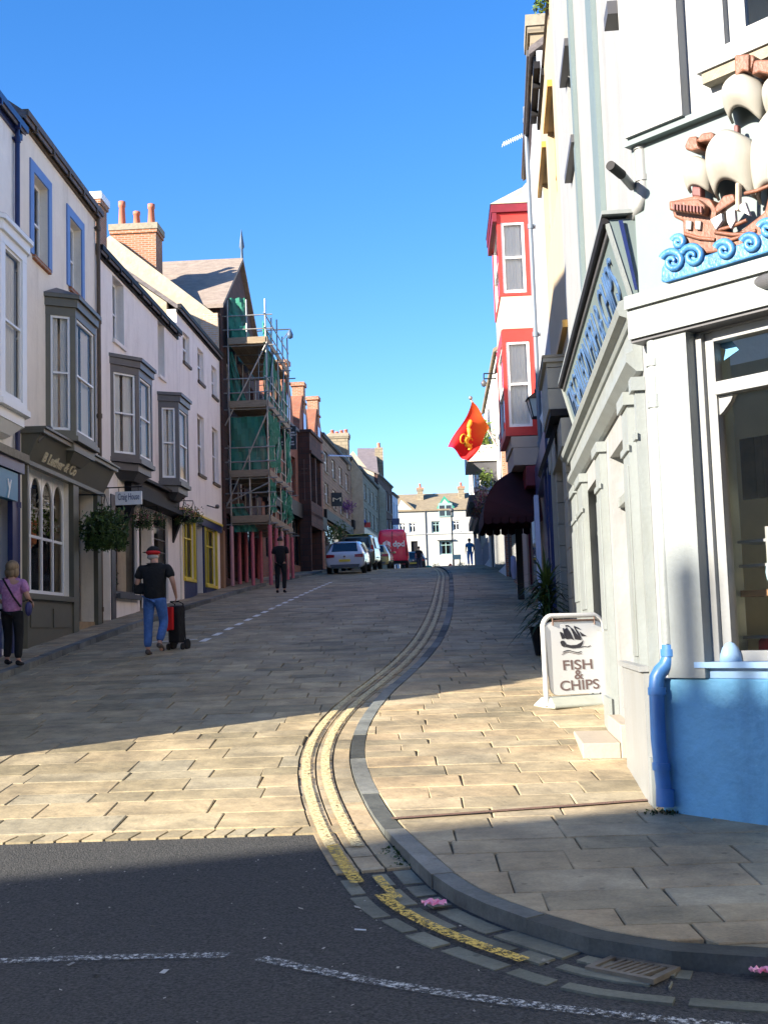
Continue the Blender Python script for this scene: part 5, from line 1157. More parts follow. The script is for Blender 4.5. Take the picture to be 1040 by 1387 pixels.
# rounded cornice, soffit, frieze
m = MB(); 
prof = [(.003, 3.925), (.10, 3.925), (.16, 3.90), (.18, 3.85), (.16, 3.80), (.11, 3.78), (.09, 3.74), (.003, 3.74)]
m.prism([S.pt(0.0, z, d) for d, z in prof], S.u*sEnd)
prof = [(.003, 3.735), (.07, 3.735), (.07, 3.55), (.12, 3.53), (.12, 3.47), (.05, 3.40), (.003, 3.40)]
m.prism([S.pt(0.06, z, d) for d, z in prof], S.u*(sEnd-.5)); m.build('cornice', paleshop, SH)
# pilasters with capitals
for k, (pa_, pb_) in enumerate(((900, 888), (877, 868), (833, 826), (805, 797), (795, 787.5))):
    a, b = sorted((max(.03, sU(pa_, 850)), sU(pb_, 850)));  a = max(a, .05); y_ = zgS(a)
    m = MB(); m.fbox(S, a, b, y_-.3, zl+.1, .002, .07); m.fbox(S, a-.03, b+.03, zl+.102, zl+.2, .002, .10); m.fbox(S, a-.02, b+.02, zl-.25, zl-.2, .071, .09)
    if b-a > .25: m.fbox(S, a+.08, b-.08, y_+1.0, zl-.35, .072, .085)
    m.fbox(S, a-.02, b+.02, y_-.3, y_+.35, .0705, .10); m.build('pilaster', paleshop, SH)
# plinth of the side wall
m = MB(); m.fbox(S, .12, dn-.05, -.3, S.uv(868, 903)[1], .0715, .11); m.fbox(S, .1, dn-.03, S.uv(868, 903)[1]+.002, S.uv(868, 903)[1]+.04, .0715, .14); m.build('side_plinth', whiteshop, SH)
# door
m = MB(); m.fbox(S, dn+.02, df-.02, zd0, zl-.02, -.26, -.21); d_ = m.build('door', paleshop, SH)
m = MB(); m.fbox(S, dn+.12, df-.12, zd0+.2, zd0+.9, -.208, -.19); m.fbox(S, dn+.12, df-.12, zd0+1.05, zl-.55, -.208, -.19); m.build('panel', whiteshop, d_)
m = MB(); m.fbox(S, dn+.3, df-.3, zd0+.98, zd0+1.02, -.208, -.16); m.build('letter_plate', steel, d_)
m = MB(); m.fbox(S, dn+.02, df-.02, zl-.48, zl-.40, -.205, -.05); m.build('transom', paleshop, d_)
window(SH, S, *holesS[1], paleshop, .10, 'cross', curt=.6, gl=glass)
# steps
stepm = mat('pale_step_stone', (.36, .31, .24), .8, .08, 5, bump=.2)
stA, stB = sU(872, 960), sU(843, 940)
zs_ = S.uv(865, 965)[1]
T = thing('doorstep', 'pair of pale stone steps at the side door of the corner shop', 'steps', S.pt(stA, zs_-.2, .3)); 
m = MB(); m.fbox(S, dn+.3, df+.35, zgD-.3, zgD+.30, -.28, .115); m.build('upper_step', stepm, T, bevel=.008)
m = MB(); m.fbox(S, dn+.3, df+.35, zgD-.3, zgD+.15, .12, .44); m.build('lower_step', stepm, T, bevel=.008)

# ---------------- front elevation
uF = lambda px, py, d=0: Fr.uv(px, py, d)
zPl = uF(960, 919, .08)[1]
LF = 5.0
wz0, wz1 = uF(1000, 902)[1]+.0, uF(1000, 440)[1]
wl_, wr_ = uF(953, 700)[0], 3.4
upl = uF(929, 60)[0]+.30; uz = uF(960, 82)[1]
holesF = [(wl_, wr_, wz0, wz1), (upl, upl+1.5, uz, uz+1.9)]
wall_with_holes(Fr, .004, LF, -.5, zTop, holesF, th=.3).build('front_wall', MATS['side_wall_paint'], SH)
m = MB(); m.fbox(Fr, .02, LF, -.6, zPl, .002, .09); m.build('plinth', shade_plinth, SH, bevel=.01)
# sill
zsl = wz0
m = MB(); m.fbox(Fr, wl_-.04, LF-.6, zPl+.002, zsl-.01, .002, .07); m.fbox(Fr, wl_-.06, LF-.5, zsl-.008, zsl+.03, -.1, .13); m.build('window_sill', mat('sill_shade_blue', (.26, .42, .62), .5), SH)  # sill colour carries the blue of the shade lying on it
m = MB(); m.ell(Fr.pt(wl_+.16, zsl+.03, .03), (.075, .06, .13), zmin=0); m.build('sill_boss', MATS['sill_shade_blue'], SH)
# corner pilaster and window architrave
zf0, zf1 = uF(960, 437, .1)[1], uF(960, 395, .1)[1]
a, b = uF(899, 700, .06)[0], uF(942, 700, .12)[0]
m = MB(); m.fbox(Fr, max(a, .02), b, zPl+.002, zf0-.002, .002, .12); m.build('pilaster', paleshop, SH, bevel=.004)
# upper panel, ledge, fascia
zL = uF(960, 152, .06)[1]
m = MB(); m.fbox(Fr, .01, LF, zf1+.10, zL-.03, .002, .03); m.build('sign_panel', palegreen, SH)
m = MB(); m.fbox(Fr, .0, LF, zL-.028, zL+.0, .002, .10); m.fbox(Fr, .0, LF, zL+.002, zL+.035, .002, .07); m.build('ledge', palegreen, SH)
m = MB(); m.fbox(Fr, .0, LF, zf0, zf1, .002, .17); m.fbox(Fr, .0, LF, zf1+.002, zf1+.095, .002, .20); m.build('fascia', paleshop, SH)
m = MB(); m.fbox(Fr, .0, LF, zf0-.022, zf0-.003, .002, .145); m.build('fascia_shadow_strip', greyp, SH)  # grey strip stands in for the shadow along the fascia's bottom edge
# upper wall pilaster + window
pw = uF(922, 60, .06)[0]
m = MB(); m.fbox(Fr, .01, pw, zL+.037, zTop-.2, .002, .10); m.build('upper_pilaster', MATS['side_wall_paint'], SH)
m = MB(); m.fbox(Fr, upl-.16, LF-1.5, uz-.12, uz-.003, -.1, .12); m.build('upper_sill', whiteshop, SH); m = MB(); m.fbox(Fr, upl-.13, LF-1.5, uz-.20, uz-.122, .002, .10); m.build('stone_band', concrete, SH)
W2 = window(SH, Fr, *holesF[1], whiteshop, .06, 'plain', curt=0, fw=.13, gl=glass)
m = MB(); hx = upl+.75; m.prism([Fr.pt(hx-.18, uz+.14, -.2), Fr.pt(hx+.15, uz+.14, -.2), Fr.pt(hx+.02, uz+.7, -.2)], Fr.n*.03); tag(m.build('toy_boat', whiteshop), 'white model sailing boat standing in the upper window', 'ornament')
# shop window: frame with transom lights
f = MB(); D = -.04; fw = .07
f.fbox(Fr, wl_, wl_+fw, wz0+.03, wz1, D-.07, D+.06); f.fbox(Fr, wl_+fw+.001, wl_+fw*2, wz0+.03, wz1, D-.07, D+.02); f.fbox(Fr, wr_-fw, wr_, wz0+.03, wz1, D-.07, D+.06)
zt1 = uF(1000, 520)[1]
f.fbox(Fr, wl_+fw*2, wr_-fw, zt1-.045, zt1+.045, D-.07, D+.05); f.fbox(Fr, wl_+fw*2, wr_-fw, wz1-.07, wz1, D-.07, D+.03); f.fbox(Fr, wl_+fw*2, wr_-fw, wz0+.03, wz0+.1, D-.07, D+.03)
f.fbox(Fr, wl_+1.35, wl_+1.43, wz0+.1, wz1-.07, D-.065, D+.025)
f.prism([Fr.pt(wl_+fw*2, zt1-.046, D-.05), Fr.pt(wl_+fw*2+.12, zt1-.046, D-.05), Fr.pt(wl_+fw*2+.09, zt1-.10, D-.05), Fr.pt(wl_+fw*2+.03, zt1-.16, D-.05), Fr.pt(wl_+fw*2, zt1-.18, D-.05)], Fr.n*.05)
wo = f.build('shop_window', whiteshop, SH, bevel=.004)
m = MB(); m.face([Fr.pt(wl_+.05, wz0+.05, D-.04), Fr.pt(wr_-.05, wz0+.05, D-.04), Fr.pt(wr_-.05, wz1, D-.04), Fr.pt(wl_+.05, wz1, D-.04)]); m.build('pane', clearglass, wo)
# interior of the shop
m = MB(); sB0 = 1.0
while (Fr.pt(sB0, 0, -3)-S.p0).dot(S.n) < -.4: sB0 -= .05
m.fbox(Fr, sB0, LF-.4, .2, 4.0, -3.0, -2.9); m.build('back_wall', mat('shop_back_wall', (.75, .70, .48), .8, .08, 2), SH)
m = MB(); m.fbox(Fr, wl_-.35, LF-.4, .1, .4, -2.9, -.31); m.build('shop_floor', mat('shop_floor', (.2, .17, .13), .6), SH)
dR = -.35
while Fr.uv(1000, 700, dR)[0] > wl_-.02 and dR > -.48: dR -= .02
print('REVEAL', dR)
m = MB(); m.fbox(Fr, wl_-.10, wl_-.02, .4, 4.0, dR, -.31); m.build('inner_reveal', mat('reveal_grey_green', (.30, .37, .36), .5), SH)
m = MB(); m.fbox(Fr, wl_-.1, LF-.4, 3.96, 4.0, -2.9, -.31); m.build('ceiling', mat('shop_ceiling', (.5, .48, .40), .9), SH)
cx0 = uF(1004, 700, -.5)[0]
m = MB(); q = random.Random(2); s = cx0-.05; zc0, zc1 = uF(1020, 722, -.55)[1], uF(1020, 590, -.55)[1]
while s < LF-.6: w = q.uniform(.06, .12); m.fbox(Fr, s, s+w-.004, zc0+.25, zc1, -.66+q.uniform(0, .03), -.61); s += w
tag(m.build('hanging_curtain', mat('brown_curtain', (.09, .065, .03), .9, .3, 8)), 'brown fringe curtain hanging inside the corner shop window', 'curtain')
T = thing('display_rack', 'white shelf rack of small goods inside the corner shop window', 'shelf rack', Fr.pt(cx0+.8, wz0, -.7))
zsf = [uF(1020, y, -.45)[1] for y in (898, 865, 808, 768, 735)]
for k, z in enumerate(zsf): m = MB(); m.fbox(Fr, cx0-.02, cx0+1.8, z, z+(.045 if k in (0, 2) else .02), -.70, -.42); m.build('shelf', wood if k == 2 else whiteshop, T)
for s in (cx0+.24, cx0+.9, cx0+1.5): m = MB(); m.fbox(Fr, s, s+.05, wz0, zsf[-1]+.1, -.42, -.39); m.build('upright', whiteshop, T)
for k in range(8):
    z = zsf[(k*3) % 4]; h_ = .13+.05*(k % 3); m = MB(); c = Fr.pt(cx0+.09+.19*k, z+.046, -.56); m.lathe(c, [(.04, 0), (.055, h_*.3), (.05, h_*.8), (.025, h_), (.0, h_)], 10); tag(m.build('ornament', (mat('red_goods', (.5, .05, .06)), greyp, whiteshop, mat('dark_goods', (.04, .06, .06)))[k % 4]), ('red', 'grey', 'white', 'dark')[k % 4]+(' small jar on the rack inside the corner shop window, left half' if k < 4 else ' small jar on the rack inside the corner shop window, right half'), 'jar')
m = MB(); c = Fr.pt(cx0+.34, zsf[2]+.16, -.37); n = 16
m.tube([c+Fr.u*.09*math.cos(2*math.pi*k/n)+Vector((0, 0, .11*math.sin(2*math.pi*k/n))) for k in range(n+1)], .012, 6); tag(m.build('life_ring', mat('ring_blue', (.3, .48, .6))), 'small pale blue ring ornament on the white rack in the shop window', 'ornament')
m = MB(); c = uF(982, 470, -.12); fx, fz = c
m.prism([Fr.pt(fx-.05, fz+.11, -.13), Fr.pt(fx+.16, fz+.16, -.13), Fr.pt(fx+.05, fz+.03, -.13), Fr.pt(fx+.10, fz-.04, -.13), Fr.pt(fx-.02, fz-.09, -.13), Fr.pt(fx+.0, fz-.02, -.13), Fr.pt(fx-.06, fz+.02, -.13)], Fr.n*.01); tag(m.build('window_sticker', mat('sticker_blue', (.10, .30, .50))), 'blue fish shaped sticker in the transom light of the corner shop', 'sticker')
m = MB(); m.fbox(S, .3, sEnd-.3, zTop-.3, zTop, -7, -.31); m.build('roof', slate, SH)
m = MB(); m.fbox(S, sEnd-.3, sEnd, -.3, zTop-.31, -7, -.31); m.build('party_wall', white, SH)
# ---------------- downpipes at the corner
Yp = c0.y-.06
def pp(px, py, Y=None): return at(px, py, Y or Yp)
m = MB(); P = [pp(851+2, -30), pp(872, 262)]; m.tube(P, .052, 14); P2 = [pp(872, 262), pp(866, 280), pp(858, 292, Yp+.1), pp(850, 302, Yp+.2)]; m.tube(P2, .05, 12)
for y_ in (60, 200, 243): x_ = 853+19*(y_+30)/292; m.tube([pp(x_, y_-4), pp(x_, y_+4)], .060, 14)
tag(m.build('rainwater_pipe', whiteshop), 'white rainwater pipe running down the upper corner of the shop', 'downpipe')
Yp = c0.y-.16
T = thing('rainwater_pipe', 'downpipe with a swan neck, pale with blue shade coloured in below, at the shop corner', 'downpipe', ground(905, 1090))
m = MB(); m.tube([pp(885, 455), pp(887, 520), pp(901, 780), pp(904.5, 850), pp(905.5, 872)], .052, 16)
for y_, x_ in ((492, 886), (540, 888), (548, 888.5)): m.tube([pp(x_, y_-5), pp(x_, y_+5)], .060, 16)
m.build('upper_pipe', paleshop, T)
m = MB(); m.tube([pp(905.6, 873), pp(906, 884), pp(905, 893), pp(901, 902), pp(894, 909), pp(889.5, 917), pp(888.5, 930), pp(891, 1000), pp(899, 1074)], .052, 16)
for x_, y_, h_ in ((906, 884, 5), (889, 936, 5), (895, 1038, 5), (900, 1080, 12)): m.tube([pp(x_, y_-h_), pp(x_+.4, y_+h_)], .062, 16)
m.build('lower_pipe', shade_pipe, T)
m = MB()
for x_, y_ in ((886, 492), (889, 541), (904, 848), (890, 937), (896, 1040)):
    p = pp(x_, y_); e = Fr.pt(.03 if y_ < 900 else .03, p.z, .0); m.tube([p, Fr.pt(.1, p.z, .05 if y_ > 900 else .06)], .011, 6)
m.build('brackets', greyp, T)
Yp = c0.y-.10; m = MB(); m.tube([pp(898, 455, Yp-.06), pp(900, 540, Yp-.06), pp(912, 790, Yp-.06), pp(916, 915, Yp-.06)], .012, 8); tag(m.build('conduit', whiteshop), 'thin white conduit beside the downpipe on the corner pilaster', 'conduit')
m = MB(); m.tube([pp(868, 150), pp(880, 240), pp(884, 262), pp(876, 285), pp(886, 330), pp(893, 398)], .008, 6); tag(m.build('cable', whiteshop), 'thin white cable looping below the upper rainwater pipe', 'cable')
Yp = c0.y-.06
# security camera
T = thing('security_camera', 'white wall camera with a dark lens hood above the fascia board', 'camera', pp(858, 255))
p0_, p1_, p2_ = pp(856, 253, Yp+.05), pp(842, 237, Yp-.1), pp(826, 224, Yp-.25)
m = MB(); m.tube([p0_, p1_], .03, 14); m.build('housing', whiteshop, T); m = MB(); m.tube([p1_+(p2_-p1_)*.02, p2_], .034, 14); m.build('lens_hood', black, T); m = MB(); m.tube([p0_, pp(862, 240, Yp+.1), pp(866, 232, Yp)], .012, 8); m.build('arm', greyp, T)
m = MB(); a_, b_ = pp(1022, 383, Yp-.75), pp(1075, 376, Yp-1.2); m.tube([a_, a_.lerp(b_, .3), b_], [.03, .05, .05], 12); tag(m.build('floodlight', greyp), 'grey lamp under the ship relief at the right edge of the photo', 'wall light')
# ---------------- ship relief
SP = thing('ship_relief', 'carved painted galleon with cream sails on blue waves on the shop front', 'ship relief', Fr.pt(.6, 4.3, .1))
hullm = mat('carved_brown', (.16, .062, .034), .5, .35, 14, bump=.25, bscale=45, dirt=.6, dcol=(.15, .07, .04)); hull2 = mat('carved_dark_brown', (.14, .045, .04), .5, .2, 9); sailm = mat('sail_cream', (.35, .34, .30), .5, .04, 4, streak=.4, dirt=.3, dcol=(.25, .22, .16)); wavem = mat('wave_blue', (.015, .10, .29), .4, .25, 12, bump=.3, bscale=40, col2=(.075, .24, .42))
def zf(zx, zy, d=.15): return Fr.uv(860+zx/3.963, 50+zy/3.963, d)
def fpoly(pts, d0, d1, m_, nm, bevel=.012, par=None): q_ = MB(); q_.prism([Fr.pt(*zf(x, y, d1), d0) for x, y in pts], Fr.n*(d1-d0)); return q_.build(nm, m_, par or SP, bevel=bevel)
fpoly([(135, 1312), (140, 1240), (175, 1180), (260, 1160), (330, 1175), (380, 1170), (440, 1150), (560, 1110), (660, 1060), (713, 1040), (900, 960), (900, 1075), (713, 1155), (230, 1300), (160, 1320)], .04, .22, wavem, 'wave_base')
hull = fpoly([(183, 882), (320, 850), (395, 868), (432, 925), (430, 1040), (520, 1075), (600, 1010), (690, 940), (720, 820), (900, 740), (900, 1000), (713, 1055), (600, 1110), (480, 1150), (380, 1162), (258, 1125), (252, 990), (205, 968)], .06, .20, hullm, 'hull')
fpoly([(178, 880), (180, 930), (360, 955), (372, 905), (330, 868)], .20, .27, hullm, 'stern_rail', par=hull)
for k in range(9): x = 200+k*18; fpoly([(x, 895+k*1.5), (x+9, 896+k*1.5), (x+9, 928+k*2), (x, 926+k*2)], .271, .29, hull2, 'baluster', .002, par=hull)
for x in (268, 318): fpoly([(x, 985), (x+32, 988), (x+28, 1035), (x+2, 1032)], .201, .225, whiteshop, 'stern_window', .004, par=hull)
for (a, b) in (((440, 1040), (600, 985)), ((270, 1060), (430, 1090)), ((440, 1110), (650, 1040)), ((590, 842), (720, 800)), ((430, 1050), (620, 1060))):
    q_ = MB(); q_.tube([Fr.pt(*zf(*a, .2), .205), Fr.pt(*zf((a[0]+b[0])/2, (a[1]+b[1])/2+8, .2), .21), Fr.pt(*zf(*b, .2), .205)], .014, 6); q_.build('plank', hullm, hull)
fpoly([(420, 920), (470, 850), (520, 840), (535, 880), (430, 950)], .201, .25, hullm, 'deck_rail', par=hull)
for pts in ([(400, 980), (460, 945), (465, 985), (430, 1035)], [(485, 935), (530, 925), (535, 985), (510, 1030), (490, 990)], [(550, 905), (585, 885), (612, 960), (555, 930)]): fpoly(pts, .201, .235, mat('window_grey', (.45, .44, .45), .5), 'deck_house', .004, par=hull)
fpoly([(302, 800), (345, 805), (348, 860), (300, 855)], .1, .17, hull2, 'mast'); fpoly([(533, 780), (552, 780), (552, 930), (533, 935)], .2, .25, mat('pale_post', (.5, .42, .33)), 'mast'); fpoly([(525, 470), (548, 470), (548, 520), (525, 520)], .1, .15, hull2, 'mast')
def sail(cx, cy, rx, ry, bulge, scoop, nm='sail', tilt=0):
    q_ = MB(); n = 14; G_ = []
    for j in range(n+1):
        row = []
        for i in range(n+1):
            u_, v_ = i/n*2-1, j/n*2-1
            wd = (1-.22*(max(0, -v_))**2-.30*max(0, v_)**3); x = cx+rx*u_*wd+tilt*v_; y = cy+ry*v_*-1 + (scoop*(1-u_*u_))*(-1)*(.5*(1-v_)) - .0
            y -= 0; d = .08+bulge*math.sqrt(max(0, (1-u_*u_)))*(.35+.65*math.cos(v_*1.2)); row.append(Fr.pt(*zf(x, y+ (0.22*ry*u_*u_ if v_ > 0 else 0)*max(0, v_), .15), d))
        G_.append(row)
    for j in range(n):
        for i in range(n): q_.face([G_[j][i], G_[j][i+1], G_[j+1][i+1], G_[j+1][i]], smooth=True)
    o = q_.build(nm, sailm, SP, fix=True); s_ = o.modifiers.new('thick', 'SOLIDIFY'); s_.thickness = .018; s_.offset = -1; return o
sail(322, 735, 78, 95, .14, 30); sail(520, 690, 140, 180, .24, 90); sail(578, 330, 118, 125, .2, 70); sail(770, 640, 150, 250, .24, 90, tilt=20); sail(780, 330, 100, 120, .2, 60)
def nest(pts, nm='crows_nest'): return fpoly(pts, .06, .22, hullm, nm)
nest([(262, 585), (285, 535), (325, 530), (330, 580), (345, 600), (300, 612), (268, 605)]); nest([(320, 560), (355, 515), (405, 508), (422, 525), (405, 555), (345, 565)]); nest([(530, 95), (575, 92), (608, 88), (606, 185), (570, 180), (545, 212), (532, 205)]); nest([(612, 92), (635, 98), (632, 130), (614, 190)]); nest([(640, 122), (713, 120), (760, 125), (760, 200), (713, 200), (660, 190), (622, 205), (628, 140)])
for (cx, cy, r) in ((205, 1208, 62), (312, 1180, 60), (484, 1148, 52), (622, 1112, 50), (715, 1035, 50), (236, 1105, 34)):
    q_ = MB(); pts = []
    for k in range(30): t = k/29; a_ = math.pi*.9-t*math.pi*2.9; rr = r*(1-t*.86); x, y = cx+rr*math.cos(a_), cy-rr*math.sin(a_); pts.append(Fr.pt(*zf(x, y, .22), .225+.01*t))
    q_.tube(pts, [.028*(1-.5*k/29) for k in range(30)], 8); q_.build('wave_curl', wavem, SP)
# ================================================================== RIGHT SIDE beyond the shop
pe = S.pt(sEnd, 0); t0 = Vector((4.5, 36)); 
YF = Fac((pe.x, pe.y), (t0.x-pe.x, t0.y-pe.y), -1)
sy0 = .01; sy1, zY = YF.uv(723, 168, .1); sy2 = YF.uv(712, 300, .1)[0]; print('SY', sy1, zY, sy2)
H = thing('yellow_house', 'tall yellow rendered house with a grey boarded shopfront below', 'house', YF.pt(sy1/2, gz(YF, 4)))
bars_ = []
for (pn, pf) in (((748, 124), (741, 171)), ((740, 214), (732, 252)), ((769, 452), (757, 480))):
    a, z = YF.uv(*pn); b, z2 = YF.uv(*pf); bars_.append((a, max(b, a+.5), (z+z2)/2))
wy = [(a, b, z-1.6, z) for a, b, z in bars_[:2]]
zg0 = gz(YF, sy1)
wsh = (.9, 2.6, zg0+.2, zg0+2.4)
wall_with_holes(YF, .004, sy1, .3, zY, wy+[wsh], th=.3).build('front_wall', yellowr, H)
m = MB(); m.fbox(YF, sy1-.3, sy1-.004, .3, zY, -7, -.31); m.fbox(YF, .004, .3, .3, zY, -7, -.31); m.build('side_wall', yellowr, H)
m = MB(); m.prism([YF.pt(0, zY+.05, .04), YF.pt(0, zY+3, -3.6), YF.pt(0, zY+.05, -7.3)], YF.u*sy1); m.build('roof', slate, H)
for w in wy: window(H, YF, *w, mat('ochre_bounce', (.45, .26, .05), .5), .1, 'sash', curt=.6)
for a, b, z in bars_: m = MB(); m.fbox(YF, a, b, z-.02, z+.08, .002, .07); m.build('window_hood', mat('ochre_bounce', (.45, .26, .05), .5), H)  # ochre puts the bounced light on shaded undersides into the hood colour
gutter(H, YF, 2.5, sy1, zY+.1, black)
m = MB(); leafblob(m, YF.pt(YF.uv(744, 30)[0], zY+.05, .12), (.10, .2, .16), 90, .05, seed=70); tag(m.build('gutter_weed', leafB), 'tuft of green weed growing in the high gutter of the yellow house', 'plants')
# grey boarded shopfront with a box oriel
BY = [2.2]
def boards(mb, F, s0, s1, z0, z1, d0, d1, hh=.24, vertical=False):
    z = z0
    while z < z1-.01: mb.fbox(F, s0, s1, z, min(z+hh-.012, z1), d0, d1); z += hh
o0, o1 = .45, 2.4; Yo = YF.pt(o0, 0).y; zo0, zo1 = at(768, 553, Yo).z, at(768, 490, Yo).z; do = .28
m = MB(); boards(m, YF, o0, o1, zo0, zo1, .003, do, .3); m.fbox(YF, o0-.05, o1+.05, zo1+.003, zo1+.06, .003, do+.05); bx = m.build('box_oriel', greyboard, H)
m = MB(); m.fbox(YF, o0-.06, o1+.05, zo1+.063, zo1+.1, .003, do+.06); m.build('lead_cap', concrete, bx)
m = MB(); m.fbox(YF, o0-.02, o1+.02, zo0-.10, zo0-.003, .003, do-.02); m.build('soffit', black, bx)
m = MB(); boards(m, YF, wsh[1]+.05, sy1-1.6, zg0-1.0, zo0-.6, .003, .10, .34); boards(m, YF, .05, wsh[0]-.02, zg0-1.2, zo0-.6, .003, .10, .34); m.fbox(YF, wsh[0]-.01, wsh[1]+.04, zg0-1.2, wsh[2]-.01, .003, .08)
m.fbox(YF, .05, sy1-1.5, zo0-.59, zo0-.2, .003, .14); m.build('shopfront', greyboard, H)
window(H, YF, *wsh, greyboard, .02, 'cross', curt=.9, name='shop_window', bars=(1, 0))
m = MB(); m.fbox(YF, sy1-1.45, sy1-.35, zg0-.3, zg0+2.7, .003, .03); m.build('dark_doorway', navy, H)
m = MB(); m.fbox(YF, sy1-1.58, sy1-1.46, zg0-.3, zg0+3.0, .003, .16); m.fbox(YF, sy1-1.459, sy1-.3, zg0+2.72, zg0+3.3, .003, .14); m.build('door_surround', greyboard, H)
# slanting dark canopy over the grey shop with a white notice
m = MB(); s = wsh[0]+.2; m.prism([YF.pt(s, zo0-.12, .12), YF.pt(s, zo0-.12, .18), YF.pt(s, zo0-.75, .42), YF.pt(s, zo0-.80, .38)], YF.u*.8); m.build('canopy', black, H)
T = thing('hanging_notice', 'white tilted notice board hanging under the grey oriel', 'sign', at(748, 575, 22)); A, B_, C_, D_ = at(741, 548, 21.5), at(757, 590, 21.5), at(746, 604, 21.5), at(733, 565, 21.5)
m = MB(); 
A, B_, C_, D_ = at(739, 543, 22), at(752, 578, 22), at(747, 604, 22), at(731, 566, 22); m.prism([A, B_, C_, D_], (0, .05, 0)); b = m.build('board', whitep, T)
c = (A+B_+C_+D_)/4; gN = MATS.get('ink_dark') or mat('ink_dark', (.05, .06, .12)); e1 = (B_-A).normalized(); e2 = (A-D_).normalized()
for k in (-.22, .0, .22): m = MB(); q0 = c+e1*k-Vector((0, .004, 0)); m.prism([q0-e2*.05-e1*.05, q0-e2*.05+e1*.05, q0+e2*.05+e1*.05, q0+e2*.05-e1*.05], (0, -.006, 0)); m.build('lettering', gN, b)
def lantern(px, py, Y, sc, F, label, gl_):
    c = at(px, py, Y); T = thing('wall_lantern', label, 'lantern', c); h = .42*sc; w = .17*sc
    m = MB(); B4 = lambda k, z: [c+Vector((-k, -k, z)), c+Vector((k, -k, z)), c+Vector((k, k, z)), c+Vector((-k, k, z))]
    m.hexa(B4(w*.55, -h*.5)+B4(w, h*.3)); m.build('glass_body', gl_, T)
    m = MB(); m.hexa(B4(w*1.2, h*.302)+B4(w*.25, h*.62)); m.hexa(B4(w*.6, -h*.56)+B4(w*.6, -h*.502)); m.ell(c+Vector((0, 0, h*.7)), (w*.25, w*.25, w*.3))
    for a, b in ((1, 1), (1, -1), (-1, 1), (-1, -1)): m.tube([c+Vector((a*w*.56, b*w*.56, -h*.5)), c+Vector((a*w*1.01, b*w*1.01, h*.3))], .012*sc, 5)
    m.build('frame', black, T)
    s = (c-F.p0).dot(F.u); m = MB(); m.tube([c+Vector((0, 0, h*.75)), c+Vector((0, 0, h*1.05)), F.pt(s, c.z+h*1.05, .002)], .022*sc, 8); m.build('bracket', black, T); return T
lg = mat('lantern_glass', (.55, .62, .58), .2, .05, 5)
lantern(727, 550, 25.5, 1.15, YF, 'large black lantern in front of the red bay window', lg)
lantern(706, 615, 33, 1.1, YF, 'lower black lantern with pinkish glass above the maroon awning', mat('lantern_pink', (.40, .20, .30), .25))
# spiky plant in a tub
c = YF.pt(1.7, 0, .38); c.z = g(c.y)+hp(c.y)+.02; T = thing('spiky_plant', 'dark spiky cordyline in a tub beyond the sandwich board', 'plant', c); m = MB(); m.lathe(c, [(.2, 0), (.27, .4), (.3, .42), (.25, .42), (0, .38)], 16); m.build('tub', black, T)
q = random.Random(5); m = MB()
for k in range(260):
    az = q.random()*6.283; el = q.uniform(.05, 1.5); L = q.uniform(.38, .72); b0_ = c+Vector((0, 0, q.uniform(.45, 1.1))); h_ = Vector((math.cos(az), math.sin(az), 0)); sd = Vector((-h_.y, h_.x, 0))*.022
    P = [b0_+h_*L*t*math.cos(el)+Vector((0, 0, L*(t*math.sin(el)-.55*t*t*(1.3-el*.6)))) for t in (0, .35, .7, 1)]; tn = q.uniform(0, .8)
    m.face([P[0]-sd, P[0]+sd, P[1]+sd, P[1]-sd], tone=tn); m.face([P[1]-sd, P[1]+sd, P[2]+sd*.7, P[2]-sd*.7], tone=tn); m.face([P[2]-sd*.7, P[2]+sd*.7, P[3]], tone=tn)
m.build('leaves', leafA, T); m = MB(); m.tube([c+Vector((0, 0, .3)), c+Vector((0, 0, 1.0))], .05, 8); m.build('stem', brown, T)
# ---- pale house with pipe
H = thing('pale_house', 'narrow pale blue white house with a grey downpipe right of the red bay', 'house', YF.pt((sy1+sy2)/2, gz(YF, sy1)))
zW = YF.uv(716, 230)[1]; bw = mat('pale_blue_white', (.40, .42, .45), .7, .04, 3, dirt=.15, dcol=(.33, .33, .33))
F2 = Fac(YF.pt(sy1, 0)[:2], YF.u[:2], -1); F2.L = sy2-sy1
zgW = gz(F2, F2.L)
dw = [(1.0, 1.9, zgW-.5, zgW+2.4), (2.6, 5.0, zgW+.2, zgW+2.4)]
shell(H, F2, 0, F2.L, .5, zW, dw, bw, slate, depth=7, rise=2.4, sidem=whitep)
m = MB(); m.fbox(F2, 1.0, 1.9, zgW-.5, zgW+2.4, -.3, -.25); m.build('door', navy, H); window(H, F2, *dw[1], navy, .05, 'plain', curt=0, gl=darkglass, name='shop_window')
m = MB(); m.fbox(F2, .2, F2.L-.1, zgW+2.45, zgW+3.1, .003, .16); m.fbox(F2, .7, .98, zgW-.5, zgW+2.44, .003, .12); m.fbox(F2, 1.95, 2.5, zgW-.5, zgW+2.44, .003, .12); m.build('shopfront', navy, H)
m = MB(); m.fbox(F2, F2.L-.8, F2.L-.3, zgW-.5, zgW+2.44, .125, .22); m.build('white_jamb', mat('lilac_white', (.6, .6, .72), .5), H)
gutter(H, F2, .2, F2.L, zW+.1, greyp, brackets=False)
sp_ = YF.uv(729, 400)[0]-sy1
downpipe(H, F2, max(.3, sp_), zgW+3, zW+.6, mat('grey_blue_pipe', (.12, .15, .19), .4), .05, .1)
sc1 = max(.05, YF.uv(724, 90)[0]-sy1); chimney(H, F2, sc1, sc1+1.0, -.9, .06, zW-.5, at(722, 22, F2.pt(sc1, 0).y).z, palestone, concrete, 0)
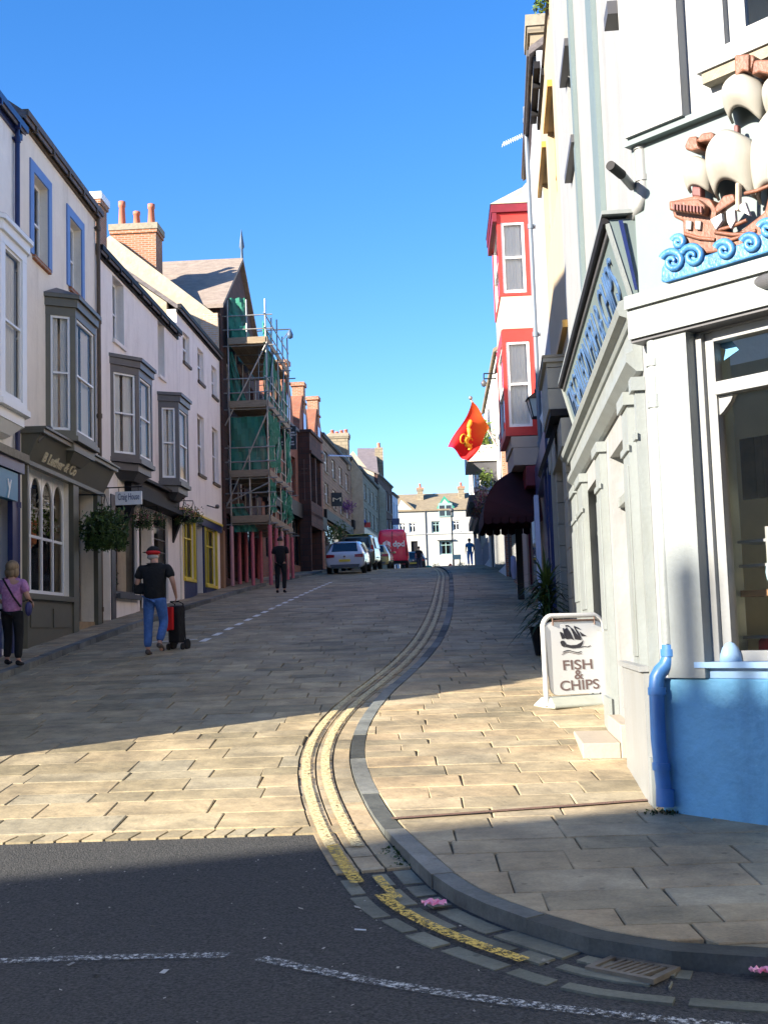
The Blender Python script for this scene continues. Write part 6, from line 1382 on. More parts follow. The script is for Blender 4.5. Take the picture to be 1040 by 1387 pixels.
# television aerial
T = thing('television_aerial', 'pale television aerial pointing left against the sky from the pale house', 'aerial', at(712, 190, 27.5)); a_, b_ = at(715, 180, 27.5), at(680, 196, 27.5)
m = MB(); m.tube([a_, b_], .012, 6); m.build('boom', whitep, T); m = MB()
for k in range(11): p = a_.lerp(b_, .12+.085*k); v = Vector((.08, .0, .20))*(.7); m.tube([p-v*.5, p+v*.5], .007, 5)
m.build('elements', whitep, T); m = MB(); m.tube([at(714, 165, 27.5), at(716, 215, 27.5)], .018, 6); m.build('mast', whitep, T)
# ---- house with the tall red bay
Yb = YF.pt(sy2, 0).y
print('YB', YF.pt(sy1,0).y, YF.pt(sy2,0).y)
F3 = Fac(YF.pt(sy2, 0)[:2], (6.0-YF.pt(sy2, 0).x, 80-YF.pt(sy2, 0).y), -1); F3.L = 7.0
H = thing('red_bay_house', 'cream house with a tall red painted bay window over a maroon awning', 'house', F3.pt(3, gz(F3, 3)))
z3 = at(700, 300, Yb).z; zg3 = gz(F3, 0)
pinkc = mat('peach_render', (.46, .36, .28), .8, .05, 2)
shell(H, F3, 0, F3.L, 1.0, z3, [(1.0, 5.5, zg3+.5, zg3+2.7)], pinkc, slate, depth=7, rise=2.8, sidem=whitep)
window(H, F3, 1.0, 5.5, zg3+.5, zg3+2.7, darkred, .05, 'plain', curt=0, gl=darkglass, name='shop_window')
zat = lambda py: at(695, py, Yb).z
dO = (at(674, 340, Yb)-F3.p0).dot(F3.n); dO2 = (at(683, 520, Yb)-F3.p0).dot(F3.n)
def bay_level(z0, z1, dd, wz0, wz1, nm, mm=redp, s1=2.4, frames=True):
    m = MB(); w = .14
    m.fbox(F3, .0, s1, z0, wz0, .003, dd); m.fbox(F3, .0, s1, wz1, z1, .003, dd)
    m.fbox(F3, .0, .12, wz0+.001, wz1-.001, .003, .195*dd); m.fbox(F3, .0, .12, wz0+.001, wz1-.001, .885*dd, dd); m.fbox(F3, s1-.12, s1, wz0+.001, wz1-.001, dd-.2, dd)
    o = m.build(nm, mm, H); G_ = Fac(F3.pt(.0, 0, dd)[:2], (-F3.n)[:2]); 
    if G_.n.y > 0: G_ = Fac(F3.pt(.0, 0, dd)[:2], (-F3.n)[:2], -1)
    window(o, G_, .12*dd, .80*dd, wz0, wz1, whitep, .03, 'sash', curt=1.0, fw=.06, gl=clearglass, bars=(0, 0), name='sash')
    G2 = Fac(F3.pt(.12, 0, dd)[:2], F3.u[:2], -1); window(o, G2, .01, s1-.25, wz0, wz1, whitep, .03, 'sash', curt=.8, fw=.06, name='sash'); return o
bay_level(zat(400), zat(288), dO, zat(396), zat(300), 'upper_bay')
m = MB(); m.fbox(F3, 0, 2.4, zat(445), zat(401), .003, dO-.03); m.build('bay_apron', pinkc, H)
bay_level(zat(590), zat(446), dO2+.02, zat(578), zat(462), 'lower_bay')
m = MB(); m.fbox(F3, 0, 2.4, zat(606), zat(591), .003, dO2-.1); m.fbox(F3, 0, 2.4, zat(630), zat(606.5), .003, dO2-.14); m.build('bay_base', pinkc, H)
m = MB(); m.fbox(F3, -.08, 2.5, zat(287.5), zat(277), .003, dO+.12); m.fbox(F3, -.08, 2.5, zat(300), zat(288.2), dO+.003, dO+.10); m.build('bay_cornice', darkred, H)
m = MB(); zc_ = zat(276.5); zt_2 = zat(243); A = [F3.pt(-.1, zc_, .0), F3.pt(2.5, zc_, .0), F3.pt(2.5, zc_, dO+.14), F3.pt(-.1, zc_, dO+.14)]; T_ = [F3.pt(.1, zt_2, .0), F3.pt(2.2, zt_2, 0), F3.pt(1.8, zt_2, .1), F3.pt(.5, zt_2, .1)]; m.hexa([A[0], A[3], A[2], A[1], T_[0], T_[3], T_[2], T_[1]]); m.build('bay_roof', palestone if False else mat('stone_tiles', (.42, .36, .26), .9, .25, 6, bump=.8, bscale=9, stretch=(1, 1, 3)), H)
m = MB(); m.fbox(F3, .0, 5.8, zg3+2.75, zat(631), .003, .35); m.build('fascia', darkred, H)
chimney(H, F3, .5, 1.5, -1.6, -.35, z3, at(713, 112, Yb).z, palestone, concrete, 0)
# Dutch awning
AW = thing('awning', 'large domed maroon awning with a fringed edge below the red bay', 'awning', F3.pt(1.5, zat(700)))
zb_a = zat(699); zt_a = zat(622); ra = (at(657, 690, Yb-1.0)-F3.p0).dot(F3.n); rz = zt_a-zb_a; sa0, sa1 = .1, 3.6
m = MB(); K, J = 12, 14; G_ = []
for j in range(J+1):
    ph = math.pi/2*j/J; row = []
    for i in range(K+1):
        u_ = i/K; ss = sa0+(sa1-sa0)*u_; e_ = 1.0
        inset = 1.5*math.sin(ph)**2*(1 if u_ in (0, 1) else 1)
        ss = sa0+inset*.9+(sa1-sa0-1.8*inset)*u_
        row.append(F3.pt(ss, zb_a+rz*math.sin(ph), .02+(ra-.02)*math.cos(ph)))
    G_.append(row)
for j in range(J):
    for i in range(K): m.face([G_[j][i], G_[j][i+1], G_[j+1][i+1], G_[j+1][i]], smooth=True)
for e_ in (0, K): m.face([G_[j][e_] for j in range(J+1)]+[F3.pt(sa0 if e_ == 0 else sa1, zb_a, .02)])
m.build('canopy', maroon, AW)
m = MB(); n = 26
per = [(sa0, .02), (sa0, ra), (sa1, ra), (sa1, .02)]
for (p, q_) in zip(per, per[1:]):
    L = math.hypot(q_[0]-p[0], q_[1]-p[1]); n = max(4, int(L/.18))
    for k in range(n):
        a = (p[0]+(q_[0]-p[0])*k/n, p[1]+(q_[1]-p[1])*k/n); b = (p[0]+(q_[0]-p[0])*(k+.92)/n, p[1]+(q_[1]-p[1])*(k+.92)/n); c_ = ((a[0]+b[0])/2, (a[1]+b[1])/2)
        m.face([F3.pt(a[0], zb_a, a[1]), F3.pt(b[0], zb_a, b[1]), F3.pt(b[0], zb_a-.12, b[1]), F3.pt(c_[0], zb_a-.16, c_[1]), F3.pt(a[0], zb_a-.12, a[1])])
m.build('fringe', maroon, AW)
# dark timber porch post and shade below the awning
m = MB(); m.fbox(F3, 3.0, 3.1, zg3-.2, zb_a-.05, .30, .46); tag(m.build('timber_screen', mat('dark_timber', (.025, .018, .015), .7)), 'dark timber screen standing under the maroon awning', 'screen')
m = MB(); c = at(703, 770, 40); m.lathe((c.x, 40, g(40)+.1), [(.25, 0), (.3, .3), (.28, .75), (.2, .8), (0, .82)], 14); tag(m.build('bag_of_goods', mat('pale_sack', (.28, .30, .42), .7)), 'pale bluish sack on the pavement under the maroon awning', 'sack')
# ---- brick sliver, balcony house, far white house
FR = []
pts = [F3.pt(F3.L, 0)[:2], None]
cR_ = [F3.pt(F3.L+.02, 0)]
F4 = Fac(cR_[0][:2], F3.u[:2], -1)
def rhouse(F, s0, s1, zE, mt, label, side=whitep, sh=black, rise=2.2, rows=2, roofm=slate):
    f = Fac(F.pt(s0, 0)[:2], F.u[:2], -1); f.L = s1-s0; H = thing('terrace_house', label, 'house', f.pt(f.L/2, gz(f, f.L/2))); zg = gz(f, 0); n = max(1, int(f.L/2.6)); w = f.L/n
    hh = (zE-.4-(zg+3.2))/rows; hol = [(w*(i+.3), w*(i+.7), zg+3.4+j*hh+.2, zg+3.4+(j+1)*hh-.4) for i in range(n) for j in range(rows)]; shp = (.3, f.L-.5, zg+.4, zg+2.6)
    shell(H, f, .01, f.L-.01, zg-2, zE, hol+[shp], mt, roofm, depth=7, rise=rise, sidem=side)
    for h in hol: window(H, f, *h, whitep, .1, 'sash', curt=.7)
    window(H, f, *shp, sh, .08, 'plain', curt=0, gl=darkglass, name='shop_window'); m = MB(); m.fbox(f, .2, f.L-.2, zg+2.7, zg+3.2, .003, .3); m.build('shop_fascia', sh, H); return H, f
zz4 = lambda px, py, Y: at(px, py, Y).z
Hb, fb_ = rhouse(F4, 0, 9, zz4(672, 530, 46), brick, 'narrow orange brick house behind the red bay', brick, greyp)
Hc, fc_ = rhouse(F4, 9.02, 22, zz4(662, 572, 58), white, 'white house with a planted balcony beyond the flag', goldroof if False else whitep, greyp, rows=2, roofm=goldroof)
Hd, fd_ = rhouse(F4, 22.04, 37, zz4(650, 640, 72), white, 'low white bow windowed house beside the post box', whitep, black, rows=1, rise=1.5, roofm=goldroof)
He, fe_ = rhouse(F4, 37.06, 46, zz4(642, 660, 86), mat('tan_render', (.62, .52, .36), .85), 'tan rendered house at the far right end of the street', mat('tan_render2', (.66, .56, .42), .85), greyp, rows=1, rise=1.2, roofm=goldroof)
# balcony on the white house
sB_, zb2 = F4.uv(672, 602); fc_ = Fac(F4.pt(sB_, 0)[:2], F4.u[:2], -1); fc_.L = 12; zb1 = F4.uv(672, 626)[1]; print('BAL', sB_, zb1, zb2, fc_.pt(0, 0).y)
BL = thing('balcony', 'pale balcony box with bright green plants below the flag', 'balcony', fc_.pt(.5, zb1))
m = MB(); m.fbox(fc_, -.0, 4.2, zb1, zb1+.12, .003, 1.15); m.fbox(fc_, .0, .08, zb1+.125, zb2, .003, 1.15); m.fbox(fc_, .085, 4.2, zb1+.125, zb2, 1.07, 1.15); m.build('parapet', mat('balcony_cream', (.75, .70, .58), .6), BL)
m = MB(); m.prism([fc_.pt(.1, zb1-.01, .003), fc_.pt(.1, zb1-.01, 1.0), fc_.pt(.1, zb1-.9, .003)], fc_.u*.12); m.build('bracket', greyp, BL)
m = MB(); leafblob(m, fc_.pt(.5, zb2+.45, .6), (.5, .9, .75), 700, .09, seed=88); leafblob(m, fc_.pt(.2, zb1-.7, .45), (.35, .5, .4), 260, .08, seed=89); tag(m.build('balcony_plants', leafB), 'bright green bushy plants spilling over the pale balcony', 'plants')
# bow window further on
m = MB(); m.fbox(fd_, .5, 3.0, zz4(655, 745, 72), zz4(655, 660, 72), .003, .5); 
m = MB(); sb = .6; zb3, zt3 = zz4(655, 712, 71), zz4(655, 672, 71); 
oriel(Hd, fd_, sb, sb+3.0, sb+.5, sb+2.5, .6, zb3+.3, zt3, whitep, caph=.3, curt=.5)
oriel(Hc, fc_, 6.5, 9.5, 7.0, 9.0, .6, zz4(660, 700, 66), zz4(660, 655, 66), mat('pale_pink_paint', (.72, .55, .5), .5), caph=.3, curt=.5)
m = MB(); zf_ = zz4(655, 715, 68); m.fbox(fc_, 5.0, 12.0, zf_-.3, zf_, .01, 1.0); m.build('shop_awning', greyp, Hc)
for k in range(7): m = MB(); m2 = fc_.pt(1.2+k*1.3, gz(fc_, 3)+2.9+.2*(k % 2), .6); leafblob(m, m2, (.3, .3, .3), 90, .07, seed=500+k); tag(m.build('flower_basket', petal), 'flower basket in the row along the dark far shops on the right', 'flower basket', 'flower baskets along the far right shops')
m = MB(); c = at(668, 745, 62)
for k in range(5): 
    x0_ = 1.6+k*.9; m.fbox(fc_, x0_, x0_+.35, gz(fc_, 5)+.9, gz(fc_, 5)+2.2, .5, .56)
tag(m.build('hanging_clothes', mat('pale_clothes', (.5, .5, .4))), 'pale clothes hanging outside the far right shops', 'clothes')
# wall lamp arm
T = thing('wall_lamp', 'black lamp on a double arm reaching left from the brick house', 'street lamp', at(657, 515, 44)); a1_, a2_, b1_, b2_ = at(655, 506, 44), at(682, 506, 44), at(655, 513, 44), at(682, 513, 44)
m = MB(); m.tube([a1_, a2_+Vector((.9, 0, 0))], .025, 6); m.tube([b1_, b2_+Vector((.9, 0, 0))], .025, 6); m.tube([a1_, b1_], .025, 6); m.build('arm', black, T)
m = MB(); c = at(655, 518, 44); m.lathe(c+Vector((0, 0, -.17)), [(.03, 0), (.08, .03), (.12, .15), (.03, .28)], 10); m.build('lamp_head', greyp, T)
T = thing('street_lamp', 'black lamp on a bracket arm above the top of the scaffolding', 'street lamp', at(380, 450, 52)); m = MB(); m.tube([at(366, 447, 51), at(394, 446, 51)], .03, 6); m.tube([at(384, 459, 51), at(392, 447, 51)], .02, 6); m.tube([at(366, 447, 51), at(366, 447, 51)+Vector((-1.6, 0, -.1))], .03, 6); m.build('arm', greyp, T)
m = MB(); m.lathe(at(393, 459, 51), [(.03, 0), (.13, .05), (.14, .2), (.05, .4), (.02, .45)], 10); m.build('lamp_head', mat('lead_blue', (.06, .10, .16), .5), T)
# ---- flag
FL = thing('flag', 'red and orange flag with a golden dragon like emblem on a leaning white pole', 'flag', at(672, 600, 40)); Yf = 40.0
m = MB(); m.tube([at(674, 606, Yf+1.2), at(637, 540, Yf)], .035, 8); m.build('flagpole', whitep, FL); m = MB(); m.ell(at(637, 539, Yf), (.07, .07, .07)); m.build('finial', steel, FL)
def fcol():
    m_ = bpy.data.materials.new('flag_cloth'); m_.use_nodes = True; nt = m_.node_tree; b = nt.nodes['Principled BSDF']; b.inputs['Roughness'].default_value = .8
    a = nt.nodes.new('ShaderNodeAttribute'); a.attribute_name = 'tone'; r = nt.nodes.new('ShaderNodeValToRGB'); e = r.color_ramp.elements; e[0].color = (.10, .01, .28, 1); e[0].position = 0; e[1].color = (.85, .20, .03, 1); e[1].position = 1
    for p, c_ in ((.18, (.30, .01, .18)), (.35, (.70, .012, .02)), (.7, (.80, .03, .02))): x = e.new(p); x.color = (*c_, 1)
    nt.links.new(a.outputs['Fac'], r.inputs['Fac']); nt.links.new(r.outputs[0], b.inputs['Base Color'])
    tr = nt.nodes.new('ShaderNodeBsdfTranslucent'); nt.links.new(r.outputs[0], tr.inputs[0]); mx = nt.nodes.new('ShaderNodeMixShader'); mx.inputs[0].default_value = .45; nt.links.new(b.outputs[0], mx.inputs[1]); nt.links.new(tr.outputs[0], mx.inputs[2]); nt.links.new(mx.outputs[0], nt.nodes['Material Output'].inputs[0]); return m_
flagm = fcol(); q_ = MB(); n = 18
c00, c10, c11, c01 = at(639, 544, Yf), at(664, 581, Yf+.5), at(635, 627, Yf+.3), at(607, 605, Yf)   # hoist top, hoist bottom, fly bottom, fly top
def fp(u_, v_): 
    p = c00.lerp(c10, u_).lerp(c01.lerp(c11, u_), v_); w = .16*math.sin(u_*9+v_*3)*v_+.10*math.sin(v_*7); return p+Vector((.05*math.sin(v_*6+u_*4), w, -.06*math.sin(math.pi*v_)+.05*math.sin(u_*8)))
for j in range(n):
    for i in range(n):
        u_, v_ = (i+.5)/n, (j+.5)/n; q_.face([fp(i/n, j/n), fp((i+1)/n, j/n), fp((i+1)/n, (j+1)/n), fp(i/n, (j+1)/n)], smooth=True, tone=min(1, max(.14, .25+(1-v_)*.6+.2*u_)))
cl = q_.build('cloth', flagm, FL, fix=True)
gold = mat('gold_emblem', (.85, .42, .03), .6, .2, 12)
q_ = MB(); pathuv = [(.25, .28), (.32, .40), (.45, .45), (.5, .55), (.42, .62), (.52, .70), (.62, .64), (.66, .74)]
for (a, b) in zip(pathuv, pathuv[1:]):
    P0, P1 = fp(*a)+Vector((0, -.03, 0)), fp(*b)+Vector((0, -.03, 0)); q_.tube([P0, P0.lerp(P1, .5)+Vector((.02, 0, .02)), P1], [.06, .085, .06], 6)
for c_ in ((.36, .66), (.60, .56)): q_.tube([fp(c_[0]+.08*math.cos(k*.6), c_[1]+.10*math.sin(k*.6))+Vector((0, -.03, 0)) for k in range(10)], .022, 5)
q_.build('emblem', gold, FL)
# ---- post box and leaning board
T = thing('post_box', 'red post box like kiosk with a blue notice at the far right shops', 'post box', at(662, 765, 70)); Yp_ = 66.0; A, B_ = at(656, 765, Yp_), at(667, 736, Yp_); zg_ = g(Yp_)+.07
m = MB(); m.box((A.x, Yp_, zg_), (B_.x, Yp_+.5, B_.z)); m.build('cabinet', darkred, T, bevel=.03); m = MB(); m.box((A.x+.05, Yp_-.02, B_.z-.55), (A.x+.36, Yp_-.004, B_.z-.12)); m.build('notice', mat('notice_blue', (.06, .16, .5)), T)
T = thing('post_box', 'orange red rounded pillar box right of the darker red cabinet', 'post box', at(671, 765, 67)); x = at(671, 750, 67).x; m = MB(); m.lathe((x, 67, g(67)+.07), [(.26, 0), (.26, .12), (.22, .14), (.22, 1.25), (.27, 1.28), (.27, 1.36), (.12, 1.5), (0, 1.53)], 18); m.build('pillar', mat('post_red', (.70, .05, .02), .35), T); m = MB(); m.box((x-.09, 66.75, g(67)+1.2), (x+.09, 66.79, g(67)+1.24)); m.build('slot', black, T)
m = MB(); A, B_, C_, D_ = at(644, 766, 68), at(655, 765, 68), at(650, 732, 68), at(643, 728, 68); m.prism([A, B_, C_, D_], (0, .08, 0)); tag(m.build('leaning_board', mat('grey_board', (.45, .43, .44))), 'pale grey pointed board standing left of the red cabinet', 'board')

# ================================================================== SANDWICH BOARD
c = (ground(742, 962, .03)+ground(826, 952, .03))/2
yaw = math.atan2(ground(826, 952, .03).y-ground(742, 962, .03).y, ground(826, 952, .03).x-ground(742, 962, .03).x)
W_ = (ground(826, 952, .03)-ground(742, 962, .03)).length*1.08; Hs = (at(742, 834, c.y).z-c.z)*.97+.03
AB = thing('sandwich_board', 'white pavement sign reading FISH & CHIPS under a black ship emblem', 'sign', c, yaw+R(0), frame=True)
def bf(x, z, y): return Vector((x, y, z))
tl_ = .09   # backwards lean per metre
Lz = lambda z, y=0: (y-.03+tl_*z*1.0)
hw = W_/2
m = MB(); P = [bf(-hw, .02, Lz(0, -.05))]; 
r_ = .14; top_ = Hs
P = [Vector((-hw, Lz(.03), .03)), Vector((-hw+.045, Lz(top_-r_), top_-r_))]
for k in range(1, 6): a_ = math.pi/2*k/6; P.append(Vector((-hw+.05+r_*(1-math.cos(a_)), Lz(top_), top_-r_+r_*math.sin(a_))))
Q = [Vector((-p.x, p.y, p.z)) for p in reversed(P)]; m.tube(P+Q, .028, 12); 
m.build('frame', mat('board_frame_white', (.5, .5, .49), .4, .03), AB)
pz0, pz1 = .14, top_-.10
m = MB(); ph = []; rr = .07
x0_, x1_ = hw-.085, hw-.085
def rr_poly(x, z0, z1, r_):
    out = []
    for cx, cz, a0_ in ((x-r_, z0+r_, -90), (x-r_, z1-r_, 0), (-x+r_, z1-r_, 90), (-x+r_, z0+r_, 180)):
        for k in range(5): a_ = R(a0_+90*k/4); out.append((cx+r_*math.cos(a_), cz+r_*math.sin(a_)))
    return out
PLx = lambda x, z, o: Vector((x, Lz(z)-.0+o, z))
m.prism([PLx(x, z, -.012) for x, z in rr_poly(hw-.065, pz0, pz1+.03, .09)], Vector((0, .024, 0))); pn = m.build('panel', mat('sign_panel_white', (.55, .56, .56), .35, .02, 4), AB)
m = MB(); m.tube([PLx(-hw+.17, pz1+.04, -.015), PLx(hw-.17, pz1+.04, -.015)], .012, 8); 
for s in (-1, 1): m.tube([PLx(s*(hw-.17), pz1+.075, -.02), PLx(s*(hw-.17), pz1-.01, -.02)], .009, 6)
m.build('spring_bar', mat('brown_fixing', (.12, .07, .05), .5), AB)
m = MB(); bp_ = [(-hw+.02, .0), (hw-.02, .0), (hw-.03, .10), (hw-.10, .17), (-hw+.10, .13), (-hw+.03, .10)]
m.prism([Vector((x, -.22 if z < .05 else -.02, z)) for x, z in bp_], Vector((0, .5, 0))); 
m = MB(); m.faces([(-hw, -.17, .005), (hw, -.17, .005), (hw, .23, .005), (-hw, .23, .005), (-hw+.03, -.06, .12), (hw-.03, -.06, .12), (hw-.03, .12, .12), (-hw+.03, .12, .12), (-hw, -.17, .035), (hw, -.17, .035), (hw, .23, .035), (-hw, .23, .035)], [(3, 2, 1, 0), (0, 1, 9, 8), (1, 2, 10, 9), (2, 3, 11, 10), (3, 0, 8, 11), (8, 9, 5, 4), (9, 10, 6, 5), (10, 11, 7, 6), (11, 8, 4, 7), (4, 5, 6, 7)]); m.build('base', mat('base_grey_green', (.34, .36, .31), .6, .1, 6), AB, bevel=.012)
def board_text(body, zc, h, w, col):
    cu = bpy.data.curves.new('t', 'FONT'); cu.body = body; cu.size = h*1.42; cu.extrude = .001; cu.align_x = 'CENTER'; cu.offset = .002; t = bpy.data.objects.new('t', cu); COL.objects.link(t); bpy.context.view_layer.update()
    me = bpy.data.meshes.new_from_object(t.evaluated_get(bpy.context.evaluated_depsgraph_get())); bpy.data.objects.remove(t); xs = [v.co.x for v in me.vertices]; k = w/(max(xs)-min(xs)); cx = (max(xs)+min(xs))/2
    bars = []
    for v in me.vertices: x, z = (v.co.x-cx)*k, zc+v.co.y; v.co = PLx(x, z, -.0145-(.001 if v.co.z > 0 else 0))
    me.materials.append(col); o = bpy.data.objects.new('lettering', me); COL.objects.link(o); setp(o, pn)
lc = mat('sign_brown_letters', (.13, .085, .08), .5, .05)
board_text('FISH', .405*Hs, .105*Hs, .39*Hs, lc); board_text('&', .30*Hs, .10*Hs, .12*Hs, lc); board_text('CHIPS', .185*Hs, .105*Hs, .52*Hs, lc)
# thin serifs so the letters read like the sign's
# ship emblem: hull, sails, pennants, waves as flat inlays
def inlay(pts, mm, nm='emblem', off=-.0135): m = MB(); m.prism([PLx(x, z, off) for x, z in pts], Vector((0, -.002, 0))); m.build(nm, mm, pn)
inkb = mat('emblem_black', (.012, .010, .018), .4)
K = Hs/134/8.667; EX = lambda zx, zy: ((zx-490)*K*1.28, Hs-((zy/8.667+820)-829)/134*Hs)
for pts in ([(355, 480), (450, 505), (540, 500), (575, 450), (585, 405), (560, 430), (500, 460), (430, 462), (375, 445), (360, 470)],
            [(305, 420), (320, 400), (350, 400), (375, 440), (345, 485), (318, 462)],
            [(330, 380), (312, 300), (318, 285), (345, 300), (375, 370)], [(372, 260), (400, 235), (440, 300), (475, 400), (440, 380), (385, 385)], [(350, 245), (366, 240), (388, 340), (384, 385), (360, 330)],
            [(440, 235), (470, 250), (520, 330), (565, 400), (520, 395), (488, 390), (470, 320)], [(485, 230), (505, 245), (550, 320), (572, 395), (545, 370), (515, 300)],
            [(550, 290), (585, 320), (632, 350), (575, 355)], [(385, 205), (420, 205), (450, 235), (430, 232), (400, 215), (392, 235)], [(488, 215), (540, 240), (575, 272), (540, 260), (495, 238)]):
    inlay([EX(*p) for p in pts], inkb)
for (pts, w) in (([(545, 495), (600, 482), (625, 495), (668, 478)], 9), ([(325, 545), (390, 520), (450, 545), (510, 560), (550, 545)], 10), ([(310, 575), (380, 540), (440, 560), (500, 578), (550, 572)], 7)):
    m = MB(); PP = smooth([Vector((*EX(*p), 0)) for p in pts], 2)
    for a, b in zip(PP, PP[1:]): h_ = w*K/2; m.prism([PLx(a.x, a.y-h_, -.0135), PLx(b.x, b.y-h_, -.0135), PLx(b.x, b.y+h_, -.0135), PLx(a.x, a.y+h_, -.0135)], (0, -.002, 0))
    m.build('emblem', lc if w == 7 else inkb, pn)

# ================================================================== BUILDINGS ACROSS THE JUNCTION (behind the viewer, they cast the near shadow)
tp = Vector((-math.sin(SUN_AZ), math.cos(SUN_AZ), 0)); dp_ = Vector((math.cos(SUN_AZ), math.sin(SUN_AZ), 0))
H = thing('junction_house', 'stone house with a tall chimney across the junction behind the viewer', 'house', dp_*-28+tp*0)
W = lambda t, h, d=-25: dp_*d+tp*t+Vector((0, 0, h))
m = MB(); m.prism([W(7.45, -1), W(7.45, 11.0), W(7.2, 11.25), W(5.80, 13.02), W(-14, 13.02), W(-14, -1)], dp_*-8); m.build('stone_body', palestone, H)
m = MB(); m.prism([W(5.74, 12.5, -25.3), W(5.74, 13.93, -25.3), W(1.8, 13.95, -25.3), W(1.8, 12.5, -25.3)], dp_*-2.2); m.build('parapet', palestone, H)
m = MB()
for t, h, r_ in ((5.38, 14.95, .13), (5.0, 14.4, .12), (4.62, 14.7, .12)): m.tube([W(t, 13.9, -25.8), W(t, h, -25.8)], r_, 10)
m.build('chimney_pot', terracotta, H)

# unseen houses added around the junction to cut the sky light on the ground
def block(name, label, x0, y0, x1, y1, h, mt, rise=2.2, cat='house'):
    H = thing(name, label, cat, ((x0+x1)/2, (y0+y1)/2, 0)); F = Fac((x1, y1), (-1, 0)); w = x1-x0
    hol = []; n = int(w/3.2)
    for i in range(n):
        for j in range(3): hol.append((w*(i+.3)/n, w*(i+.7)/n, 1.2+j*3.1, 3.0+j*3.1))
    hol = [q_ for q_ in hol if q_[3] < h-.4]
    shell(H, F, 0, w, -1, h, hol, mt, slate, depth=y1-y0, rise=rise)
    for q_ in hol: window(H, F, *q_, whitep, .12, 'sash', curt=.6)
block('unseen_house', 'unseen cream house added behind the viewer to cut the sky light', -9, -22, 8, -11, 10.5, cream)
block('unseen_house', 'unseen red brick house added behind the viewer on the right to cut the sky light', 8.05, -22, 26, -10.5, 11.5, redbrick)
f = Fac(Fr.pt(LF+.02, 0)[:2], Fr.u[:2]); H = thing('unseen_house', 'unseen white house added beyond the fish shop to cut the sky light', 'house', f.pt(6, 0, 0)); hol = [(1+i*3., 2.2+i*3., 1.2+j*3.2, 3.0+j*3.2) for i in range(4) for j in range(3)]
shell(H, f, 0, 13, -.6, 11, hol, white, slate, depth=7)
for q_ in hol: window(H, f, *q_, whitep, .12, 'sash', curt=.6)
# weeds at the foot of the corner pipe
m = MB(); q = random.Random(8)
for i in range(260):
    p = ground(905, 1092, .08)+Vector((q.gauss(.05, .10), q.gauss(-.03, .05), 0)); p.z = g(p.y)+hp(p.y)+.01; s_ = q.uniform(.01, .035); a = Vector((q.gauss(0, 1), q.gauss(0, 1), abs(q.gauss(.8, .5)))).normalized()*s_; b = Vector((q.gauss(0, 1), q.gauss(0, 1), 0)).normalized()*s_*.4; m.face([p, p+b+a*.5, p+a, p-b+a*.5], tone=q.random()*.5)
tag(m.build('wall_weeds', leafA), 'dark weeds and leaf litter at the foot of the corner downpipe', 'weeds', kind='stuff')
# ================================================================== VEHICLES
tyre = mat('tyre', (.012, .012, .012), .85, .2, 20); rimm = mat('alloy', (.45, .45, .46), .35, .05, 5, metal=.8); redlamp = mat('tail_lamp', (.30, .01, .015), .25, .1, 9); plate = mat('number_plate_yellow', (.70, .52, .04), .4, .05); carglass = mat('car_glass', (.012, .014, .02), .08, .1, 5, spec=.8); chrome = mat('chrome', (.5, .5, .5), .2, .05, 5, metal=1)
def loft(stations, nz=6):
    """stations: (y, zb, zbelt, zroof, hw_low, hw_belt, hw_roof)"""
    m = MB(); rings = []
    for (y, zb, zm, zr, wl_, wm, wr) in stations:
        half = [(0, zb), (wl_*.85, zb), (wl_, zb+.12), (wm, zb+(zm-zb)*.55), (wm*.985, zm), (wr+(wm-wr)*.35, zm+(zr-zm)*.55), (wr, zr-.06*(zr-zm)-.01), (wr*.82, zr-.005), (0, zr)]
        rings.append([Vector((x, y, z)) for x, z in half]+[Vector((-x, y, z)) for x, z in reversed(half[1:-1])])
    n = len(rings[0]); vs = [p for r_ in rings for p in r_]
    m.faces(vs, [(i*n+k, i*n+(k+1) % n, (i+1)*n+(k+1) % n, (i+1)*n+k) for i in range(len(rings)-1) for k in range(n)], smooth=True); m.face(rings[0], smooth=True); m.face(list(reversed(rings[-1])), smooth=True); return m
def wheel(T, x, y, r_, w=.2):
    sx = 1 if x > 0 else -1
    m = MB(); prof = [(r_*.62, -w/2), (r_*.95, -w/2), (r_, -w/2+.03), (r_, w/2-.03), (r_*.95, w/2), (r_*.62, w/2)]
    n = 20; vs = [Vector((x+z, y+a*math.cos(2*math.pi*k/n), r_+a*math.sin(2*math.pi*k/n))) for a, z in prof for k in range(n)]
    m.faces(vs, [(i*n+k, i*n+(k+1) % n, (i+1)*n+(k+1) % n, (i+1)*n+k) for i in range(len(prof)-1) for k in range(n)], smooth=True); wo = m.build('wheel', tyre, T)
    m = MB(); m.tube([(x-w*.3, y, r_), (x+w*.3, y, r_)], r_*.6, 16); m.build('rim', rimm, wo)
def quad(T, name, P, mm, par=None, th=.012):
    m = MB(); P = [Vector(p) for p in P]; n = (P[1]-P[0]).cross(P[2]-P[0]).normalized(); m.prism(P, n*th); return m.build(name, mm, par or T, bevel=.006)
def put(px, py, Y, yaw=0.0):
    p = at(px, py, Y); z = g(Y)+.02; sl_ = (g(Y+2)-g(Y-2))/4; return (p.x, Y, z), yaw, math.atan(sl_)
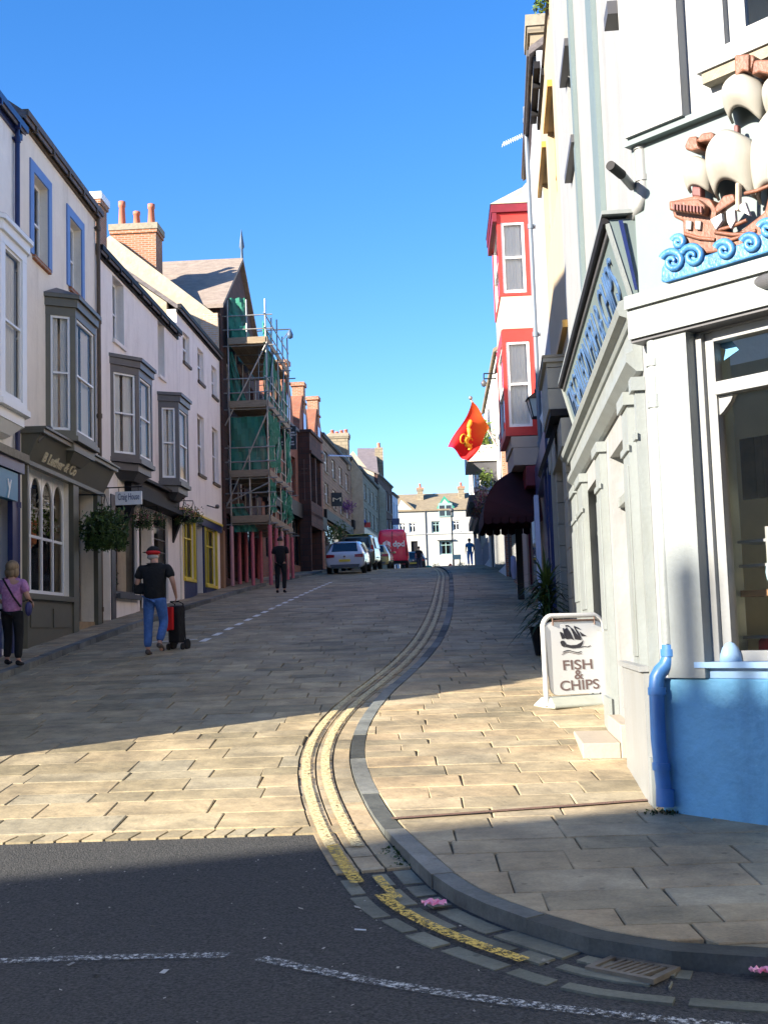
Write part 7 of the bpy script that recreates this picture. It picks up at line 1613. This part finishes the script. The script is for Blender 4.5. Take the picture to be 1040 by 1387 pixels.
def hatchback(label, loc, yaw, pitch, paint, L=4.3):
    T = thing('parked_car', label, 'car', loc, yaw, frame=True, rotx=pitch)
    st = [(0.0, .32, .72, .86, .62, .80, .72), (.04, .26, .90, .98, .84, .88, .74), (.30, .24, .94, 1.22, .88, .90, .66), (.62, .24, .94, 1.44, .89, .905, .62), (1.4, .24, .93, 1.49, .89, .905, .64), (2.3, .24, .92, 1.46, .89, .90, .62), (3.0, .24, .92, 1.12, .89, .89, .62), (3.3, .24, .88, .96, .88, .88, .64), (4.1, .26, .72, .80, .84, .84, .62), (4.3, .34, .6, .66, .66, .7, .5)]
    b = loft(st).build('body', paint, T, subsurf=2, fix=True)
    quad(T, 'rear_window', [(-.60, .11, 1.00), (.60, .11, 1.00), (.52, .50, 1.39), (-.52, .50, 1.39)], carglass, th=.03)
    for s in (-1, 1):
        quad(T, 'side_window', [(s*.885, 1.05, .98), (s*.885, 2.6, .96), (s*.70, 2.25, 1.38), (s*.70, 1.1, 1.41)], carglass, th=.02*s)
        quad(T, 'tail_lamp', [(s*.84, .02, .74), (s*.46, -.015, .76), (s*.46, .005, .88), (s*.84, .03, .90)], redlamp, th=-.035*s)
    quad(T, 'number_plate', [(-.26, -.03, .56), (.26, -.03, .56), (.26, -.015, .67), (-.26, -.015, .67)], plate, th=.012); 
    quad(T, 'bumper_insert', [(-.62, -.01, .30), (.62, -.01, .30), (.68, .01, .44), (-.68, .01, .44)], greyp, th=.025)
    m = MB(); m.tube([(0, -.02, .80), (0, -.045, .80)], .045, 14); m.build('badge', chrome, T)
    m = MB(); m.box((-.55, .44, 1.43), (.55, .62, 1.47)); m.build('spoiler', paint, T, bevel=.01)
    for x in (-.80, .80): wheel(T, x, .85, .31); wheel(T, x, 3.45, .31)
    for s in (-1, 1): m = MB(); m.ell((s*1.0, 2.75, 1.0), (.10, .06, .07)); m.build('mirror', paint, T)
    return T
carw = mat('car_white', (.62, .64, .70), .25, .03, 3, coat=1); cardk = mat('car_olive', (.10, .11, .07), .3, .1, 3, coat=1); vanr = mat('van_red', (.75, .008, .06), .35, .08, 2, coat=.5)
l, y_, p_ = put(467.5, 778, 53.5, 0); hatchback('white hatchback parked on the left below the red van', l, R(-4), p_, carw)
# olive people carrier in front of it
l, y_, p_ = put(484, 770, 60.5); T = thing('parked_car', 'tall olive grey car parked between the white hatchback and the red van', 'car', l, R(-5), frame=True, rotx=p_)
st = [(0.0, .34, .85, 1.0, .7, .86, .76), (.05, .3, 1.05, 1.12, .90, .92, .82), (.22, .28, 1.06, 1.78, .92, .93, .74), (.5, .28, 1.06, 1.86, .92, .93, .72), (2.6, .28, 1.05, 1.86, .92, .93, .72), (3.3, .28, 1.05, 1.3, .92, .92, .7), (3.6, .28, 1.0, 1.08, .9, .9, .7), (4.5, .32, .85, .95, .8, .8, .6)]
loft(st).build('body', cardk, T, subsurf=2, fix=True); quad(T, 'rear_window', [(-.68, .08, 1.16), (.68, .08, 1.16), (.60, .16, 1.68), (-.60, .16, 1.68)], carglass, th=.03)
m = MB(); m.box((-.6, .3, 1.855), (.6, 2.8, 1.89)); m.build('roof_panel', mat('roof_yellow_green', (.45, .48, .14), .4), T, bevel=.01)
for s in (-1, 1): quad(T, 'side_window', [(s*.915, .9, 1.12), (s*.915, 2.9, 1.1), (s*.80, 2.6, 1.7), (s*.80, .9, 1.72)], carglass, th=.02*s); quad(T, 'tail_lamp', [(s*.90, .03, .95), (s*.74, .0, .95), (s*.72, .02, 1.3), (s*.86, .04, 1.3)], redlamp, th=-.03*s)
for x in (-.82, .82): wheel(T, x, .9, .34); wheel(T, x, 3.6, .34)
quad(T, 'number_plate', [(-.26, -.03, .66), (.26, -.03, .66), (.26, -.015, .77), (-.26, -.015, .77)], plate)
# small pale yellow car beyond
l, y_, p_ = put(507, 768, 70); hatchback('pale yellow car mostly hidden behind the olive car', l, R(-5), p_, mat('car_pale_yellow', (.42, .38, .16), .3, .05, 3, coat=1))
# red delivery van
l, y_, p_ = put(532.5, 772, 76.5); VN = thing('delivery_van', 'red delivery van with white dpd lettering on its rear doors', 'van', l, R(-1), frame=True, rotx=p_)
st = [(0.0, .42, 1.2, 2.42, .93, .97, .80), (.05, .38, 1.2, 2.50, .97, .99, .82), (.5, .38, 1.2, 2.55, .98, 1.0, .84), (3.6, .38, 1.2, 2.55, .98, 1.0, .84), (4.3, .38, 1.15, 2.2, .98, 1.0, .80), (4.9, .38, 1.1, 1.4, .98, .98, .78), (5.6, .42, .95, 1.05, .9, .9, .7)]
b = loft(st).build('body', vanr, VN, subsurf=2, fix=True)
quad(VN, 'bumper', [(-.92, -.08, .36), (.92, -.08, .36), (.92, -.08, .56), (-.92, -.08, .56)], black, th=-.10)
VN.scale = (1.05,)*3; m = MB(); m.box((-.012, -.02, .62), (.012, -.002, 2.38)); m.build('door_gap', black, VN)
for s in (-1, 1): quad(VN, 'tail_lamp', [(s*.95, -.0, .85), (s*.84, -.02, .85), (s*.82, -.01, 1.5), (s*.92, .01, 1.5)], redlamp, th=-.03*s); quad(VN, 'rear_pillar', [(s*.96, .06, .6), (s*.98, .2, .6), (s*.88, .2, 2.3), (s*.86, .06, 2.3)], whitep, th=-.02*s)
quad(VN, 'number_plate', [(-.75, -.035, .64), (-.25, -.035, .64), (-.25, -.02, .75), (-.75, -.02, .75)], plate, th=.01)
for x in (-.86, .86): wheel(VN, x, .95, .34); wheel(VN, x, 4.4, .34)
m = MB(); hx = [Vector((-.35+.27*math.cos(R(30+60*k)), -.045, 1.55+.27*math.sin(R(30+60*k)))) for k in range(6)]; m.prism(hx, (0, .02, 0)); em = m.build('logo', whitep, VN, bevel=.01)
for a_ in (90, 210, 330): m = MB(); m.tube([(-.35, -.05, 1.55), (-.35+.24*math.cos(R(a_)), -.05, 1.55+.24*math.sin(R(a_)))], .022, 6); m.build('logo_line', vanr, em)
Gv = Fac((-.0, -.03), (1, 0)); text('dpd', Gv, .02, 1.43, .36, .012, whitep, VN, width=.72, bold=.012)
l, y_, p_ = put(560, 768, 84); hatchback('dark car with a pale roof in the shade right of the van', l, R(0), p_, mat('car_black', (.02, .02, .022), .3, .1, 3, coat=1))

# ================================================================== PEOPLE
def skinmesh(name, pts, edges, rad, mm, parent, sub=2, smoothit=True):
    me = bpy.data.meshes.new(name); me.from_pydata([tuple(p) for p in pts], edges, []); o = bpy.data.objects.new(name, me); COL.objects.link(o)
    md = o.modifiers.new('skin', 'SKIN'); me.skin_vertices.new() if not me.skin_vertices else None
    for i, r_ in enumerate(rad): me.skin_vertices[0].data[i].radius = (r_ if hasattr(r_, '__len__') else (r_, r_))
    me.skin_vertices[0].data[0].use_root = True
    md.use_smooth_shade = True; md.branch_smoothing = .6; s_ = o.modifiers.new('s', 'SUBSURF'); s_.levels = s_.render_levels = sub
    bpy.context.view_layer.update(); dg = bpy.context.evaluated_depsgraph_get(); m2 = bpy.data.meshes.new_from_object(o.evaluated_get(dg)); bpy.data.objects.remove(o)
    m2.materials.clear(); m2.materials.append(mm); m2.name = name
    for p in m2.polygons: p.use_smooth = True
    n = bpy.data.objects.new(name, m2); COL.objects.link(n)
    if parent: n.parent = parent
    return n
def person(label, loc, yaw, J, cloth, hair, shoes=black, scale=1.0, sleeve='short', skirt=None, hands=True, tilt=0):
    """J: joint dict in metres for a 1.75 m figure facing +Y; body is one skinned mesh, clothes are its children"""
    T = thing('person', label, 'person', loc, yaw, frame=True); T.scale = (scale,)*3
    D = dict(pel=(0, 0, .94), waist=(0, 0, 1.08), chest=(0, .0, 1.30), neckb=(0, -.01, 1.46), neck=(0, .01, 1.53), head=(0, .03, 1.63), top=(0, .03, 1.70),
             shL=(-.19, 0, 1.41), elL=(-.25, -.02, 1.13), wrL=(-.24, .10, .90), shR=(.19, 0, 1.41), elR=(.25, -.02, 1.13), wrR=(.24, .10, .90),
             hipL=(-.10, 0, .90), knL=(-.11, .03, .50), anL=(-.11, -.05, .09), toL=(-.12, .10, .04), hipR=(.10, 0, .90), knR=(.11, .03, .50), anR=(.11, -.05, .09), toR=(.12, .10, .04)); D.update({k: v for k, v in J.items() if not k.startswith('_')}); D = {k: Vector(v) for k, v in D.items()}

    order = ['pel', 'waist', 'chest', 'neckb', 'neck', 'head', 'top', 'shL', 'elL', 'wrL', 'shR', 'elR', 'wrR', 'hipL', 'knL', 'anL', 'toL', 'hipR', 'knR', 'anR', 'toR']; ix = {k: i for i, k in enumerate(order)}
    E = [('pel', 'waist'), ('waist', 'chest'), ('chest', 'neckb'), ('neckb', 'neck'), ('neck', 'head'), ('head', 'top'), ('chest', 'shL'), ('shL', 'elL'), ('elL', 'wrL'), ('chest', 'shR'), ('shR', 'elR'), ('elR', 'wrR'), ('pel', 'hipL'), ('hipL', 'knL'), ('knL', 'anL'), ('anL', 'toL'), ('pel', 'hipR'), ('hipR', 'knR'), ('knR', 'anR'), ('anR', 'toR')]
    rd = dict(pel=(.14, .11), waist=(.13, .10), chest=(.15, .11), neckb=(.08, .07), neck=(.055, .055), head=(.085, .10), top=(.06, .07), shL=.055, elL=.042, wrL=.027, shR=.055, elR=.042, wrR=.027, hipL=.085, knL=.055, anL=.036, toL=.03, hipR=.085, knR=.055, anR=.036, toR=.03)
    pts = [D[k] for k in order]; ed = [(ix[a], ix[b]) for a, b in E]; rad = [rd[k] for k in order]
    # hands: palm plus five fingers grown from each wrist
    for s, w, e in (('L', 'wrL', 'elL'), ('R', 'wrR', 'elR')):
        dv = (D[w]-D[e]).normalized(); side = Vector((1 if s == 'L' else -1, 0, 0)); side = (side-dv*side.dot(dv)).normalized(); fwd = dv.cross(side).normalized()
        i0 = len(pts); pts.append(D[w]+dv*.06); rad.append((.030, .018)); ed.append((ix[w], i0))
        for k in range(4):
            o_ = fwd*(.024-.016*k); a_ = D[w]+dv*.095+o_; b_ = a_+dv*(.032 if k in (0, 3) else .038)+side*.010; c_ = b_+dv*.022+side*.020; j = len(pts); pts += [a_, b_, c_]; rad += [.0095, .0085, .007]; ed += [(i0, j), (j, j+1), (j+1, j+2)]
        j = len(pts); pts += [D[w]+dv*.05+fwd*.038, D[w]+dv*.085+fwd*.05+side*.012]; rad += [.011, .008]; ed += [(i0, j), (j, j+1)]
    body = skinmesh('body', pts, ed, rad, skin, T)
    # face: nose, ears, eyes, mouth as small shapes on the head
    hc = D['head']; m = MB(); fd = Vector((0, 1, 0))
    m.ell(hc+Vector((0, .105, -.02)), (.014, .022, .026)); m.ell(hc+Vector((-.088, .0, -.015)), (.012, .022, .034)); m.ell(hc+Vector((.088, .0, -.015)), (.012, .022, .034)); m.build('ears_and_nose', skin, T)
    # clothing
    top, bot = cloth; W_ = J.get('_belly', 1.0)
    C = lambda k: D[k]
    P = [C('pel')+Vector((0, 0, -.13)), C('waist'), C('chest'), C('neckb')+Vector((0, 0, .025)), C('shL'), C('shL').lerp(C('elL'), .75 if sleeve == 'short' else 1.0), C('shR'), C('shR').lerp(C('elR'), .75 if sleeve == 'short' else 1.0)]
    rr = [(.168*W_, .135*W_), (.165*W_, .135*W_), (.20*W_, .14*W_), (.105, .085), .092, .072, .092, .072]; ee = [(0, 1), (1, 2), (2, 3), (2, 4), (4, 5), (2, 6), (6, 7)]
    if sleeve == 'long': n0 = len(P); P += [C('wrL'), C('wrR')]; rr += [.042, .042]; ee += [(5, n0), (7, n0+1)]
    skinmesh('top', P, ee, rr, top, T)
    if skirt is None:
        P = [C('pel')+Vector((0, 0, .09)), C('hipL')+Vector((0, 0, -.06)), C('knL'), C('anL')+Vector((0, 0, .02)), C('hipR')+Vector((0, 0, -.06)), C('knR'), C('anR')+Vector((0, 0, .02))]; skinmesh('trousers', P, [(0, 1), (1, 2), (2, 3), (0, 4), (4, 5), (5, 6)], [(.16, .125), (.098, .105), .078, .066, (.098, .105), .078, .066], bot, T)
    for s in 'LR':
        a_ = C('an'+s); t_ = C('to'+s); d_ = (t_-a_); d_.z = 0; d_ = d_.normalized() if d_.length > 1e-4 else Vector((0, 1, 0)); b0_ = Vector((a_.x, a_.y, 0)); lift = min(a_.z-.09, .5)
        z0 = max(.035, a_.z-.055); skinmesh('shoe', [Vector((a_.x, a_.y, z0+.03))-d_*.05, Vector((a_.x, a_.y, z0))+d_*.06, Vector((t_.x, t_.y, max(.03, t_.z)))+d_*.06], [(0, 1), (1, 2)], [(.045, .05), (.046, .04), (.040, .026)], shoes, T, sub=2)
    m = MB(); hair(m, hc, T)
    return T, D
def hair_short(col):
    def f(m, hc, T): m.ell(hc+Vector((0, -.012, .035)), (.098, .112, .10), 16, 10, zmin=-.35); m.build('hair', col, T)
    return f
def hair_bob(col):
    def f(m, hc, T): m.ell(hc+Vector((0, -.025, .02)), (.112, .122, .12), 16, 10); m.ell(hc+Vector((-.07, -.04, -.07)), (.05, .07, .09)); m.ell(hc+Vector((.07, -.04, -.07)), (.05, .07, .09)); m.ell(hc+Vector((0, -.08, -.07)), (.085, .05, .09)); m.build('hair', col, T)
    return f
blk = mat('black_cotton', (.008, .008, .009), .9, .3, 9, bump=1.0, bscale=11); denim = mat('blue_denim', (.05, .13, .36), .85, .35, 7, bump=1.0, bscale=16, dirt=.3, dcol=(.18, .3, .55)); lilac = mat('lilac_pattern', (.46, .20, .38), .85, .3, 26, bump=.8, bscale=12, dirt=.9, dcol=(.62, .42, .6)); blond = mat('grey_blond_hair', (.25, .17, .09), .7, .35, 30, stretch=(1, 1, .2)); dkhair = mat('dark_hair', (.03, .018, .012), .6, .3, 20)
redcap = mat('red_cap', (.62, .01, .012), .7, .1, 6)
# man with the shopping trolley
gm = ground(211, 888, .016)
walk = dict(hipL=(-.10, 0, .90), knL=(-.12, .02, .50), anL=(-.12, -.02, .10), toL=(-.14, .13, .04), hipR=(.10, 0, .90), knR=(.11, .12, .52), anR=(.10, -.10, .20), toR=(.11, -.02, .07),
            shL=(-.22, 0, 1.42), elL=(-.29, -.02, 1.15), wrL=(-.26, .16, 1.02), shR=(.22, 0, 1.42), elR=(.32, -.04, 1.16), wrR=(.30, .14, .98), _belly=1.32, head=(-.03, .05, 1.63), top=(-.03, .05, 1.70))
def capf(m, hc, T):
    m.ell(hc+Vector((0, -.005, .03)), (.112, .122, .105), 18, 10, zmin=-.1); m.build('cap', blk, T); m = MB(); m.ell(hc+Vector((.0, -.02, .025)), (.117, .124, .05), 18, 8, zmin=-.75); m.build('cap_band', redcap, T)
    m = MB(); m.ell(hc+Vector((-.11, .07, .04)), (.10, .08, .012), 14, 6); m.build('peak', blk, T); m = MB(); m.ell(hc+Vector((0, -.03, -.05)), (.095, .09, .05), 14, 8); m.build('hair', mat('grey_hair', (.4, .38, .36), .8), T)
PM, D_ = person('man in a black T-shirt, jeans and red banded cap walking uphill with a trolley', gm, R(-8), {k: v for k, v in walk.items()}, (blk, denim), capf, mat('brown_shoes', (.08, .06, .05), .6), scale=148/1600*gm.y/1.76)
# trolley
tl = ground(240, 880, .016); T = thing('shopping_trolley', 'black and red two wheeled shopping trolley pushed beside the man in jeans', 'trolley', tl, R(-20), frame=True); sc_ = .76; T.scale = (sc_,)*3
m = MB(); prof = [(-.15, .16), (.13, .16), (.16, .45), (.17, .95), (.12, 1.02), (-.12, 1.0), (-.17, .85)]; m.prism([Vector((-.14, y, z)) for y, z in prof], (.28, 0, 0)); m.build('bag', blk, T, bevel=.03)
m = MB(); m.box((-.185, -.14, .42), (-.142, .12, .98)); m.box((-.15, -.27, .45), (.04, -.175, .98)); m.build('red_pocket', redcap, T, bevel=.02)
m = MB(); m.tube([(-.1, .2, .12), (-.1, .1, 1.05), (-.1, -.1, 1.10)], .014, 8); m.tube([(.12, .2, .12), (.12, .1, 1.05), (.12, -.1, 1.10)], .014, 8); m.tube([(-.1, -.1, 1.10), (.12, -.1, 1.10)], .018, 8); m.build('handle', black, T)
for x in (-.18, .18): 
    m = MB(); m.tube([(x-.025, .16, .12), (x+.025, .16, .12)], .12, 18); w_ = m.build('wheel', tyre, T)
for x in (-.15, .22): m = MB(); m.tube([(x-.02, -.12, .075), (x+.02, -.12, .075)], .075, 14); m.build('wheel', tyre, T)
m = MB(); m.box((-.2, -.2, 0), (.2, .1, .22)); bg_ = None
m = MB(); gl_ = at(187, 800, gm.y+.1); m.box((gl_.x-.05, gm.y+.0, gl_.z-.06), (gl_.x+.25, gm.y+.25, gl_.z+.12)); tag(m.build('waist_bag', blk, bevel=.03), 'small black bag at the left hip of the man in jeans', 'bag')
# woman at the left edge
gw = ground(17, 903, .13)
PW, Dw = person('woman in a lilac patterned top and black trousers walking at the left edge', gw, R(-5), dict(hipL=(-.10, 0, .90), knL=(-.12, .14, .52), anL=(-.13, .10, .12), toL=(-.14, .24, .07), hipR=(.10, 0, .90), knR=(.11, .02, .50), anR=(.12, -.04, .10), toR=(.12, .10, .04), shR=(.19, 0, 1.40), elR=(.28, -.03, 1.14), wrR=(.27, .16, 1.05), shL=(-.19, 0, 1.40), elL=(-.27, 0, 1.14), wrL=(-.22, .18, 1.05), _belly=1.2), (lilac, blk), hair_bob(blond), blk, scale=143/1600*gw.y/1.76)
m = MB(); sc_ = PW.scale[0]; 
strap = [(-.10, -.14, 1.46), (-.02, -.175, 1.34), (.10, -.185, 1.14), (.19, -.10, .98)]; m.tube([Vector(p) for p in strap], .018, 6); o = m.build('bag_strap', blk, PW)
B = thing('shoulder_bag', 'small navy shoulder bag at the hip of the woman in lilac', 'bag', PW.matrix_world.translation if False else gw, R(-5), frame=True); m = MB(); m.ell((.25, .02, .86), (.045, .09, .11), 14, 10); m.build('pouch', mat('navy_bag', (.03, .03, .12), .6), B); m = MB(); m.tube([(.20, -.08, .97), (.26, 0, 1.0), (.28, .08, .96)], .012, 6); m.build('clasp_strap', blk, B)
# person in black by the scaffolding
gk = ground(381, 803, .02)
person('person in black standing in the road in front of the pink scaffold feet', gk, R(-3), dict(elL=(-.23, .0, 1.14), wrL=(-.22, .05, .88), elR=(.23, .0, 1.14), wrR=(.22, .05, .88)), (blk, blk), hair_short(dkhair), blk, scale=76/1600*gk.y/1.76)
# far pedestrians
for k, (px, py, Y, lab, a_, b_, hh) in enumerate(((637, 772, 74, 'person in a blue top and pale blue trousers on the far right pavement', mat('blue_top', (.02, .20, .42), .8), mat('pale_blue_jeans', (.22, .42, .80), .8), 1.0), (568, 771, 82, 'person in dark clothes behind the right side of the van', blk, mat('dark_jeans', (.03, .04, .08)), .95), (652, 770, 76, 'person in dark clothes near the far flower baskets', blk, blk, 1.0))):
    p = at(px, py, Y); person(lab, (p.x, Y, g(Y)+.05), R(10), {}, (a_, b_), hair_short(dkhair), blk, scale=hh)
# extra vertical things on the right pavement verge: café sign
bpy.context.view_layer.update()

GR = {'house': 'houses and shops along the street', 'car': 'cars parked on the left of the street', 'hanging basket': 'flower baskets hung along the left shops', 'person': 'people on the street', 'jar': 'jars on the rack in the shop window', 'clothes': 'clothes shown in the arched shop window', 'lantern': 'wall lanterns on the right', 'litter': 'litter on the ground', 'planter': 'planters at the crest', 'downpipe': 'pipes at the shop corner', 'street lamp': 'street lamps'}
for o in bpy.data.objects:
    if o.parent is None and o.get('category') in GR: o['group'] = GR[o['category']]
